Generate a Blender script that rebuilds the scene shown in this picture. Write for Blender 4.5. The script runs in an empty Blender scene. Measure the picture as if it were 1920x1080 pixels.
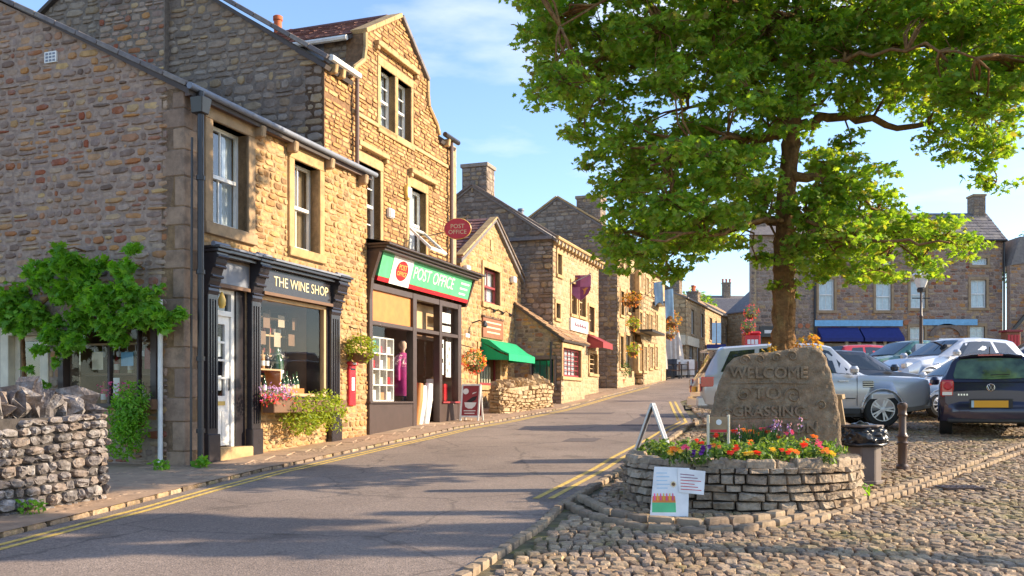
import bpy, bmesh, math, random
import numpy as np
from mathutils import Vector, Matrix
from mathutils.geometry import tessellate_polygon
rnd = random.Random(7)
R = math.radians
# ------------------------------------------------------------------ camera, world, sun
EYE, F, HZ = 1.335, 1750.0, 753.0            # eye height, focal length in photo pixels, horizon row
scn = bpy.context.scene
col = bpy.data.collections.new("Place"); scn.collection.children.link(col)
cd = bpy.data.cameras.new("camera"); cam = bpy.data.objects.new("camera", cd); col.objects.link(cam)
cam.location = (0, 0, EYE); cam.rotation_euler = (R(90), 0, 0)
cd.sensor_width = 36; cd.lens = F/1920*36; cd.shift_y = (HZ-540)/1920; cd.clip_end = 3000; cd.clip_start = .1
scn.camera = cam
SUN_EL, SUN_TH = 23.0, 4.0                   # elevation; angle from +x towards +y
sl = bpy.data.lights.new("sun", 'SUN'); sl.energy = 4.9; sl.angle = R(.5); sl.color = (1, .82, .58)
so = bpy.data.objects.new("sun", sl); col.objects.link(so)
sdir = Vector((math.cos(R(SUN_EL))*math.cos(R(SUN_TH)), math.cos(R(SUN_EL))*math.sin(R(SUN_TH)), math.sin(R(SUN_EL))))
so.rotation_euler = sdir.to_track_quat('Z', 'Y').to_euler()
w = bpy.data.worlds.new("World"); scn.world = w; w.use_nodes = True
nt = w.node_tree; nt.nodes.clear()
def N(nt, t, **k):
    n = nt.nodes.new(t)
    for a, b in k.items(): setattr(n, a, b)
    return n
out = N(nt, 'ShaderNodeOutputWorld'); bg = N(nt, 'ShaderNodeBackground')
sky = N(nt, 'ShaderNodeTexSky', sky_type='NISHITA', sun_disc=False, sun_elevation=R(SUN_EL), sun_rotation=R(90-SUN_TH), air_density=1.0, dust_density=.6, ozone_density=1.6)
bg.inputs[1].default_value = .135
geo = N(nt, 'ShaderNodeTexCoord'); mp = N(nt, 'ShaderNodeMapping'); mp.inputs['Scale'].default_value = (1.6, 1.6, 5.5); mp.inputs['Location'].default_value = (.7, .3, .1)
nz = N(nt, 'ShaderNodeTexNoise'); nz.inputs['Scale'].default_value = 1.5; nz.inputs['Detail'].default_value = 7; nz.inputs['Roughness'].default_value = .52
cr = N(nt, 'ShaderNodeValToRGB'); cr.color_ramp.elements[0].position = .55; cr.color_ramp.elements[1].position = .74
cr.color_ramp.elements[0].color = (0, 0, 0, 1); cr.color_ramp.elements[1].color = (.85, .85, .85, 1)
mx = N(nt, 'ShaderNodeMix', data_type='RGBA'); mx.inputs[7].default_value = (5.0, 5.1, 5.4, 1)
tint = N(nt, 'ShaderNodeMix', data_type='RGBA', blend_type='MULTIPLY'); tint.inputs[0].default_value = 1; tint.inputs[7].default_value = (1.05, 1.12, 1.25, 1)
L = nt.links.new
L(geo.outputs['Generated'], mp.inputs[0]); L(mp.outputs[0], nz.inputs[0]); L(nz.outputs[0], cr.inputs[0])
L(sky.outputs[0], tint.inputs[6]); L(tint.outputs[2], mx.inputs[6]); L(cr.outputs[0], mx.inputs[0]); L(mx.outputs[2], bg.inputs[0]); L(bg.outputs[0], out.inputs[0])
vs = scn.view_settings; vs.view_transform = 'Standard'; vs.look = 'None'; vs.exposure = 1.05; vs.gamma = 1; vs.use_curve_mapping = False
scn.cycles.use_denoising = True; scn.cycles.max_bounces = 6; scn.cycles.transparent_max_bounces = 10; scn.cycles.diffuse_bounces = 3; scn.cycles.glossy_bounces = 3
# ------------------------------------------------------------------ terrain
GY = [(-60,-1.2),(0,0),(13,.4),(17.7,.64),(19.5,.76),(22,.86),(26,1.08),(30,1.33),(45,2.3),(56,2.95),(75,4.3),(110,5.6),(400,7)]
def sst(x, a, b):
    t = min(1, max(0, (x-a)/(b-a))); return t*t*(3-2*t)
def G(x, y):
    for (a, p), (b, q) in zip(GY, GY[1:]):
        if y <= b: z = p+(q-p)*(y-a)/(b-a); break
    else: z = 7
    return z + .32*sst(x, 6, 12)*sst(y, 20, 28)*(1-sst(y, 40, 54))
def Zpt(px, py, Y): return Vector(((px-960)/F*Y, Y, EYE+(HZ-py)/F*Y))
def gp(px, py, lift=0):
    lo, hi = 2.0, 120.0; a = (px-960)/F; b = (HZ-py)/F
    y = lo
    while y < hi:
        if EYE+b*y <= G(a*y, y)+lift: break
        y += .02
    return Vector((a*y, y, G(a*y, y)+lift))
# ------------------------------------------------------------------ materials
M = {}
def base_mat(name):
    m = bpy.data.materials.new(name); m.use_nodes = True; M[name] = m
    return m, m.node_tree, m.node_tree.nodes['Principled BSDF']
def noise_bump(nt, b, scale, strength, dist=.01, detail=4, vec=None, extra=None):
    n = N(nt, 'ShaderNodeTexNoise'); n.inputs['Scale'].default_value = scale; n.inputs['Detail'].default_value = detail
    if vec: nt.links.new(vec, n.inputs[0])
    bp = N(nt, 'ShaderNodeBump'); bp.inputs['Strength'].default_value = strength; bp.inputs['Distance'].default_value = dist
    nt.links.new(n.outputs[0], bp.inputs['Height']); nt.links.new(bp.outputs[0], b.inputs['Normal']); return n
def plain(name, c, rough=.6, metal=0, var=.12, scale=6, bump=0, bscale=30, emit=0, spec=.5, coat=0):
    m, nt, b = base_mat(name); L = nt.links.new
    b.inputs['Roughness'].default_value = rough; b.inputs['Metallic'].default_value = metal; b.inputs['Specular IOR Level'].default_value = spec; b.inputs['Coat Weight'].default_value = coat; b.inputs['Coat Roughness'].default_value = .05
    g = N(nt, 'ShaderNodeNewGeometry')
    n = N(nt, 'ShaderNodeTexNoise'); n.inputs['Scale'].default_value = scale; n.inputs['Detail'].default_value = 5; L(g.outputs['Position'], n.inputs[0])
    r = N(nt, 'ShaderNodeMapRange'); r.inputs[1].default_value = .3; r.inputs[2].default_value = .7; r.inputs[3].default_value = 1-var; r.inputs[4].default_value = 1+var; L(n.outputs[0], r.inputs[0])
    v = N(nt, 'ShaderNodeVectorMath', operation='SCALE'); v.inputs[0].default_value = c; L(r.outputs[0], v.inputs['Scale']); L(v.outputs[0], b.inputs['Base Color'])
    if bump: noise_bump(nt, b, bscale, bump, vec=g.outputs['Position'])
    if emit: b.inputs['Emission Color'].default_value = (*c, 1); b.inputs['Emission Strength'].default_value = emit
    return m
def ramp_mat(name, cols, rough=.9, bump=.5, bscale=22, var=.25, vscale=9, spot=None, spotamt=.5, spotscale=3, bdist=.012):
    """colour from a per-piece random number (mesh attribute 'rnd' + object random), mottled in world space"""
    m, nt, b = base_mat(name); L = nt.links.new
    a = N(nt, 'ShaderNodeAttribute', attribute_name='rnd'); o = N(nt, 'ShaderNodeObjectInfo')
    ad = N(nt, 'ShaderNodeMath', operation='ADD'); fr = N(nt, 'ShaderNodeMath', operation='FRACT'); L(a.outputs['Fac'], ad.inputs[0]); L(o.outputs['Random'], ad.inputs[1]); L(ad.outputs[0], fr.inputs[0])
    rp = N(nt, 'ShaderNodeValToRGB'); L(fr.outputs[0], rp.inputs[0]); e = rp.color_ramp.elements
    while len(e) < len(cols): e.new(.5)
    for i, c in enumerate(cols): e[i].position = i/(len(cols)-1); e[i].color = (*c, 1)
    g = N(nt, 'ShaderNodeNewGeometry')
    n = N(nt, 'ShaderNodeTexNoise'); n.inputs['Scale'].default_value = vscale; n.inputs['Detail'].default_value = 6; n.inputs['Roughness'].default_value = .65; L(g.outputs['Position'], n.inputs[0])
    r = N(nt, 'ShaderNodeMapRange'); r.inputs[1].default_value = .3; r.inputs[2].default_value = .7; r.inputs[3].default_value = 1-var; r.inputs[4].default_value = 1+var; L(n.outputs[0], r.inputs[0])
    v = N(nt, 'ShaderNodeVectorMath', operation='SCALE'); L(rp.outputs[0], v.inputs[0]); L(r.outputs[0], v.inputs['Scale']); last = v.outputs[0]
    if spot:
        n2 = N(nt, 'ShaderNodeTexNoise'); n2.inputs['Scale'].default_value = spotscale; n2.inputs['Detail'].default_value = 8; n2.inputs['Roughness'].default_value = .7; L(g.outputs['Position'], n2.inputs[0])
        c2 = N(nt, 'ShaderNodeMapRange'); c2.inputs[1].default_value = .52; c2.inputs[2].default_value = .66; c2.inputs[3].default_value = 0; c2.inputs[4].default_value = spotamt; L(n2.outputs[0], c2.inputs[0])
        x = N(nt, 'ShaderNodeMix', data_type='RGBA'); x.inputs[7].default_value = (*spot, 1); L(last, x.inputs[6]); L(c2.outputs[0], x.inputs[0]); last = x.outputs[2]
    L(last, b.inputs['Base Color']); b.inputs['Roughness'].default_value = rough; b.inputs['Specular IOR Level'].default_value = .3
    noise_bump(nt, b, bscale, bump, bdist, 6, g.outputs['Position'])
    return m
def leaf_mat(name, cols, trans=.45):
    m = ramp_mat(name, cols, rough=.55, bump=0, var=.18, vscale=2.0); nt = m.node_tree; L = nt.links.new
    b = nt.nodes['Principled BSDF']; o = [n for n in nt.nodes if n.type == 'OUTPUT_MATERIAL'][0]
    t = N(nt, 'ShaderNodeBsdfTranslucent'); mx = N(nt, 'ShaderNodeMixShader'); mx.inputs[0].default_value = trans
    src = b.inputs['Base Color'].links[0].from_socket
    h = N(nt, 'ShaderNodeVectorMath', operation='MULTIPLY'); h.inputs[1].default_value = (1.9, 1.75, .6); L(src, h.inputs[0]); L(h.outputs[0], t.inputs[0])
    L(b.outputs[0], mx.inputs[1]); L(t.outputs[0], mx.inputs[2]); L(mx.outputs[0], o.inputs[0]); b.inputs['Specular IOR Level'].default_value = .4
    return m
def glass_mat(name, tint=(.9,.95,.95), refl=1.6, base=.06):
    m, nt, b = base_mat(name); L = nt.links.new; nt.nodes.remove(b); o = [n for n in nt.nodes if n.type == 'OUTPUT_MATERIAL'][0]
    t = N(nt, 'ShaderNodeBsdfTransparent'); t.inputs[0].default_value = (*tint, 1); g = N(nt, 'ShaderNodeBsdfGlossy'); g.inputs['Roughness'].default_value = .02
    f = N(nt, 'ShaderNodeLayerWeight'); pw = N(nt, 'ShaderNodeMath', operation='POWER'); pw.inputs[1].default_value = 4; L(f.outputs['Facing'], pw.inputs[0])
    k = N(nt, 'ShaderNodeMath', operation='MULTIPLY_ADD'); k.inputs[1].default_value = refl; k.inputs[2].default_value = base; k.use_clamp = True; L(pw.outputs[0], k.inputs[0])
    mx = N(nt, 'ShaderNodeMixShader'); L(k.outputs[0], mx.inputs[0]); L(t.outputs[0], mx.inputs[1]); L(g.outputs[0], mx.inputs[2]); L(mx.outputs[0], o.inputs[0]); return m

ramp_mat('gable_stone', [(.12,.08,.06),(.31,.215,.16),(.24,.175,.15),(.46,.22,.07),(.35,.26,.19),(.27,.075,.035),(.49,.33,.15),(.33,.25,.21),(.19,.125,.095),(.4,.3,.23),(.34,.14,.055)], spot=(.36,.28,.27), spotamt=.4, spotscale=6)
plain('gable_mortar', (.32,.235,.185), .95, var=.3, scale=14, bump=.8, bscale=40)
ramp_mat('grey_stone', [(.14,.11,.09),(.26,.2,.155),(.19,.145,.115),(.32,.26,.21),(.24,.165,.11),(.3,.24,.19),(.37,.26,.14),(.17,.125,.1)], spot=(.38,.34,.3), spotamt=.4, spotscale=5)
plain('grey_mortar', (.19,.15,.12), .95, var=.3, scale=14, bump=.8, bscale=40)
ramp_mat('warm_stone', [(.42,.245,.095),(.52,.33,.14),(.34,.18,.07),(.55,.36,.17),(.19,.11,.055),(.48,.275,.1),(.41,.27,.14),(.55,.37,.19),(.45,.235,.085),(.25,.14,.07)], var=.32, spot=(.15,.09,.055), spotamt=.5, spotscale=7)
plain('warm_mortar', (.39,.25,.13), .95, var=.3, scale=12, bump=.8, bscale=40)
ramp_mat('post_stone', [(.45,.25,.095),(.52,.32,.135),(.38,.2,.075),(.48,.275,.105),(.55,.36,.17),(.25,.135,.06),(.5,.295,.115),(.32,.175,.075)], var=.3, spot=(.2,.12,.06), spotamt=.35, spotscale=7)
plain('post_mortar', (.2,.11,.055), .95, var=.3, scale=14, bump=.8, bscale=40)
ramp_mat('pale_stone', [(.4,.27,.14),(.48,.34,.19),(.36,.24,.13),(.52,.39,.23),(.33,.21,.12)], var=.2, spot=(.22,.15,.1), spotamt=.4, spotscale=6)
plain('pale_mortar', (.4,.29,.17), .95, var=.3, scale=12, bump=.6, bscale=40)
ramp_mat('dressed_stone', [(.34,.235,.14),(.38,.26,.15),(.36,.25,.155)], var=.2, vscale=5, bump=.3, spot=(.17,.12,.09), spotamt=.5, spotscale=4)
ramp_mat('quoin_stone', [(.28,.19,.13),(.34,.235,.16),(.24,.165,.12)], var=.3, vscale=6, bump=.5, spot=(.13,.1,.08), spotamt=.6, spotscale=4)
ramp_mat('dressed_warm', [(.46,.3,.14),(.5,.34,.17)], var=.22, vscale=5, bump=.35, spot=(.2,.13,.08), spotamt=.55, spotscale=4)
ramp_mat('dressed_dark', [(.2,.15,.12),(.25,.19,.15),(.17,.13,.11)], var=.25, vscale=5, bump=.4, spot=(.1,.08,.075), spotamt=.5, spotscale=4)
ramp_mat('dry_stone', [(.21,.18,.17),(.13,.115,.11),(.27,.24,.225),(.18,.15,.135),(.24,.185,.15),(.1,.09,.09)], var=.4, vscale=16, bump=1, bscale=26, spot=(.46,.44,.43), spotamt=.7, spotscale=9, bdist=.02)
plain('dry_gap', (.05,.042,.038), .95, var=.4, scale=14, bump=.8)
ramp_mat('planter_stone', [(.3,.23,.16),(.38,.29,.2),(.24,.18,.13),(.34,.25,.17),(.42,.34,.25),(.28,.2,.13)], var=.35, vscale=16, bump=1, bscale=30, spot=(.14,.11,.085), spotamt=.6, spotscale=9, bdist=.018)
ramp_mat('cobble_stone', [(.31,.21,.13),(.17,.12,.08),(.38,.265,.165),(.26,.19,.14),(.35,.23,.13),(.42,.31,.2),(.22,.17,.14)], rough=.7, var=.4, vscale=16, bump=.9, bscale=38, spot=(.26,.22,.05), spotamt=.6, spotscale=1.4)
ramp_mat('kerb_rock', [(.3,.215,.14),(.36,.27,.18),(.25,.18,.125)], var=.3, vscale=12, bump=.6, spot=(.18,.14,.11), spotamt=.5, spotscale=6)
ramp_mat('flag_stone', [(.37,.25,.165),(.42,.3,.2),(.33,.22,.15),(.4,.27,.175)], rough=.85, var=.2, vscale=5, bump=.35, spot=(.22,.15,.11), spotamt=.5, spotscale=3)
ramp_mat('slate_grey', [(.15,.135,.14),(.2,.18,.18),(.13,.115,.12),(.24,.21,.19)], rough=.7, var=.25, bump=.4, spot=(.3,.27,.22), spotamt=.5, spotscale=4)
ramp_mat('slate_red', [(.2,.09,.075),(.25,.115,.09),(.17,.08,.075),(.22,.12,.1)], rough=.75, var=.25, bump=.4)
ramp_mat('slate_stone', [(.34,.2,.105),(.42,.26,.14),(.28,.17,.1),(.38,.25,.15)], rough=.85, var=.3, bump=.6, spot=(.2,.14,.1), spotamt=.5, spotscale=5)
plain('roof_base', (.08,.065,.06), .9)
def asphalt():
    m, nt, b = base_mat('asphalt'); L = nt.links.new; g = N(nt, 'ShaderNodeNewGeometry')
    a = N(nt, 'ShaderNodeTexNoise'); a.inputs['Scale'].default_value = .55; a.inputs['Detail'].default_value = 9; a.inputs['Roughness'].default_value = .6
    c = N(nt, 'ShaderNodeTexVoronoi'); c.inputs['Scale'].default_value = 75
    d = N(nt, 'ShaderNodeTexNoise'); d.inputs['Scale'].default_value = 28; d.inputs['Detail'].default_value = 8; d.inputs['Roughness'].default_value = .8
    for t in (a, c, d): L(g.outputs['Position'], t.inputs[0])
    r1 = N(nt, 'ShaderNodeValToRGB'); r1.color_ramp.elements[0].color = (.185,.14,.113,1); r1.color_ramp.elements[1].color = (.255,.197,.16,1); r1.color_ramp.elements[0].position = .35; r1.color_ramp.elements[1].position = .65; L(a.outputs[0], r1.inputs[0])
    r2 = N(nt, 'ShaderNodeMapRange'); r2.inputs[1].default_value = .3; r2.inputs[2].default_value = .7; r2.inputs[3].default_value = .62; r2.inputs[4].default_value = 1.4; L(d.outputs[0], r2.inputs[0])
    r3 = N(nt, 'ShaderNodeVectorMath', operation='SCALE'); L(r1.outputs[0], r3.inputs[0]); L(r2.outputs[0], r3.inputs['Scale'])
    sp = N(nt, 'ShaderNodeMapRange'); sp.inputs[1].default_value = 0; sp.inputs[2].default_value = 1; sp.inputs[3].default_value = .75; sp.inputs[4].default_value = 1.3; L(c.outputs['Color'], sp.inputs[0])
    r4 = N(nt, 'ShaderNodeVectorMath', operation='SCALE'); L(r3.outputs[0], r4.inputs[0]); L(sp.outputs[0], r4.inputs['Scale'])
    wn = N(nt, 'ShaderNodeTexNoise'); wn.inputs['Scale'].default_value = 2.5; wn.inputs['Detail'].default_value = 4; L(g.outputs['Position'], wn.inputs[0])
    wv = N(nt, 'ShaderNodeMix', data_type='VECTOR'); wv.inputs[0].default_value = .25; L(g.outputs['Position'], wv.inputs[4]); L(wn.outputs['Color'], wv.inputs[5])
    ck = N(nt, 'ShaderNodeTexVoronoi', feature='DISTANCE_TO_EDGE'); ck.inputs['Scale'].default_value = .62; L(wv.outputs[1], ck.inputs[0])
    cm = N(nt, 'ShaderNodeMapRange'); cm.inputs[1].default_value = .003; cm.inputs[2].default_value = .012; cm.inputs[3].default_value = .66; cm.inputs[4].default_value = 1; L(ck.outputs['Distance'], cm.inputs[0])
    st = N(nt, 'ShaderNodeTexNoise'); st.inputs['Scale'].default_value = 1.7; st.inputs['Detail'].default_value = 3; L(g.outputs['Position'], st.inputs[0])
    sm = N(nt, 'ShaderNodeMapRange'); sm.inputs[1].default_value = .6; sm.inputs[2].default_value = .68; sm.inputs[3].default_value = 1; sm.inputs[4].default_value = .72; L(st.outputs[0], sm.inputs[0])
    mm = N(nt, 'ShaderNodeMath', operation='MULTIPLY'); L(cm.outputs[0], mm.inputs[0]); L(sm.outputs[0], mm.inputs[1])
    r5 = N(nt, 'ShaderNodeVectorMath', operation='SCALE'); L(r4.outputs[0], r5.inputs[0]); L(mm.outputs[0], r5.inputs['Scale']); L(r5.outputs[0], b.inputs['Base Color'])
    b.inputs['Roughness'].default_value = .82; bp = N(nt, 'ShaderNodeBump'); bp.inputs['Strength'].default_value = .5; bp.inputs['Distance'].default_value = .006; L(c.outputs['Distance'], bp.inputs['Height']); L(bp.outputs[0], b.inputs['Normal'])
asphalt()
plain('asphalt_patch', (.115,.092,.088), .85, var=.2, scale=30, bump=.4, bscale=90)
ramp_mat('earth', [(.13,.11,.06),(.16,.13,.08)], var=.5, vscale=9, bump=1, spot=(.17,.17,.03), spotamt=.9, spotscale=2.2)
plain('yellow_paint', (.62,.42,.1), .8, var=.45, scale=25)
for n_, c_, r_ in (('white_paint',(.78,.76,.72),.4),('cream_paint',(.68,.6,.45),.5),('black_paint',(.028,.024,.028),.25),('brown_black',(.06,.038,.032),.45),('red_paint',(.55,.02,.03),.35),('green_paint',(.1,.5,.22),.5),
    ('orange_panel',(.5,.185,.04),.6),('blue_sign',(.2,.45,.68),.6),('navy_cloth',(.02,.03,.16),.8),('green_cloth',(.0,.34,.14),.8),('dark_red',(.28,.03,.035),.5),('brown_sign',(.25,.09,.04),.6),('gold_paint',(.7,.6,.36),.5),
    ('purple_paint',(.2,.03,.1),.5),('mauve_paint',(.38,.12,.24),.5),('white_plastic',(.75,.74,.7),.4),('yellow_plastic',(.75,.5,.12),.4),('pipe_black',(.03,.028,.032),.35),('pipe_brown',(.13,.08,.065),.5),('lead_grey',(.19,.21,.26),.6),
    ('terracotta',(.45,.16,.07),.8),('chimney_pot',(.5,.13,.05),.8),('blackboard',(.03,.035,.05),.6),('paper_white',(.8,.8,.78),.7),('pink_cloth',(.42,.03,.2),.8),('tan_box',(.42,.22,.1),.7),('curtain_white',(.72,.74,.78),.9),
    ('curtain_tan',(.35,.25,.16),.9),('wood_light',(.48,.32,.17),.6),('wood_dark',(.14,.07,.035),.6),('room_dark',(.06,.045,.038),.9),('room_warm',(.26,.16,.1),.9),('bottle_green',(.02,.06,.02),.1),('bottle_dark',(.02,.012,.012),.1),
    ('bin_bag',(.02,.02,.024),.28),('bin_body',(.13,.095,.08),.6),('iron_brown',(.075,.045,.035),.4),('parasol_cloth',(.62,.55,.48),.9),('flag_blue',(.42,.6,.72),.8),('brass',(.6,.42,.12),.3),('skin_plain',(.6,.42,.32),.7),
    ('blue_car',(.03,.04,.1),.3),('soil',(.05,.035,.025),.95),('teal_panel',(.03,.3,.24),.6),('light_blue',(.42,.62,.78),.6),('far_wall',(.36,.29,.22),.9),('pink_flower',(.75,.06,.3),.6),('rubber',(.018,.018,.018),.8),('orange_flower',(.8,.25,.05),.6)):
    plain(n_, c_, r_)
for n_, c_ in (('petal_red',(.75,.06,.04)),('petal_orange',(.8,.28,.08)),('petal_pink',(.75,.12,.32)),('petal_purple',(.16,.03,.35)),('petal_lilac',(.5,.3,.62)),('petal_yellow',(.8,.55,.08))): leaf_mat(n_, [c_, tuple(min(1,x*1.3) for x in c_)], .25)
leaf_mat('leaf_tree', [(.1,.22,.03),(.17,.32,.035),(.27,.42,.045),(.12,.25,.05),(.3,.42,.05),(.2,.34,.04),(.22,.2,.06),(.33,.45,.06)], .52)
leaf_mat('leaf_vine', [(.13,.33,.025),(.2,.42,.03),(.09,.24,.02),(.27,.48,.05)], .45)
leaf_mat('leaf_lime', [(.28,.36,.04),(.36,.42,.05),(.22,.3,.03),(.16,.22,.03)], .4)
leaf_mat('leaf_dark', [(.03,.09,.02),(.05,.13,.03),(.07,.17,.035)], .35)
leaf_mat('leaf_bed', [(.1,.2,.04),(.17,.27,.06),(.07,.15,.03),(.22,.28,.08)], .35)
leaf_mat('leaf_autumn', [(.5,.32,.06),(.4,.18,.05),(.3,.3,.06)], .4)
ramp_mat('bark', [(.17,.085,.035),(.22,.115,.045)], var=.5, vscale=11, bump=1, bscale=13, spot=(.3,.19,.07), spotamt=.8, spotscale=6, bdist=.05)
ramp_mat('carved_stone', [(.215,.15,.095),(.235,.165,.105)], var=.38, vscale=9, bump=1, bscale=45, spot=(.36,.31,.22), spotamt=.4, spotscale=7)
glass_mat('pane_glass', (.85,.9,.9), .8, .14); glass_mat('shop_glass', (.95,.96,.95), .4, .04); glass_mat('dim_glass', (.55,.6,.6), .8, .12)
plain('car_silver', (.55,.56,.58), .28, .35, .03, coat=1); plain('car_navy', (.018,.016,.045), .3, .2, .03, coat=.8); plain('rear_glass_green_reflection', (.07,.12,.06), .05, 0, .9, scale=3, spec=1); plain('car_white', (.68,.68,.68), .35, 0, .02, coat=1)  # rear window glass: green reflection painted in as mottled base colour
plain('car_red', (.45,.015,.012), .3, .1, .03, coat=1); plain('car_dark', (.03,.035,.045), .3, .3, .03, coat=1); plain('car_glass', (.02,.025,.028), .04, 0, 0, spec=1); plain('car_green', (.03,.12,.1), .3, .3, .03, coat=1)
plain('black_trim', (.02,.02,.022), .5); plain('chrome', (.6,.6,.62), .15, 1, 0); plain('alloy', (.62,.62,.62), .3, .3, .02); plain('lamp_red', (.5,.01,.01), .15, coat=1); plain('lamp_clear', (.7,.7,.68), .15, coat=1); plain('plate_yellow', (.75,.38,.02), .5, var=.02)
plain('lamp_glass', (.75,.72,.68), .2); plain('aluminium', (.55,.56,.58), .35, .7, .05)
# ------------------------------------------------------------------ object helpers
def tag(o, label=None, cat=None, group=None, kind=None):
    for k, v in (('label', label), ('category', cat), ('group', group), ('kind', kind)):
        if v: o[k] = v
    return o
def W(o):
    m = Matrix.Identity(4)
    while o is not None: m = o.matrix_basis @ m; o = o.parent
    return m
def link(name, data, parent=None):
    o = bpy.data.objects.new(name, data); col.objects.link(o)
    if parent is not None: o.parent = parent
    return o
def empty(name, loc=(0,0,0), rz=0, label=None, cat=None, group=None):
    o = link(name, None); o.location = loc; o.rotation_euler = (0, 0, rz); o.empty_display_size = .2
    return tag(o, label, cat, group)
def copy_tree(o, parent=None):
    c = o.copy(); col.objects.link(c); c.parent = parent
    for ch in [x for x in col.objects if x.parent == o]: copy_tree(ch, c)
    return c
class Fr:
    """a plane to build on: origin, U along, V up, N outward"""
    def __init__(s, O, U, Nn, V=(0,0,1)):
        s.O = Vector(O); s.U = Vector(U).normalized(); s.V = Vector(V).normalized(); s.N = Vector(Nn).normalized()
    def P(s, u, v, n=0): return s.O+s.U*u+s.V*v+s.N*n
    def px(s, x, y, n=0):
        """where the sight line through photo pixel (x, y) meets this plane moved out by n: (u, v)"""
        C = Vector((0,0,EYE)); d = Vector(((x-960)/F, 1, (HZ-y)/F)); O = s.O+s.N*n
        t = (O-C).dot(s.N)/d.dot(s.N); q = C+d*t-O
        return q.dot(s.U), q.dot(s.V)
    def off(s, n): return Fr(s.O+s.N*n, s.U, s.N, s.V)
XY = Fr((0,0,0), (1,0,0), (0,0,1), (0,1,0))     # ground frame: u=x, v=y, n=z
XZ = Fr((0,0,0), (1,0,0), (0,-1,0), (0,0,1))
class MB:
    def __init__(s): s.v = []; s.f = []
    def add(s, vs, fs):
        k = len(s.v); s.v += [Vector(x) for x in vs]; s.f += [tuple(i+k for i in f) for f in fs]; return s
    def box(s, fr, u0, u1, v0, v1, n0, n1, tu=0, tn=0):
        """box in a frame; tu/tn widen the top end"""
        P = fr.P
        s.add([P(u0,v0,n0),P(u1,v0,n0),P(u1,v0,n1),P(u0,v0,n1),P(u0-tu,v1,n0),P(u1+tu,v1,n0),P(u1+tu,v1,n1+tn),P(u0-tu,v1,n1+tn)],
              [(0,3,2,1),(4,5,6,7),(0,1,5,4),(1,2,6,5),(2,3,7,6),(3,0,4,7)]); return s
    def prism(s, fr, poly, n0, n1):
        k = len(poly); s.add([fr.P(u,v,n0) for u,v in poly]+[fr.P(u,v,n1) for u,v in poly],
              [tuple(range(k))[::-1], tuple(range(k,2*k))]+[(i,(i+1)%k,k+(i+1)%k,k+i) for i in range(k)]); return s
    def tube(s, pts, r, seg=8, cap=True):
        pts = [Vector(p) for p in pts]; rs = r if isinstance(r, (list,tuple)) else [r]*len(pts); k = len(s.v); a = None
        for i, p in enumerate(pts):
            d = (pts[min(i+1,len(pts)-1)]-pts[max(i-1,0)]).normalized()
            if a is None: a = d.orthogonal().normalized()
            a = (a-d*a.dot(d)).normalized(); b = d.cross(a)
            for j in range(seg):
                t = 2*math.pi*j/seg; s.v.append(p+(a*math.cos(t)+b*math.sin(t))*rs[i])
        for i in range(len(pts)-1):
            for j in range(seg): s.f.append((k+i*seg+j, k+i*seg+(j+1)%seg, k+(i+1)*seg+(j+1)%seg, k+(i+1)*seg+j))
        if cap: s.f.append(tuple(k+j for j in range(seg))[::-1]); s.f.append(tuple(k+(len(pts)-1)*seg+j for j in range(seg)))
        return s
    def lathe(s, c, prof, seg=16, axis='z', cap=True):
        """prof: (radius, height) list round a vertical axis through c"""
        c = Vector(c); k = len(s.v)
        for r, z in prof:
            for j in range(seg):
                t = 2*math.pi*j/seg; s.v.append(c+(Vector((r*math.cos(t), r*math.sin(t), z)) if axis == 'z' else Vector((r*math.cos(t), z, r*math.sin(t)))))
        for i in range(len(prof)-1):
            for j in range(seg): s.f.append((k+i*seg+j, k+i*seg+(j+1)%seg, k+(i+1)*seg+(j+1)%seg, k+(i+1)*seg+j))
        if cap: s.f.append(tuple(k+j for j in range(seg))[::-1]); s.f.append(tuple(k+(len(prof)-1)*seg+j for j in range(seg)))
        return s
    def build(s, name, mat, parent=None, smooth=False, bevel=0, local=False, label=None):
        me = bpy.data.meshes.new(name)
        vs = s.v
        if parent is not None and not local:
            wi = W(parent).inverted(); vs = [wi @ v for v in vs]
        me.from_pydata([tuple(v) for v in vs], [], s.f); me.materials.append(M[mat] if isinstance(mat, str) else mat)
        if smooth is True: me.polygons.foreach_set('use_smooth', [True]*len(me.polygons))
        elif smooth: me.polygons.foreach_set('use_smooth', [True]*len(me.polygons)); me.set_sharp_from_angle(angle=R(smooth))
        me.update(); o = link(name, me, parent)
        if bevel:
            b = o.modifiers.new('edge', 'BEVEL'); b.width = bevel; b.segments = 1; b.limit_method = 'ANGLE'
        if label: o['label'] = label
        return o
def B(name, mat, parent, fr, u0, u1, v0, v1, n0, n1, bevel=0, label=None, **k):
    return MB().box(fr, u0, u1, v0, v1, n0, n1, **k).build(name, mat, parent, bevel=bevel, label=label)
def text(parent, body, fr, u, v, n, size, mat, ext=.004, name='lettering', sx=1, align='CENTER', shear=0, bev=0):
    c = bpy.data.curves.new(name, 'FONT'); c.body = body; c.size = size; c.extrude = ext; c.align_x = align; c.align_y = 'CENTER'; c.shear = shear; c.bevel_depth = bev; c.resolution_u = 3
    tmp = bpy.data.objects.new(name, c); me = bpy.data.meshes.new_from_object(tmp); bpy.data.objects.remove(tmp); me.materials.clear(); me.materials.append(M[mat]); o = link(name, me, parent)
    right = fr.V.cross(fr.N); m = Matrix((right*sx, fr.V, fr.N)).transposed().to_4x4(); m.translation = fr.P(u, v, n)
    o.matrix_basis = (W(parent).inverted() if parent else Matrix.Identity(4)) @ m; return o
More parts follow.
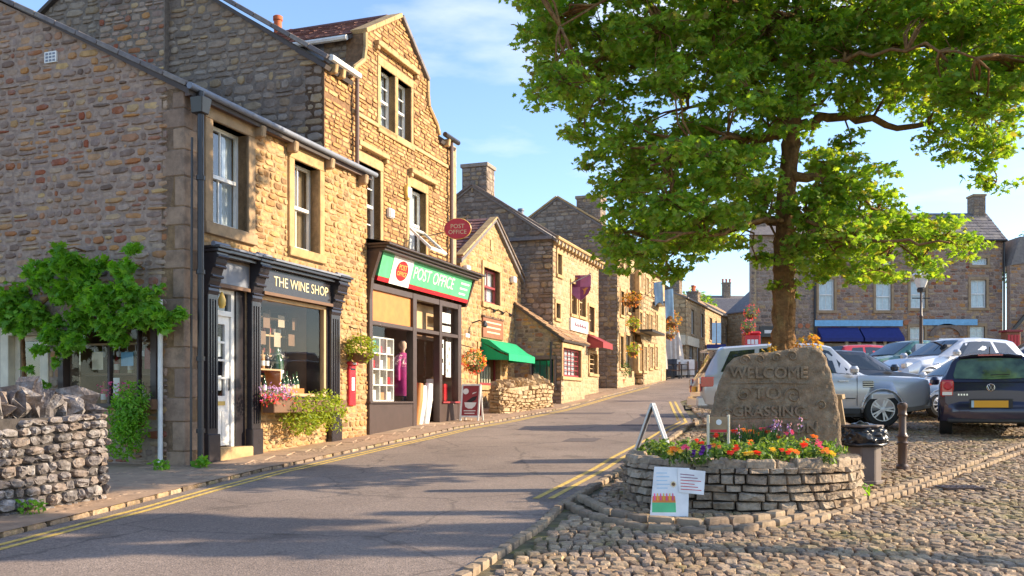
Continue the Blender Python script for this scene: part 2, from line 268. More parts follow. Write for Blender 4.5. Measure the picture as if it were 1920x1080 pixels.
def fast_mesh(name, V, Fc, mat, parent=None, rndv=None, smooth=False, local=False):
    """V (n,3) array, Fc (m,3) triangles, rndv (m,) per-face number"""
    me = bpy.data.meshes.new(name); V = np.asarray(V, dtype=np.float64)
    if parent is not None and not local:
        wi = np.array(W(parent).inverted()); V = V @ wi[:3,:3].T + wi[:3,3]
    m = len(Fc); me.vertices.add(len(V)); me.vertices.foreach_set('co', V.astype(np.float32).ravel())
    me.loops.add(3*m); me.loops.foreach_set('vertex_index', np.asarray(Fc, dtype=np.int32).ravel())
    me.polygons.add(m); me.polygons.foreach_set('loop_start', np.arange(0, 3*m, 3, dtype=np.int32))
    me.polygons.foreach_set('use_smooth', np.full(m, bool(smooth)))
    if rndv is not None:
        a = me.attributes.new('rnd', 'FLOAT', 'FACE'); a.data.foreach_set('value', np.asarray(rndv, dtype=np.float32))
    me.materials.append(M[mat]); me.update(calc_edges=True); me.validate()
    return link(name, me, parent)
def stamp(tv, tf, mats):
    """many copies of one template: mats (N,4,4)"""
    tv = np.asarray(tv); tf = np.asarray(tf); mats = np.asarray(mats); n = len(mats)
    V = np.einsum('nij,kj->nki', mats[:,:3,:3], tv) + mats[:,None,:3,3]
    Fc = (tf[None] + (np.arange(n)*len(tv))[:,None,None]).reshape(-1,3)
    return V.reshape(-1,3), Fc
# piece templates: unit size in x,y, z from 0 (in the wall) to 1 (proud)
def stone_templates(k, seed, round_=.22, dome=.3, seg=9, inset=.1, jit=.08):
    r = random.Random(seed); out = []
    for _ in range(k):
        ring = []
        for j in range(seg):
            t = 2*math.pi*(j+r.uniform(-.25,.25))/seg; c, s = math.cos(t), math.sin(t)
            q = (1-round_)/max(abs(c), abs(s)) + round_; q = min(q, 1.25)
            ring.append((.5*q*c*(1-r.uniform(0,jit)), .5*q*s*(1-r.uniform(0,jit))))
        v = [(x,y,0) for x,y in ring]+[(x*(1-inset*.35),y*(1-inset*.35),.62+r.uniform(-.1,.1)) for x,y in ring]+[(x*(1-inset*2.2)+r.uniform(-.03,.03),y*(1-inset*2.2)+r.uniform(-.03,.03),1-dome*.3+r.uniform(-.2,.2)*dome) for x,y in ring]+[(r.uniform(-.1,.1),r.uniform(-.1,.1),1+r.uniform(-.3,.2)*dome)]
        f = []
        for a in (0, seg):
            for j in range(seg): k2 = (j+1)%seg; f += [(a+j,a+k2,a+seg+k2),(a+j,a+seg+k2,a+seg+j)]
        f += [(2*seg+j, 2*seg+(j+1)%seg, 3*seg) for j in range(seg)]
        out.append((np.array(v), np.array(f)))
    return out
TP = {'rubble': stone_templates(14, 1, .1, .35, 9, .1, .1), 'squared': stone_templates(10, 2, .04, .25, 8, .05, .04), 'cobble': stone_templates(16, 3, .3, .45, 9, .12, .2), 'rough': stone_templates(14, 4, .2, .8, 9, .13, .16), 'jag': stone_templates(14, 5, .35, 1.3, 9, .1, .34)}
def block(seed):
    r = random.Random(seed); j = lambda a: r.uniform(-a, a); ring = []
    for x, y in ((-.5,-.5),(.5,-.5),(.5,.5),(-.5,.5)):
        x2, y2 = x*(1-abs(j(.1))), y*(1-abs(j(.18))); c = r.uniform(.03,.16)
        ring += [(x2*(1-c), y2), (x2, y2*(1-c))] if x*y < 0 else [(x2, y2*(1-c)), (x2*(1-c), y2)]
    ring = sorted(ring, key=lambda p: math.atan2(p[1], p[0])); tx, ty = j(.22), j(.3)
    v = [(x,y,0) for x,y in ring]+[(x*.99,y*.98,.7+x*tx+y*ty+j(.06)) for x,y in ring]+[(x*.86+j(.02),y*.8+j(.02),1+x*tx+y*ty+j(.1)) for x,y in ring]+[(j(.2),j(.2),1.02+j(.12))]
    f = []
    for a in (0,8):
        for q in range(8): k = (q+1)%8; f += [(a+q,a+k,a+8+k),(a+q,a+8+k,a+8+q)]
    return np.array(v), np.array(f+[(16+q,16+(q+1)%8,24) for q in range(8)])
TP['sett'] = stone_templates(18, 6, .14, .22, 8, .09, .16)
TP['block'] = [block(i) for i in range(16)]
def slab(seed):
    r = random.Random(seed); j = lambda a: r.uniform(-a, a)
    v = [(-.5+j(.01),-.5+j(.04),.2),(.5+j(.01),-.5+j(.04),.2),(.5,.6,0),(-.5,.6,0),(-.49+j(.01),-.5+j(.04),1),(.49+j(.01),-.5+j(.04),1),(.49,.6,.35),(-.49,.6,.35)]
    return np.array(v), np.array([(4,5,6),(4,6,7),(0,1,5),(0,5,4),(1,2,6),(1,6,5),(3,0,4),(3,4,7)])
TP['slate'] = [slab(i) for i in range(8)]
def flag(seed):
    r = random.Random(seed); ring = [(-.5,-.5),(.5,-.5),(.5,.5),(-.5,.5)]; ring = [(x+r.uniform(-.012,.012), y+r.uniform(-.012,.012)) for x,y in ring]
    v = [(x,y,0) for x,y in ring]+[(x*.995,y*.995,.8) for x,y in ring]+[(x*.96,y*.96,1+r.uniform(-.05,.05)) for x,y in ring]
    f = []
    for a in (0,4):
        for j in range(4): k = (j+1)%4; f += [(a+j,a+k,a+4+k),(a+j,a+4+k,a+4+j)]
    return np.array(v), np.array(f+[(8,9,10),(8,10,11)])
TP['flag'] = [flag(i) for i in range(6)]
_tm = {}
def tmesh(kind, i, mat, smooth):
    key = (kind, i, mat)
    if key not in _tm:
        v, f = TP[kind][i]; me = bpy.data.meshes.new(kind+'_piece'); me.from_pydata(v.tolist(), [], f.tolist()); me.materials.append(M[mat])
        if smooth: me.polygons.foreach_set('use_smooth', [True]*len(me.polygons))
        me.update(); _tm[key] = me
    return _tm[key]
def emit(mats, kind, mat, parent, name, stuff, maxn=300, minpx=10, smooth=False, label=None):
    """the pieces that show largest become objects of their own, the rest one joined mesh"""
    info = []
    for m in mats:
        c = m.translation; d = max(.5, c.y); x = 960+c.x/d*F; y = HZ-(c.z-EYE)/d*F
        s = max(m.col[0].length, m.col[1].length)*F/d
        vis = -30 < x < 1950 and -30 < y < 1110 and c.y > 1
        info.append((s if vis else -1, m))
    info.sort(key=lambda t: -t[0]); wi = W(parent).inverted() if parent is not None else Matrix.Identity(4)
    a = [m for s, m in info[:maxn] if s >= minpx]; b = [m for s, m in info[len(a):]]
    for m in a:
        o = link(name, tmesh(kind, rnd.randrange(len(TP[kind])), mat, smooth), parent); o.matrix_basis = wi @ m
    if b:
        Vs, Fs, Rs, k0 = [], [], [], 0; grp = [[] for _ in TP[kind]]
        for m in b: grp[rnd.randrange(len(TP[kind]))].append(np.array(m))
        for (tv, tf), g in zip(TP[kind], grp):
            if not g: continue
            v, f = stamp(tv, tf, g); Vs.append(v); Fs.append(f+k0); k0 += len(v); Rs.append(np.repeat(np.random.RandomState(len(g)).rand(len(g)), len(tf)))
        o = fast_mesh(stuff, np.concatenate(Vs), np.concatenate(Fs), mat, parent, np.concatenate(Rs), smooth); o['kind'] = 'stuff'
        if parent is None and label: o['label'] = label
def spans(poly, v):
    """inside intervals of a polygon at height v"""
    xs = []
    for (a, b), (c, d) in zip(poly, poly[1:]+poly[:1]):
        if (b > v) != (d > v): xs.append(a+(c-a)*(v-b)/(d-b))
    xs.sort(); return list(zip(xs[::2], xs[1::2]))
def lay(fr, poly, holes=(), course=(.09,.18), width=(.14,.42), gap=.012, t=(.03,.06), sink=.03, rot=.02, split=.12, seed=0, slate=False, wavy=0):
    r = random.Random(seed); vmin = min(p[1] for p in poly); vmax = max(p[1] for p in poly); v = vmin; out = []
    while v < vmax-.03:
        h = min(r.uniform(*course), vmax-v); a, b = v, v+h
        iv = spans(poly, a+h*.12); iv2 = spans(poly, a+h*.85) or [(0,0)]
        segs = []
        for s0, s1 in iv:
            for q0, q1 in iv2:
                lo, hi = max(s0,q0), min(s1,q1)
                if hi-lo > .05: segs.append((lo,hi))
        for (h0, g0, h1, g1) in holes:
            if min(b,g1)-max(a,g0) > h*.3:
                ns = []
                for s0, s1 in segs:
                    if h1 <= s0 or h0 >= s1: ns.append((s0,s1)); continue
                    if h0-s0 > .04: ns.append((s0,h0))
                    if s1-h1 > .04: ns.append((h1,s1))
                segs = ns
        for s0, s1 in segs:
            u = s0
            while u < s1-.02:
                wd = r.uniform(*width)*(1 if r.random() < .8 else .55)
                if s1-(u+wd) < width[0]*.5: wd = s1-u
                parts = [(a, b)]
                if h > .12 and r.random() < split: c = a+h*r.uniform(.4,.6); parts = [(a,c),(c,b)]
                for p, q in parts:
                    th = r.uniform(*t); w2, h2 = max(.02,wd-gap), max(.02,q-p-gap)
                    if slate: h2 = (q-p)*1.0
                    cx, cy = u+wd/2, (p+q)/2; cy += wavy*math.sin(cx*2.3+v*1.1)
                    ang = r.uniform(-rot, rot); m = Matrix((fr.U, fr.V, fr.N)).transposed().to_4x4()
                    m = m @ Matrix.Rotation(ang, 4, 'Z') @ Matrix.Diagonal((w2, h2, th+sink, 1)); m.translation = fr.P(cx, cy, -sink)
                    out.append(m)
                u += wd
        v += h
    return out
def solid_wall(name, fr, poly, holes, thick, mat, parent):
    loops = [[Vector((u,v,0)) for u,v in poly]]+[[Vector((a,b,0)),Vector((a,d,0)),Vector((c,d,0)),Vector((c,b,0))] for a,b,c,d in holes]
    tris = tessellate_polygon(loops); flat = [p for l in loops for p in l]; mb = MB(); k = len(flat)
    mb.v = [fr.P(p.x,p.y,0) for p in flat]+[fr.P(p.x,p.y,-thick) for p in flat]; mb.f = [tuple(t) for t in tris]+[tuple(i+k for i in t) for t in tris]
    i0 = 0
    for l in loops:
        n = len(l)
        for i in range(n): a, b = i0+i, i0+(i+1)%n; mb.f.append((a,b,b+k,a+k))
        i0 += n
    return mb.build(name, mat, parent)
def stone_wall(parent, fr, poly, holes, smat, mmat, kind='rubble', thick=.4, stones=True, skip=(), name='wall', maxn=300, minpx=10, **k):
    wl = solid_wall(name, fr, poly, holes, thick, mmat, parent)
    if stones: emit(lay(fr, poly, list(holes)+list(skip), **k), kind, smat, wl, 'stone', 'stonework', maxn, minpx)
    return wl
def window(b, fr, u0, v0, u1, v1, rec=.12, fw=.05, sashes=2, bars=(2,1), mat='white_paint', sur=None, smat='dressed_stone', curtain=None, inside='room_dark', glass='pane_glass', depth=.36, proud=.04, openp=None, label=None):
    """a window in an opening of the wall; sur = (jamb, lintel, sill) sizes of the stone surround"""
    f = MB(); f.box(fr,u0,u0+fw,v0,v1,-rec-.05,-rec); f.box(fr,u1-fw,u1,v0,v1,-rec-.05,-rec); f.box(fr,u0+fw,u1-fw,v1-fw,v1,-rec-.05,-rec); f.box(fr,u0+fw,u1-fw,v0,v0+fw*1.3,-rec-.05,-rec+.01)
    H = (v1-v0)/sashes; panes = []
    for s in range(sashes):
        a = v0+H*s+(fw*1.3 if s == 0 else fw*.5); c = v0+H*(s+1)-(fw if s == sashes-1 else fw*.5); n = -rec-(.0 if s == sashes-1 else .03)
        if s < sashes-1: f.box(fr,u0+fw,u1-fw,c,c+fw,-rec-.05,-rec+.012)
        nc, nr = bars; wd = (u1-u0-2*fw)/nc; hh = (c-a)/nr; t = .011
        for i in range(1,nc): f.box(fr,u0+fw+wd*i-t,u0+fw+wd*i+t,a,c,n-.035,n-.005)
        for j in range(1,nr): f.box(fr,u0+fw,u1-fw,a+hh*j-t,a+hh*j+t,n-.036,n-.006)
        for i in range(nc):
            for j in range(nr):
                x0, x1 = u0+fw+wd*i+(t if i else 0), u0+fw+wd*(i+1)-(t if i < nc-1 else 0); y0, y1 = a+hh*j+(t if j else 0), a+hh*(j+1)-(t if j < nr-1 else 0)
                if s == 0 and openp: continue
                panes.append((x0,x1,y0,y1,n-.02))
    w_ = f.build('window', mat, b, label=label)
    for x0,x1,y0,y1,n in panes:
        e1, e2 = rnd.uniform(-.002,.002), rnd.uniform(-.002,.002)
        MB().add([fr.P(x0,y0,n+e1),fr.P(x1,y0,n),fr.P(x1,y1,n+e2),fr.P(x0,y1,n)],[(0,1,2,3)]).build('pane', glass, w_)
    if curtain:
        cu = MB(); k = 14; half = (u1-u0)
        for (a, c) in ((u0, u0+half*curtain[1]), (u1-half*curtain[1], u1)) if curtain[1] < .5 else ((u0, u1),):
            pts = [(a+(c-a)*i/k, -rec-.11+.012*math.sin(i*2.2)) for i in range(k+1)]
            cu.add([fr.P(u,v0,n) for u,n in pts]+[fr.P(u,v1,n) for u,n in pts], [(i,i+1,i+k+2,i+k+1) for i in range(k)])
        cu.build('curtain', curtain[0], w_)
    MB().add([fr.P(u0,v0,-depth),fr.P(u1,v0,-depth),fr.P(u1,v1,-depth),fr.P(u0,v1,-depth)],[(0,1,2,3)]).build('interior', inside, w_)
    if sur:
        j, l, s = sur; p = proud
        MB().box(fr,u0-j,u0,v0,v1,-rec-.06,p).build('jamb', smat, w_, bevel=.008); MB().box(fr,u1,u1+j,v0,v1,-rec-.06,p).build('jamb', smat, w_, bevel=.008)
        MB().box(fr,u0-j,u1+j,v1,v1+l,-rec-.06,p+.004).build('lintel', smat, w_, bevel=.008); MB().box(fr,u0-j-.02,u1+j+.02,v0-s,v0,-rec-.06,p+.03).build('sill', smat, w_, bevel=.008)
    return w_
def quoins(b, fr, fr2, z0, z1, mat, h=(.26,.36), long_=.42, short=.22, proud=.035, side=1):
    """corner stones where two wall planes (sharing their origin line) meet"""
    r = random.Random(int(z1*100)); z = z0; i = 0
    while z < z1-.1:
        hh = min(r.uniform(*h), z1-z); a, c = (long_, short) if i % 2 else (short, long_)
        a *= r.uniform(.85,1.15); c *= r.uniform(.85,1.15); p = proud*r.uniform(.7,1.2); g = .006
        P = lambda u, w_, zz: fr.O+fr.U*u+fr2.U*w_+Vector((0,0,zz))
        # L-shaped block: along fr.U by a, along fr2.U by c
        n1 = fr.N*p; n2 = fr2.N*p; q = []
        for zz in (z+g, z+hh-g):
            q += [P(0,0,zz)+n1+n2, P(a,0,zz)+n1, P(a,0,zz)-fr.N*.05, P(0,c,zz)-fr2.N*.05, P(0,c,zz)+n2]
        MB().add(q, [(0,1,2,3,4)[::-1],(5,6,7,8,9),(0,1,6,5),(1,2,7,6),(2,3,8,7),(3,4,9,8),(4,0,5,9)]).build('quoin', mat, b, bevel=.01)
        z += hh; i += 1
# leaves
def leaf_template(lobes=True):
    if lobes: ring = [(0,-.1),(.3,-.22),(.26,.05),(.52,.2),(.27,.32),(.3,.62),(.1,.55),(0,1),(-.1,.55),(-.3,.62),(-.27,.32),(-.52,.2),(-.26,.05),(-.3,-.22)]
    else: ring = [(0,0),(.22,.3),(.2,.65),(0,1),(-.2,.65),(-.22,.3)]
    v = [(0,.3,.05)]+[(x,y,-.16*abs(x)-.12*y*y) for x,y in ring]; k = len(ring)
    return np.array(v), np.array([(0,1+i,1+(i+1)%k) for i in range(k)])
LT = {'lobed': leaf_template(True), 'oval': leaf_template(False)}
def rand_mats(pos, size, up=.6, seed=0, droop=None):
    """random leaf placements: normals lean up by 'up'"""
    rs = np.random.RandomState(seed); n = len(pos); nn = rs.normal(size=(n,3)); nn /= np.linalg.norm(nn,axis=1,keepdims=True); nn[:,2] = np.abs(nn[:,2])*.7; nn += np.array([0,0,up]); nn /= np.linalg.norm(nn,axis=1,keepdims=True)
    t = rs.normal(size=(n,3)); t[:,2] -= (.6 if droop is None else droop); t -= nn*np.sum(t*nn,axis=1,keepdims=True); t /= np.linalg.norm(t,axis=1,keepdims=True); x = np.cross(t, nn)
    s = size*rs.uniform(.6,1.25,size=n)[:,None]; m = np.zeros((n,4,4)); m[:,:3,0] = x*s; m[:,:3,1] = t*s; m[:,:3,2] = nn*s; m[:,:3,3] = pos; m[:,3,3] = 1
    return m
def leaves(name, pos, size, mat, parent, kind='oval', up=.6, seed=0, stuff=False, label=None):
    v, f = stamp(*LT[kind], rand_mats(np.asarray(pos), size, up, seed)); k = len(LT[kind][1]); rs = np.random.RandomState(seed+5)
    o = fast_mesh(name, v, f, mat, parent, np.repeat(rs.rand(len(pos)), k))
    if stuff or name == 'flowers': o['kind'] = 'stuff'
    if label: o['label'] = label
    return o
def blob(c, r, n, seed=0, shell=.5):
    rs = np.random.RandomState(seed); d = rs.normal(size=(n,3)); d /= np.linalg.norm(d,axis=1,keepdims=True); q = (shell+(1-shell)*rs.rand(n)**.6)[:,None]
    return np.array(c)+d*q*np.array(r)
# ------------------------------------------------------------------ ground
def interp(tab, y):
    if y <= tab[0][0]: (a,p),(b,q) = tab[0], tab[1]
    else:
        for (a,p),(b,q) in zip(tab, tab[1:]):
            if y <= b: break
    return p+(q-p)*(y-a)/(b-a)
LE = [(g.y, g.x) for g in (gp(*p) for p in ((0,1010),(215,957),(350,920),(500,883),(750,828),(950,788),(1053,767),(1136,744),(1240,716)))]+[(52,9.2),(60,11.6),(75,15.5),(110,22)]
RE = [(5.2,-.75)]+[(g.y, g.x) for g in (gp(*p) for p in ((850,1080),(925,1032),(1000,985),(1040,948),(1190,857),(1300,792)))]+[(30,5.4),(38,8.5),(45,11.2),(52,13.0),(60,14.2),(75,18.2),(110,25)]
ys = sorted(set([a for a,_ in GY if -20 < a <= 110]+[x for x,_ in LE]+[x for x,_ in RE]+[-8+i*1.0 for i in range(118)])); ys = [y for y in ys if y <= 110]
def sheet(name, xa, xb, lift, mat, y0=-8, y1=110, nx=1, kind='structure', parent=None, yy=None):
    mb = MB(); rows = [y for y in (yy or ys) if y0 <= y <= y1]
    for y in rows:
        a, b = xa(y), xb(y)
        for i in range(nx+1): x = a+(b-a)*i/nx; mb.v.append(Vector((x, y, G(x,y)+lift)))
    for j in range(len(rows)-1):
        for i in range(nx): k = j*(nx+1)+i; mb.f.append((k,k+1,k+nx+2,k+nx+1))
    o = mb.build(name, mat, parent); o['kind'] = kind; return o
le = lambda y: interp(LE, y); re_ = lambda y: interp(RE, y)
gm_ = MB(); gy = sorted(set(ys+[-60,-40,-20,130,160,200,260,400])); gx = [-120,-60,-30,-15]+[-12+1.5*i for i in range(36)]+[50,70,110,200]
for y in gy:
    for x in gx: gm_.v.append(Vector((x,y,G(x,y)-.032)))
for j in range(len(gy)-1):
    for i in range(len(gx)-1): k = j*len(gx)+i; gm_.f.append((k,k+1,k+len(gx)+1,k+len(gx)))
ground = gm_.build('ground', 'earth'); tag(ground, 'mossy earth and grit between the cobbles of the square', kind='structure')
road = sheet('road', le, re_, 0, 'asphalt', nx=3); road['label'] = 'worn pinkish grey asphalt road climbing up the village street'
pavement = sheet('pavement', lambda y: -14 if y < 14 else -6+(y-14)*.36, lambda y: le(y)-.02, .045, 'flag_stone', y0=-8, y1=60, nx=2); pavement['label'] = 'raised sandstone pavement in front of the shops'
def line_strip(tab, off, wd, y0, y1, lift):
    mb = MB(); rows = [y0+(y1-y0)*i/60 for i in range(61)]; rows = sorted(rows+[y for y in ys if y0 < y < y1])
    for y in rows:
        x = interp(tab, y)+off; mb.v += [Vector((x,y,G(x,y)+lift)), Vector((x+wd,y,G(x,y)+lift))]
    for j in range(len(rows)-1): mb.f.append((2*j,2*j+1,2*j+3,2*j+2))
    return mb
for off in (.17,.30):
    o = line_strip(LE, off, .065, -2, 44, .004).build('yellow_line', 'yellow_paint', road); o['label'] = 'faded yellow line along the left kerb'
for off in (-.36,-.2):
    o = line_strip(RE, off, .07, 9.9, 30, .004).build('yellow_line', 'yellow_paint', road); o['label'] = 'faded yellow line beside the planter'
for (x0,y0,x1,y1) in ((2.3,20.5,3.5,24),(.5,24.6,2.6,25.2),(2.2,16.2,2.6,19.6),(.9,17.0,1.5,17.7)):
    mb = MB(); n = 8
    for i in range(n+1):
        y = y0+(y1-y0)*i/n; mb.v += [Vector((x0+(y-y0)*.3,y,G(x0,y)+.004)), Vector((x1+(y-y0)*.3,y,G(x1,y)+.004))]
    for i in range(n): mb.f.append((2*i,2*i+1,2*i+3,2*i+2))
    mb.build('tar_patch', 'asphalt_patch', road)
def gmat(x, y, ang, w_, l_, h, lift=0, sink=.035, roll=.03, r=rnd):
    s = (G(x,y+.3)-G(x,y-.3))/.6; U = Vector((math.cos(ang), math.sin(ang), s*math.sin(ang))).normalized(); V = Vector((-math.sin(ang), math.cos(ang), s*math.cos(ang))).normalized(); Nn = U.cross(V)
    Nn = (Nn+Vector((r.uniform(-roll,roll), r.uniform(-roll,roll), 0))).normalized(); U = V.cross(Nn).normalized(); V = Nn.cross(U)
    m = Matrix((U,V,Nn)).transposed().to_4x4() @ Matrix.Diagonal((w_, l_, h+sink, 1)); m.translation = Vector((x, y, G(x,y)+lift-sink)); return m
PC = Vector((2.46, 10.1, 0)); PR = 1.22            # the round planter
# kerb lines (drainage channel of setts) crossing the cobbles
KL = [gp(*p) for p in ((1068,948),(1110,968),(1200,988),(1300,996),(1400,990),(1500,970),(1600,941),(1700,909),(1800,875),(1920,832),(2050,785))]
KL2 = [gp(*p) for p in ((1500,983),(1600,954),(1700,922),(1800,887),(1920,845),(2050,797))]
KL3 = [gp(*p) for p in ((1095,940),(1140,962),(1220,979),(1320,984),(1420,975),(1500,958))]
EDGE = [Vector((interp(RE,y)+.06,y,0)) for y in [5.4+.25*i for i in range(20)]]
EDGE2 = [Vector((interp(RE,y)+.09,y,0)) for y in [10.2+.5*i for i in range(26)]]
def walk(path, step, gap=.02):
    out = []; carry = 0
    for a, b in zip(path, path[1:]):
        d = (b-a).xy.length; t = carry
        while t < d:
            p = a.lerp(b, t/d); out.append((p.x, p.y, math.atan2(b.y-a.y, b.x-a.x))); t += step
        carry = t-d
    return out
r = random.Random(11); ks = []
for path, ln, wd, lift in ((KL,.27,.1,.0),(KL2,.25,.09,.0),(KL3,.26,.11,.02),(EDGE,.2,.09,-.006),(EDGE2,.34,.1,.008)):
    for x,y,a in walk(path, ln): ks.append(gmat(x,y,a,ln-.02,wd,.03,lift+r.uniform(0,.008),r=r))
def near_path(x, y, path, d):
    for a, b in zip(path, path[1:]):
        ab = (b-a).xy; t = max(0, min(1, (Vector((x,y))-a.xy).dot(ab)/max(1e-6,ab.length_squared))); 
        if ((a.xy+ab*t)-Vector((x,y))).length < d: return True
    return False
cobs = []; yy = 4.6; row = 0
while yy < 30:
    far = 1 if yy < 16 else 1.25
    L_ = r.uniform(.095,.155)*far; x = re_(yy)+.18+r.uniform(0,.1); xmax = yy*.56+.6; skew = .05*math.sin(row*.7)
    while x < xmax:
        wd = r.uniform(.065,.135)*far; cx = x+wd/2; cy = yy+r.uniform(-.025,.025)+skew*math.sin(cx*1.3)+.04*cx*math.sin(yy*.5)
        ok = (Vector((cx,cy))-PC.xy).length > PR-.06 and cx > re_(cy)+.16
        if ok and near_path(cx, cy, KL, .11) or near_path(cx, cy, KL2, .1) or near_path(cx, cy, KL3, .1): ok = False
        if ok: cobs.append(gmat(cx, cy, r.uniform(-.25,.25), wd-.002, L_*r.uniform(.86,1.08)-.002, r.uniform(.004,.018), roll=.12, r=r))
        x += wd
    yy += L_; row += 1
square = link('cobbled_square', None); tag(square, kind='structure', label='cobbled market square sloping up behind the planter')
emit(cobs, 'sett', 'cobble_stone', square, 'cobble', 'cobbles', 300, 10, smooth=False)
emit(ks, 'squared', 'kerb_rock', square, 'kerb_stone', 'kerb_stones', 300, 8)
# pavement: slabs, cobbled margin and kerb on the left
D = Vector((624,1750,0)).normalized(); NA = Vector((D.y,-D.x,0)); C0 = Vector((-615/F*12.9, 12.9, 0)); BK = -NA
fac = lambda y: C0.x+(y-12.9)*D.x/D.y
sl_, ed, mg = [], [], []
LEP = [Vector((le(y)-.07, y, 0)) for y in [3+.5*i for i in range(84)]]
for x,y,a in walk(LEP, .3): ed.append(gmat(x,y,a,.285,.09,.03,.008+r.uniform(0,.01),r=r))
y = 5.0
while y < 45:
    L_ = r.uniform(.45,.65) if y > 12.6 else r.uniform(.1,.15)
    x1 = le(y)-.2; x0 = (fac(y)-(.9 if y > 20 else 0)) if y > 12.6 else (-4.3+(y-9.7)*.357 if y < 9.7 else -5.0)
    mgw = .32 if y > 12.6 else 2.5
    x = x1-mgw
    if y > 12.6:
        while x > x0-.1:
            wd = r.uniform(.5,.85); sl_.append(gmat(x-wd/2, y+L_/2, r.uniform(-.015,.015)+.0, wd-.012, L_-.012, .008, .047, roll=.008, r=r)); x -= wd
    yy = y
    while yy < y+L_-.02:
        l2 = r.uniform(.09,.13); x = x1
        while x > max(x1-mgw, x0-.05):
            wd = r.uniform(.08,.16); mg.append(gmat(x-wd/2, yy+l2/2, r.uniform(-.25,.25), wd-.008, l2-.006, r.uniform(.005,.02), .035, roll=.08, r=r)); x -= wd
        yy += l2
    y += L_
emit(sl_, 'flag', 'flag_stone', pavement, 'paving_slab', 'paving_slabs', 300, 10)
emit(mg, 'cobble', 'flag_stone', pavement, 'cobble', 'cobbles', 300, 10, smooth=True)
emit(ed, 'squared', 'cobble_stone', pavement, 'kerb_stone', 'kerb_stones', 300, 8)
# small iron drain cover set in the cobbles
p = gp(1800,917); dcov = empty('drain_cover', p, 0, 'flat rusty iron drain cover set among the cobbles beside the kerb line', 'drain cover')
MB().box(XY,p.x-.22,p.x+.22,p.y-.16,p.y+.16,p.z-.02,p.z+.03).build('plate', 'iron_brown', dcov, bevel=.005)
for i in range(6): MB().box(XY,p.x-.19+i*.065,p.x-.16+i*.065,p.y-.13,p.y+.13,p.z+.03,p.z+.036).build('rib', 'iron_brown', dcov)
# ------------------------------------------------------------------ THE WINE SHOP
FA = Fr(C0, D, NA); GB = Fr(C0, BK, -D)
U = lambda x, y=700, fr=FA: fr.px(x, y)[0]
wine = empty('wine_shop', C0, 0, 'two storey stone corner shop with black shopfront and THE WINE SHOP sign', 'shop')
uE = U(688); ZE = 5.68
w1 = (FA.px(396,225)[0], FA.px(396,418)[1], U(463), FA.px(396,225)[1]); w2 = (U(549), FA.px(549,464)[1], U(597), FA.px(549,298)[1])
dr = (U(400), .25, U(463.5), 3.02); sw = (U(481), 1.42, U(612), 3.02)
wf = stone_wall(wine, FA, [(0,.1),(uE,.1),(uE,ZE),(0,ZE)], [w1,w2,dr,sw], 'warm_stone', 'warm_mortar', kind='rubble', thick=.38, name='front_wall',
    skip=[(w1[0]-.2,w1[1]-.2,w1[2]+.2,w1[3]+.28),(w2[0]-.17,w2[1]-.17,w2[2]+.17,w2[3]+.25),(U(375),.1,U(400),3.6),(U(463),.1,U(481),3.6),(U(612),.1,U(638),3.5),(0,3.0,U(640),3.55),(0,.1,.34,ZE)], course=(.06,.13), width=(.1,.32), t=(.004,.032), sink=.03, rot=.035, wavy=.01, split=.2, seed=3)
RSL = .494; SD = 7.8
gp_poly = [(0,.1),(SD,.1),(SD,ZE),(SD/2,ZE+RSL*SD/2),(0,ZE)]
gdoor = (GB.px(92,700)[0], .3, GB.px(2,700)[0], 2.52); gwin = (GB.px(296,700)[0], 1.25, GB.px(112,700)[0], 2.45)
wg = stone_wall(wine, GB, gp_poly, [gdoor, gwin], 'gable_stone', 'gable_mortar', kind='rubble', thick=.38, name='gable_wall', course=(.06,.15), width=(.1,.4), t=(.004,.035), gap=.024, rot=.04, wavy=.012, split=.2, seed=5, skip=[(0,.1,.26,ZE)])
quoins(wine, FA, GB, .3, ZE-.05, 'quoin_stone', h=(.26,.42), long_=.32, short=.17, proud=.012)
# back and far walls, roof, gutter
o = MB().box(FA, 0, U(608), .1, ZE, -SD, -SD+.3).build('back_wall', 'grey_mortar', wine)
rz = ZE+RSL*SD/2
rf = MB()
for s in (0, 1):
    a, b = (FA.P(-.08,ZE-.05,.14), FA.P(-.08,rz+.12,-SD/2)) if s == 0 else (FA.P(-.08,ZE-.05,-SD-.14), FA.P(-.08,rz+.12,-SD/2))
    dl = D*(U(608)+.08-.02); up = Vector((0,0,.08)); rf.add([a,a+dl,b+dl,b,a-up,a+dl-up,b+dl-up,b-up], [(0,1,2,3),(4,5,6,7),(0,1,5,4),(3,0,4,7),(1,2,6,5)])
roof = rf.build('roof', 'roof_base', wine)
RV = (-NA+Vector((0,0,RSL))).normalized(); RN = (NA*RSL+Vector((0,0,1))).normalized()
emit(lay(Fr(FA.P(0,ZE,.15), D, RN, RV), [(-.1,0),(U(608)-.05,0),(U(608)-.05,SD/2/.896),(-.1,SD/2/.896)], course=(.24,.3), width=(.25,.45), gap=.006, t=(.025,.035), sink=.0, rot=.01, split=0, seed=8, slate=True), 'slate', 'slate_grey', roof, 'slate', 'slates', 60, 12)
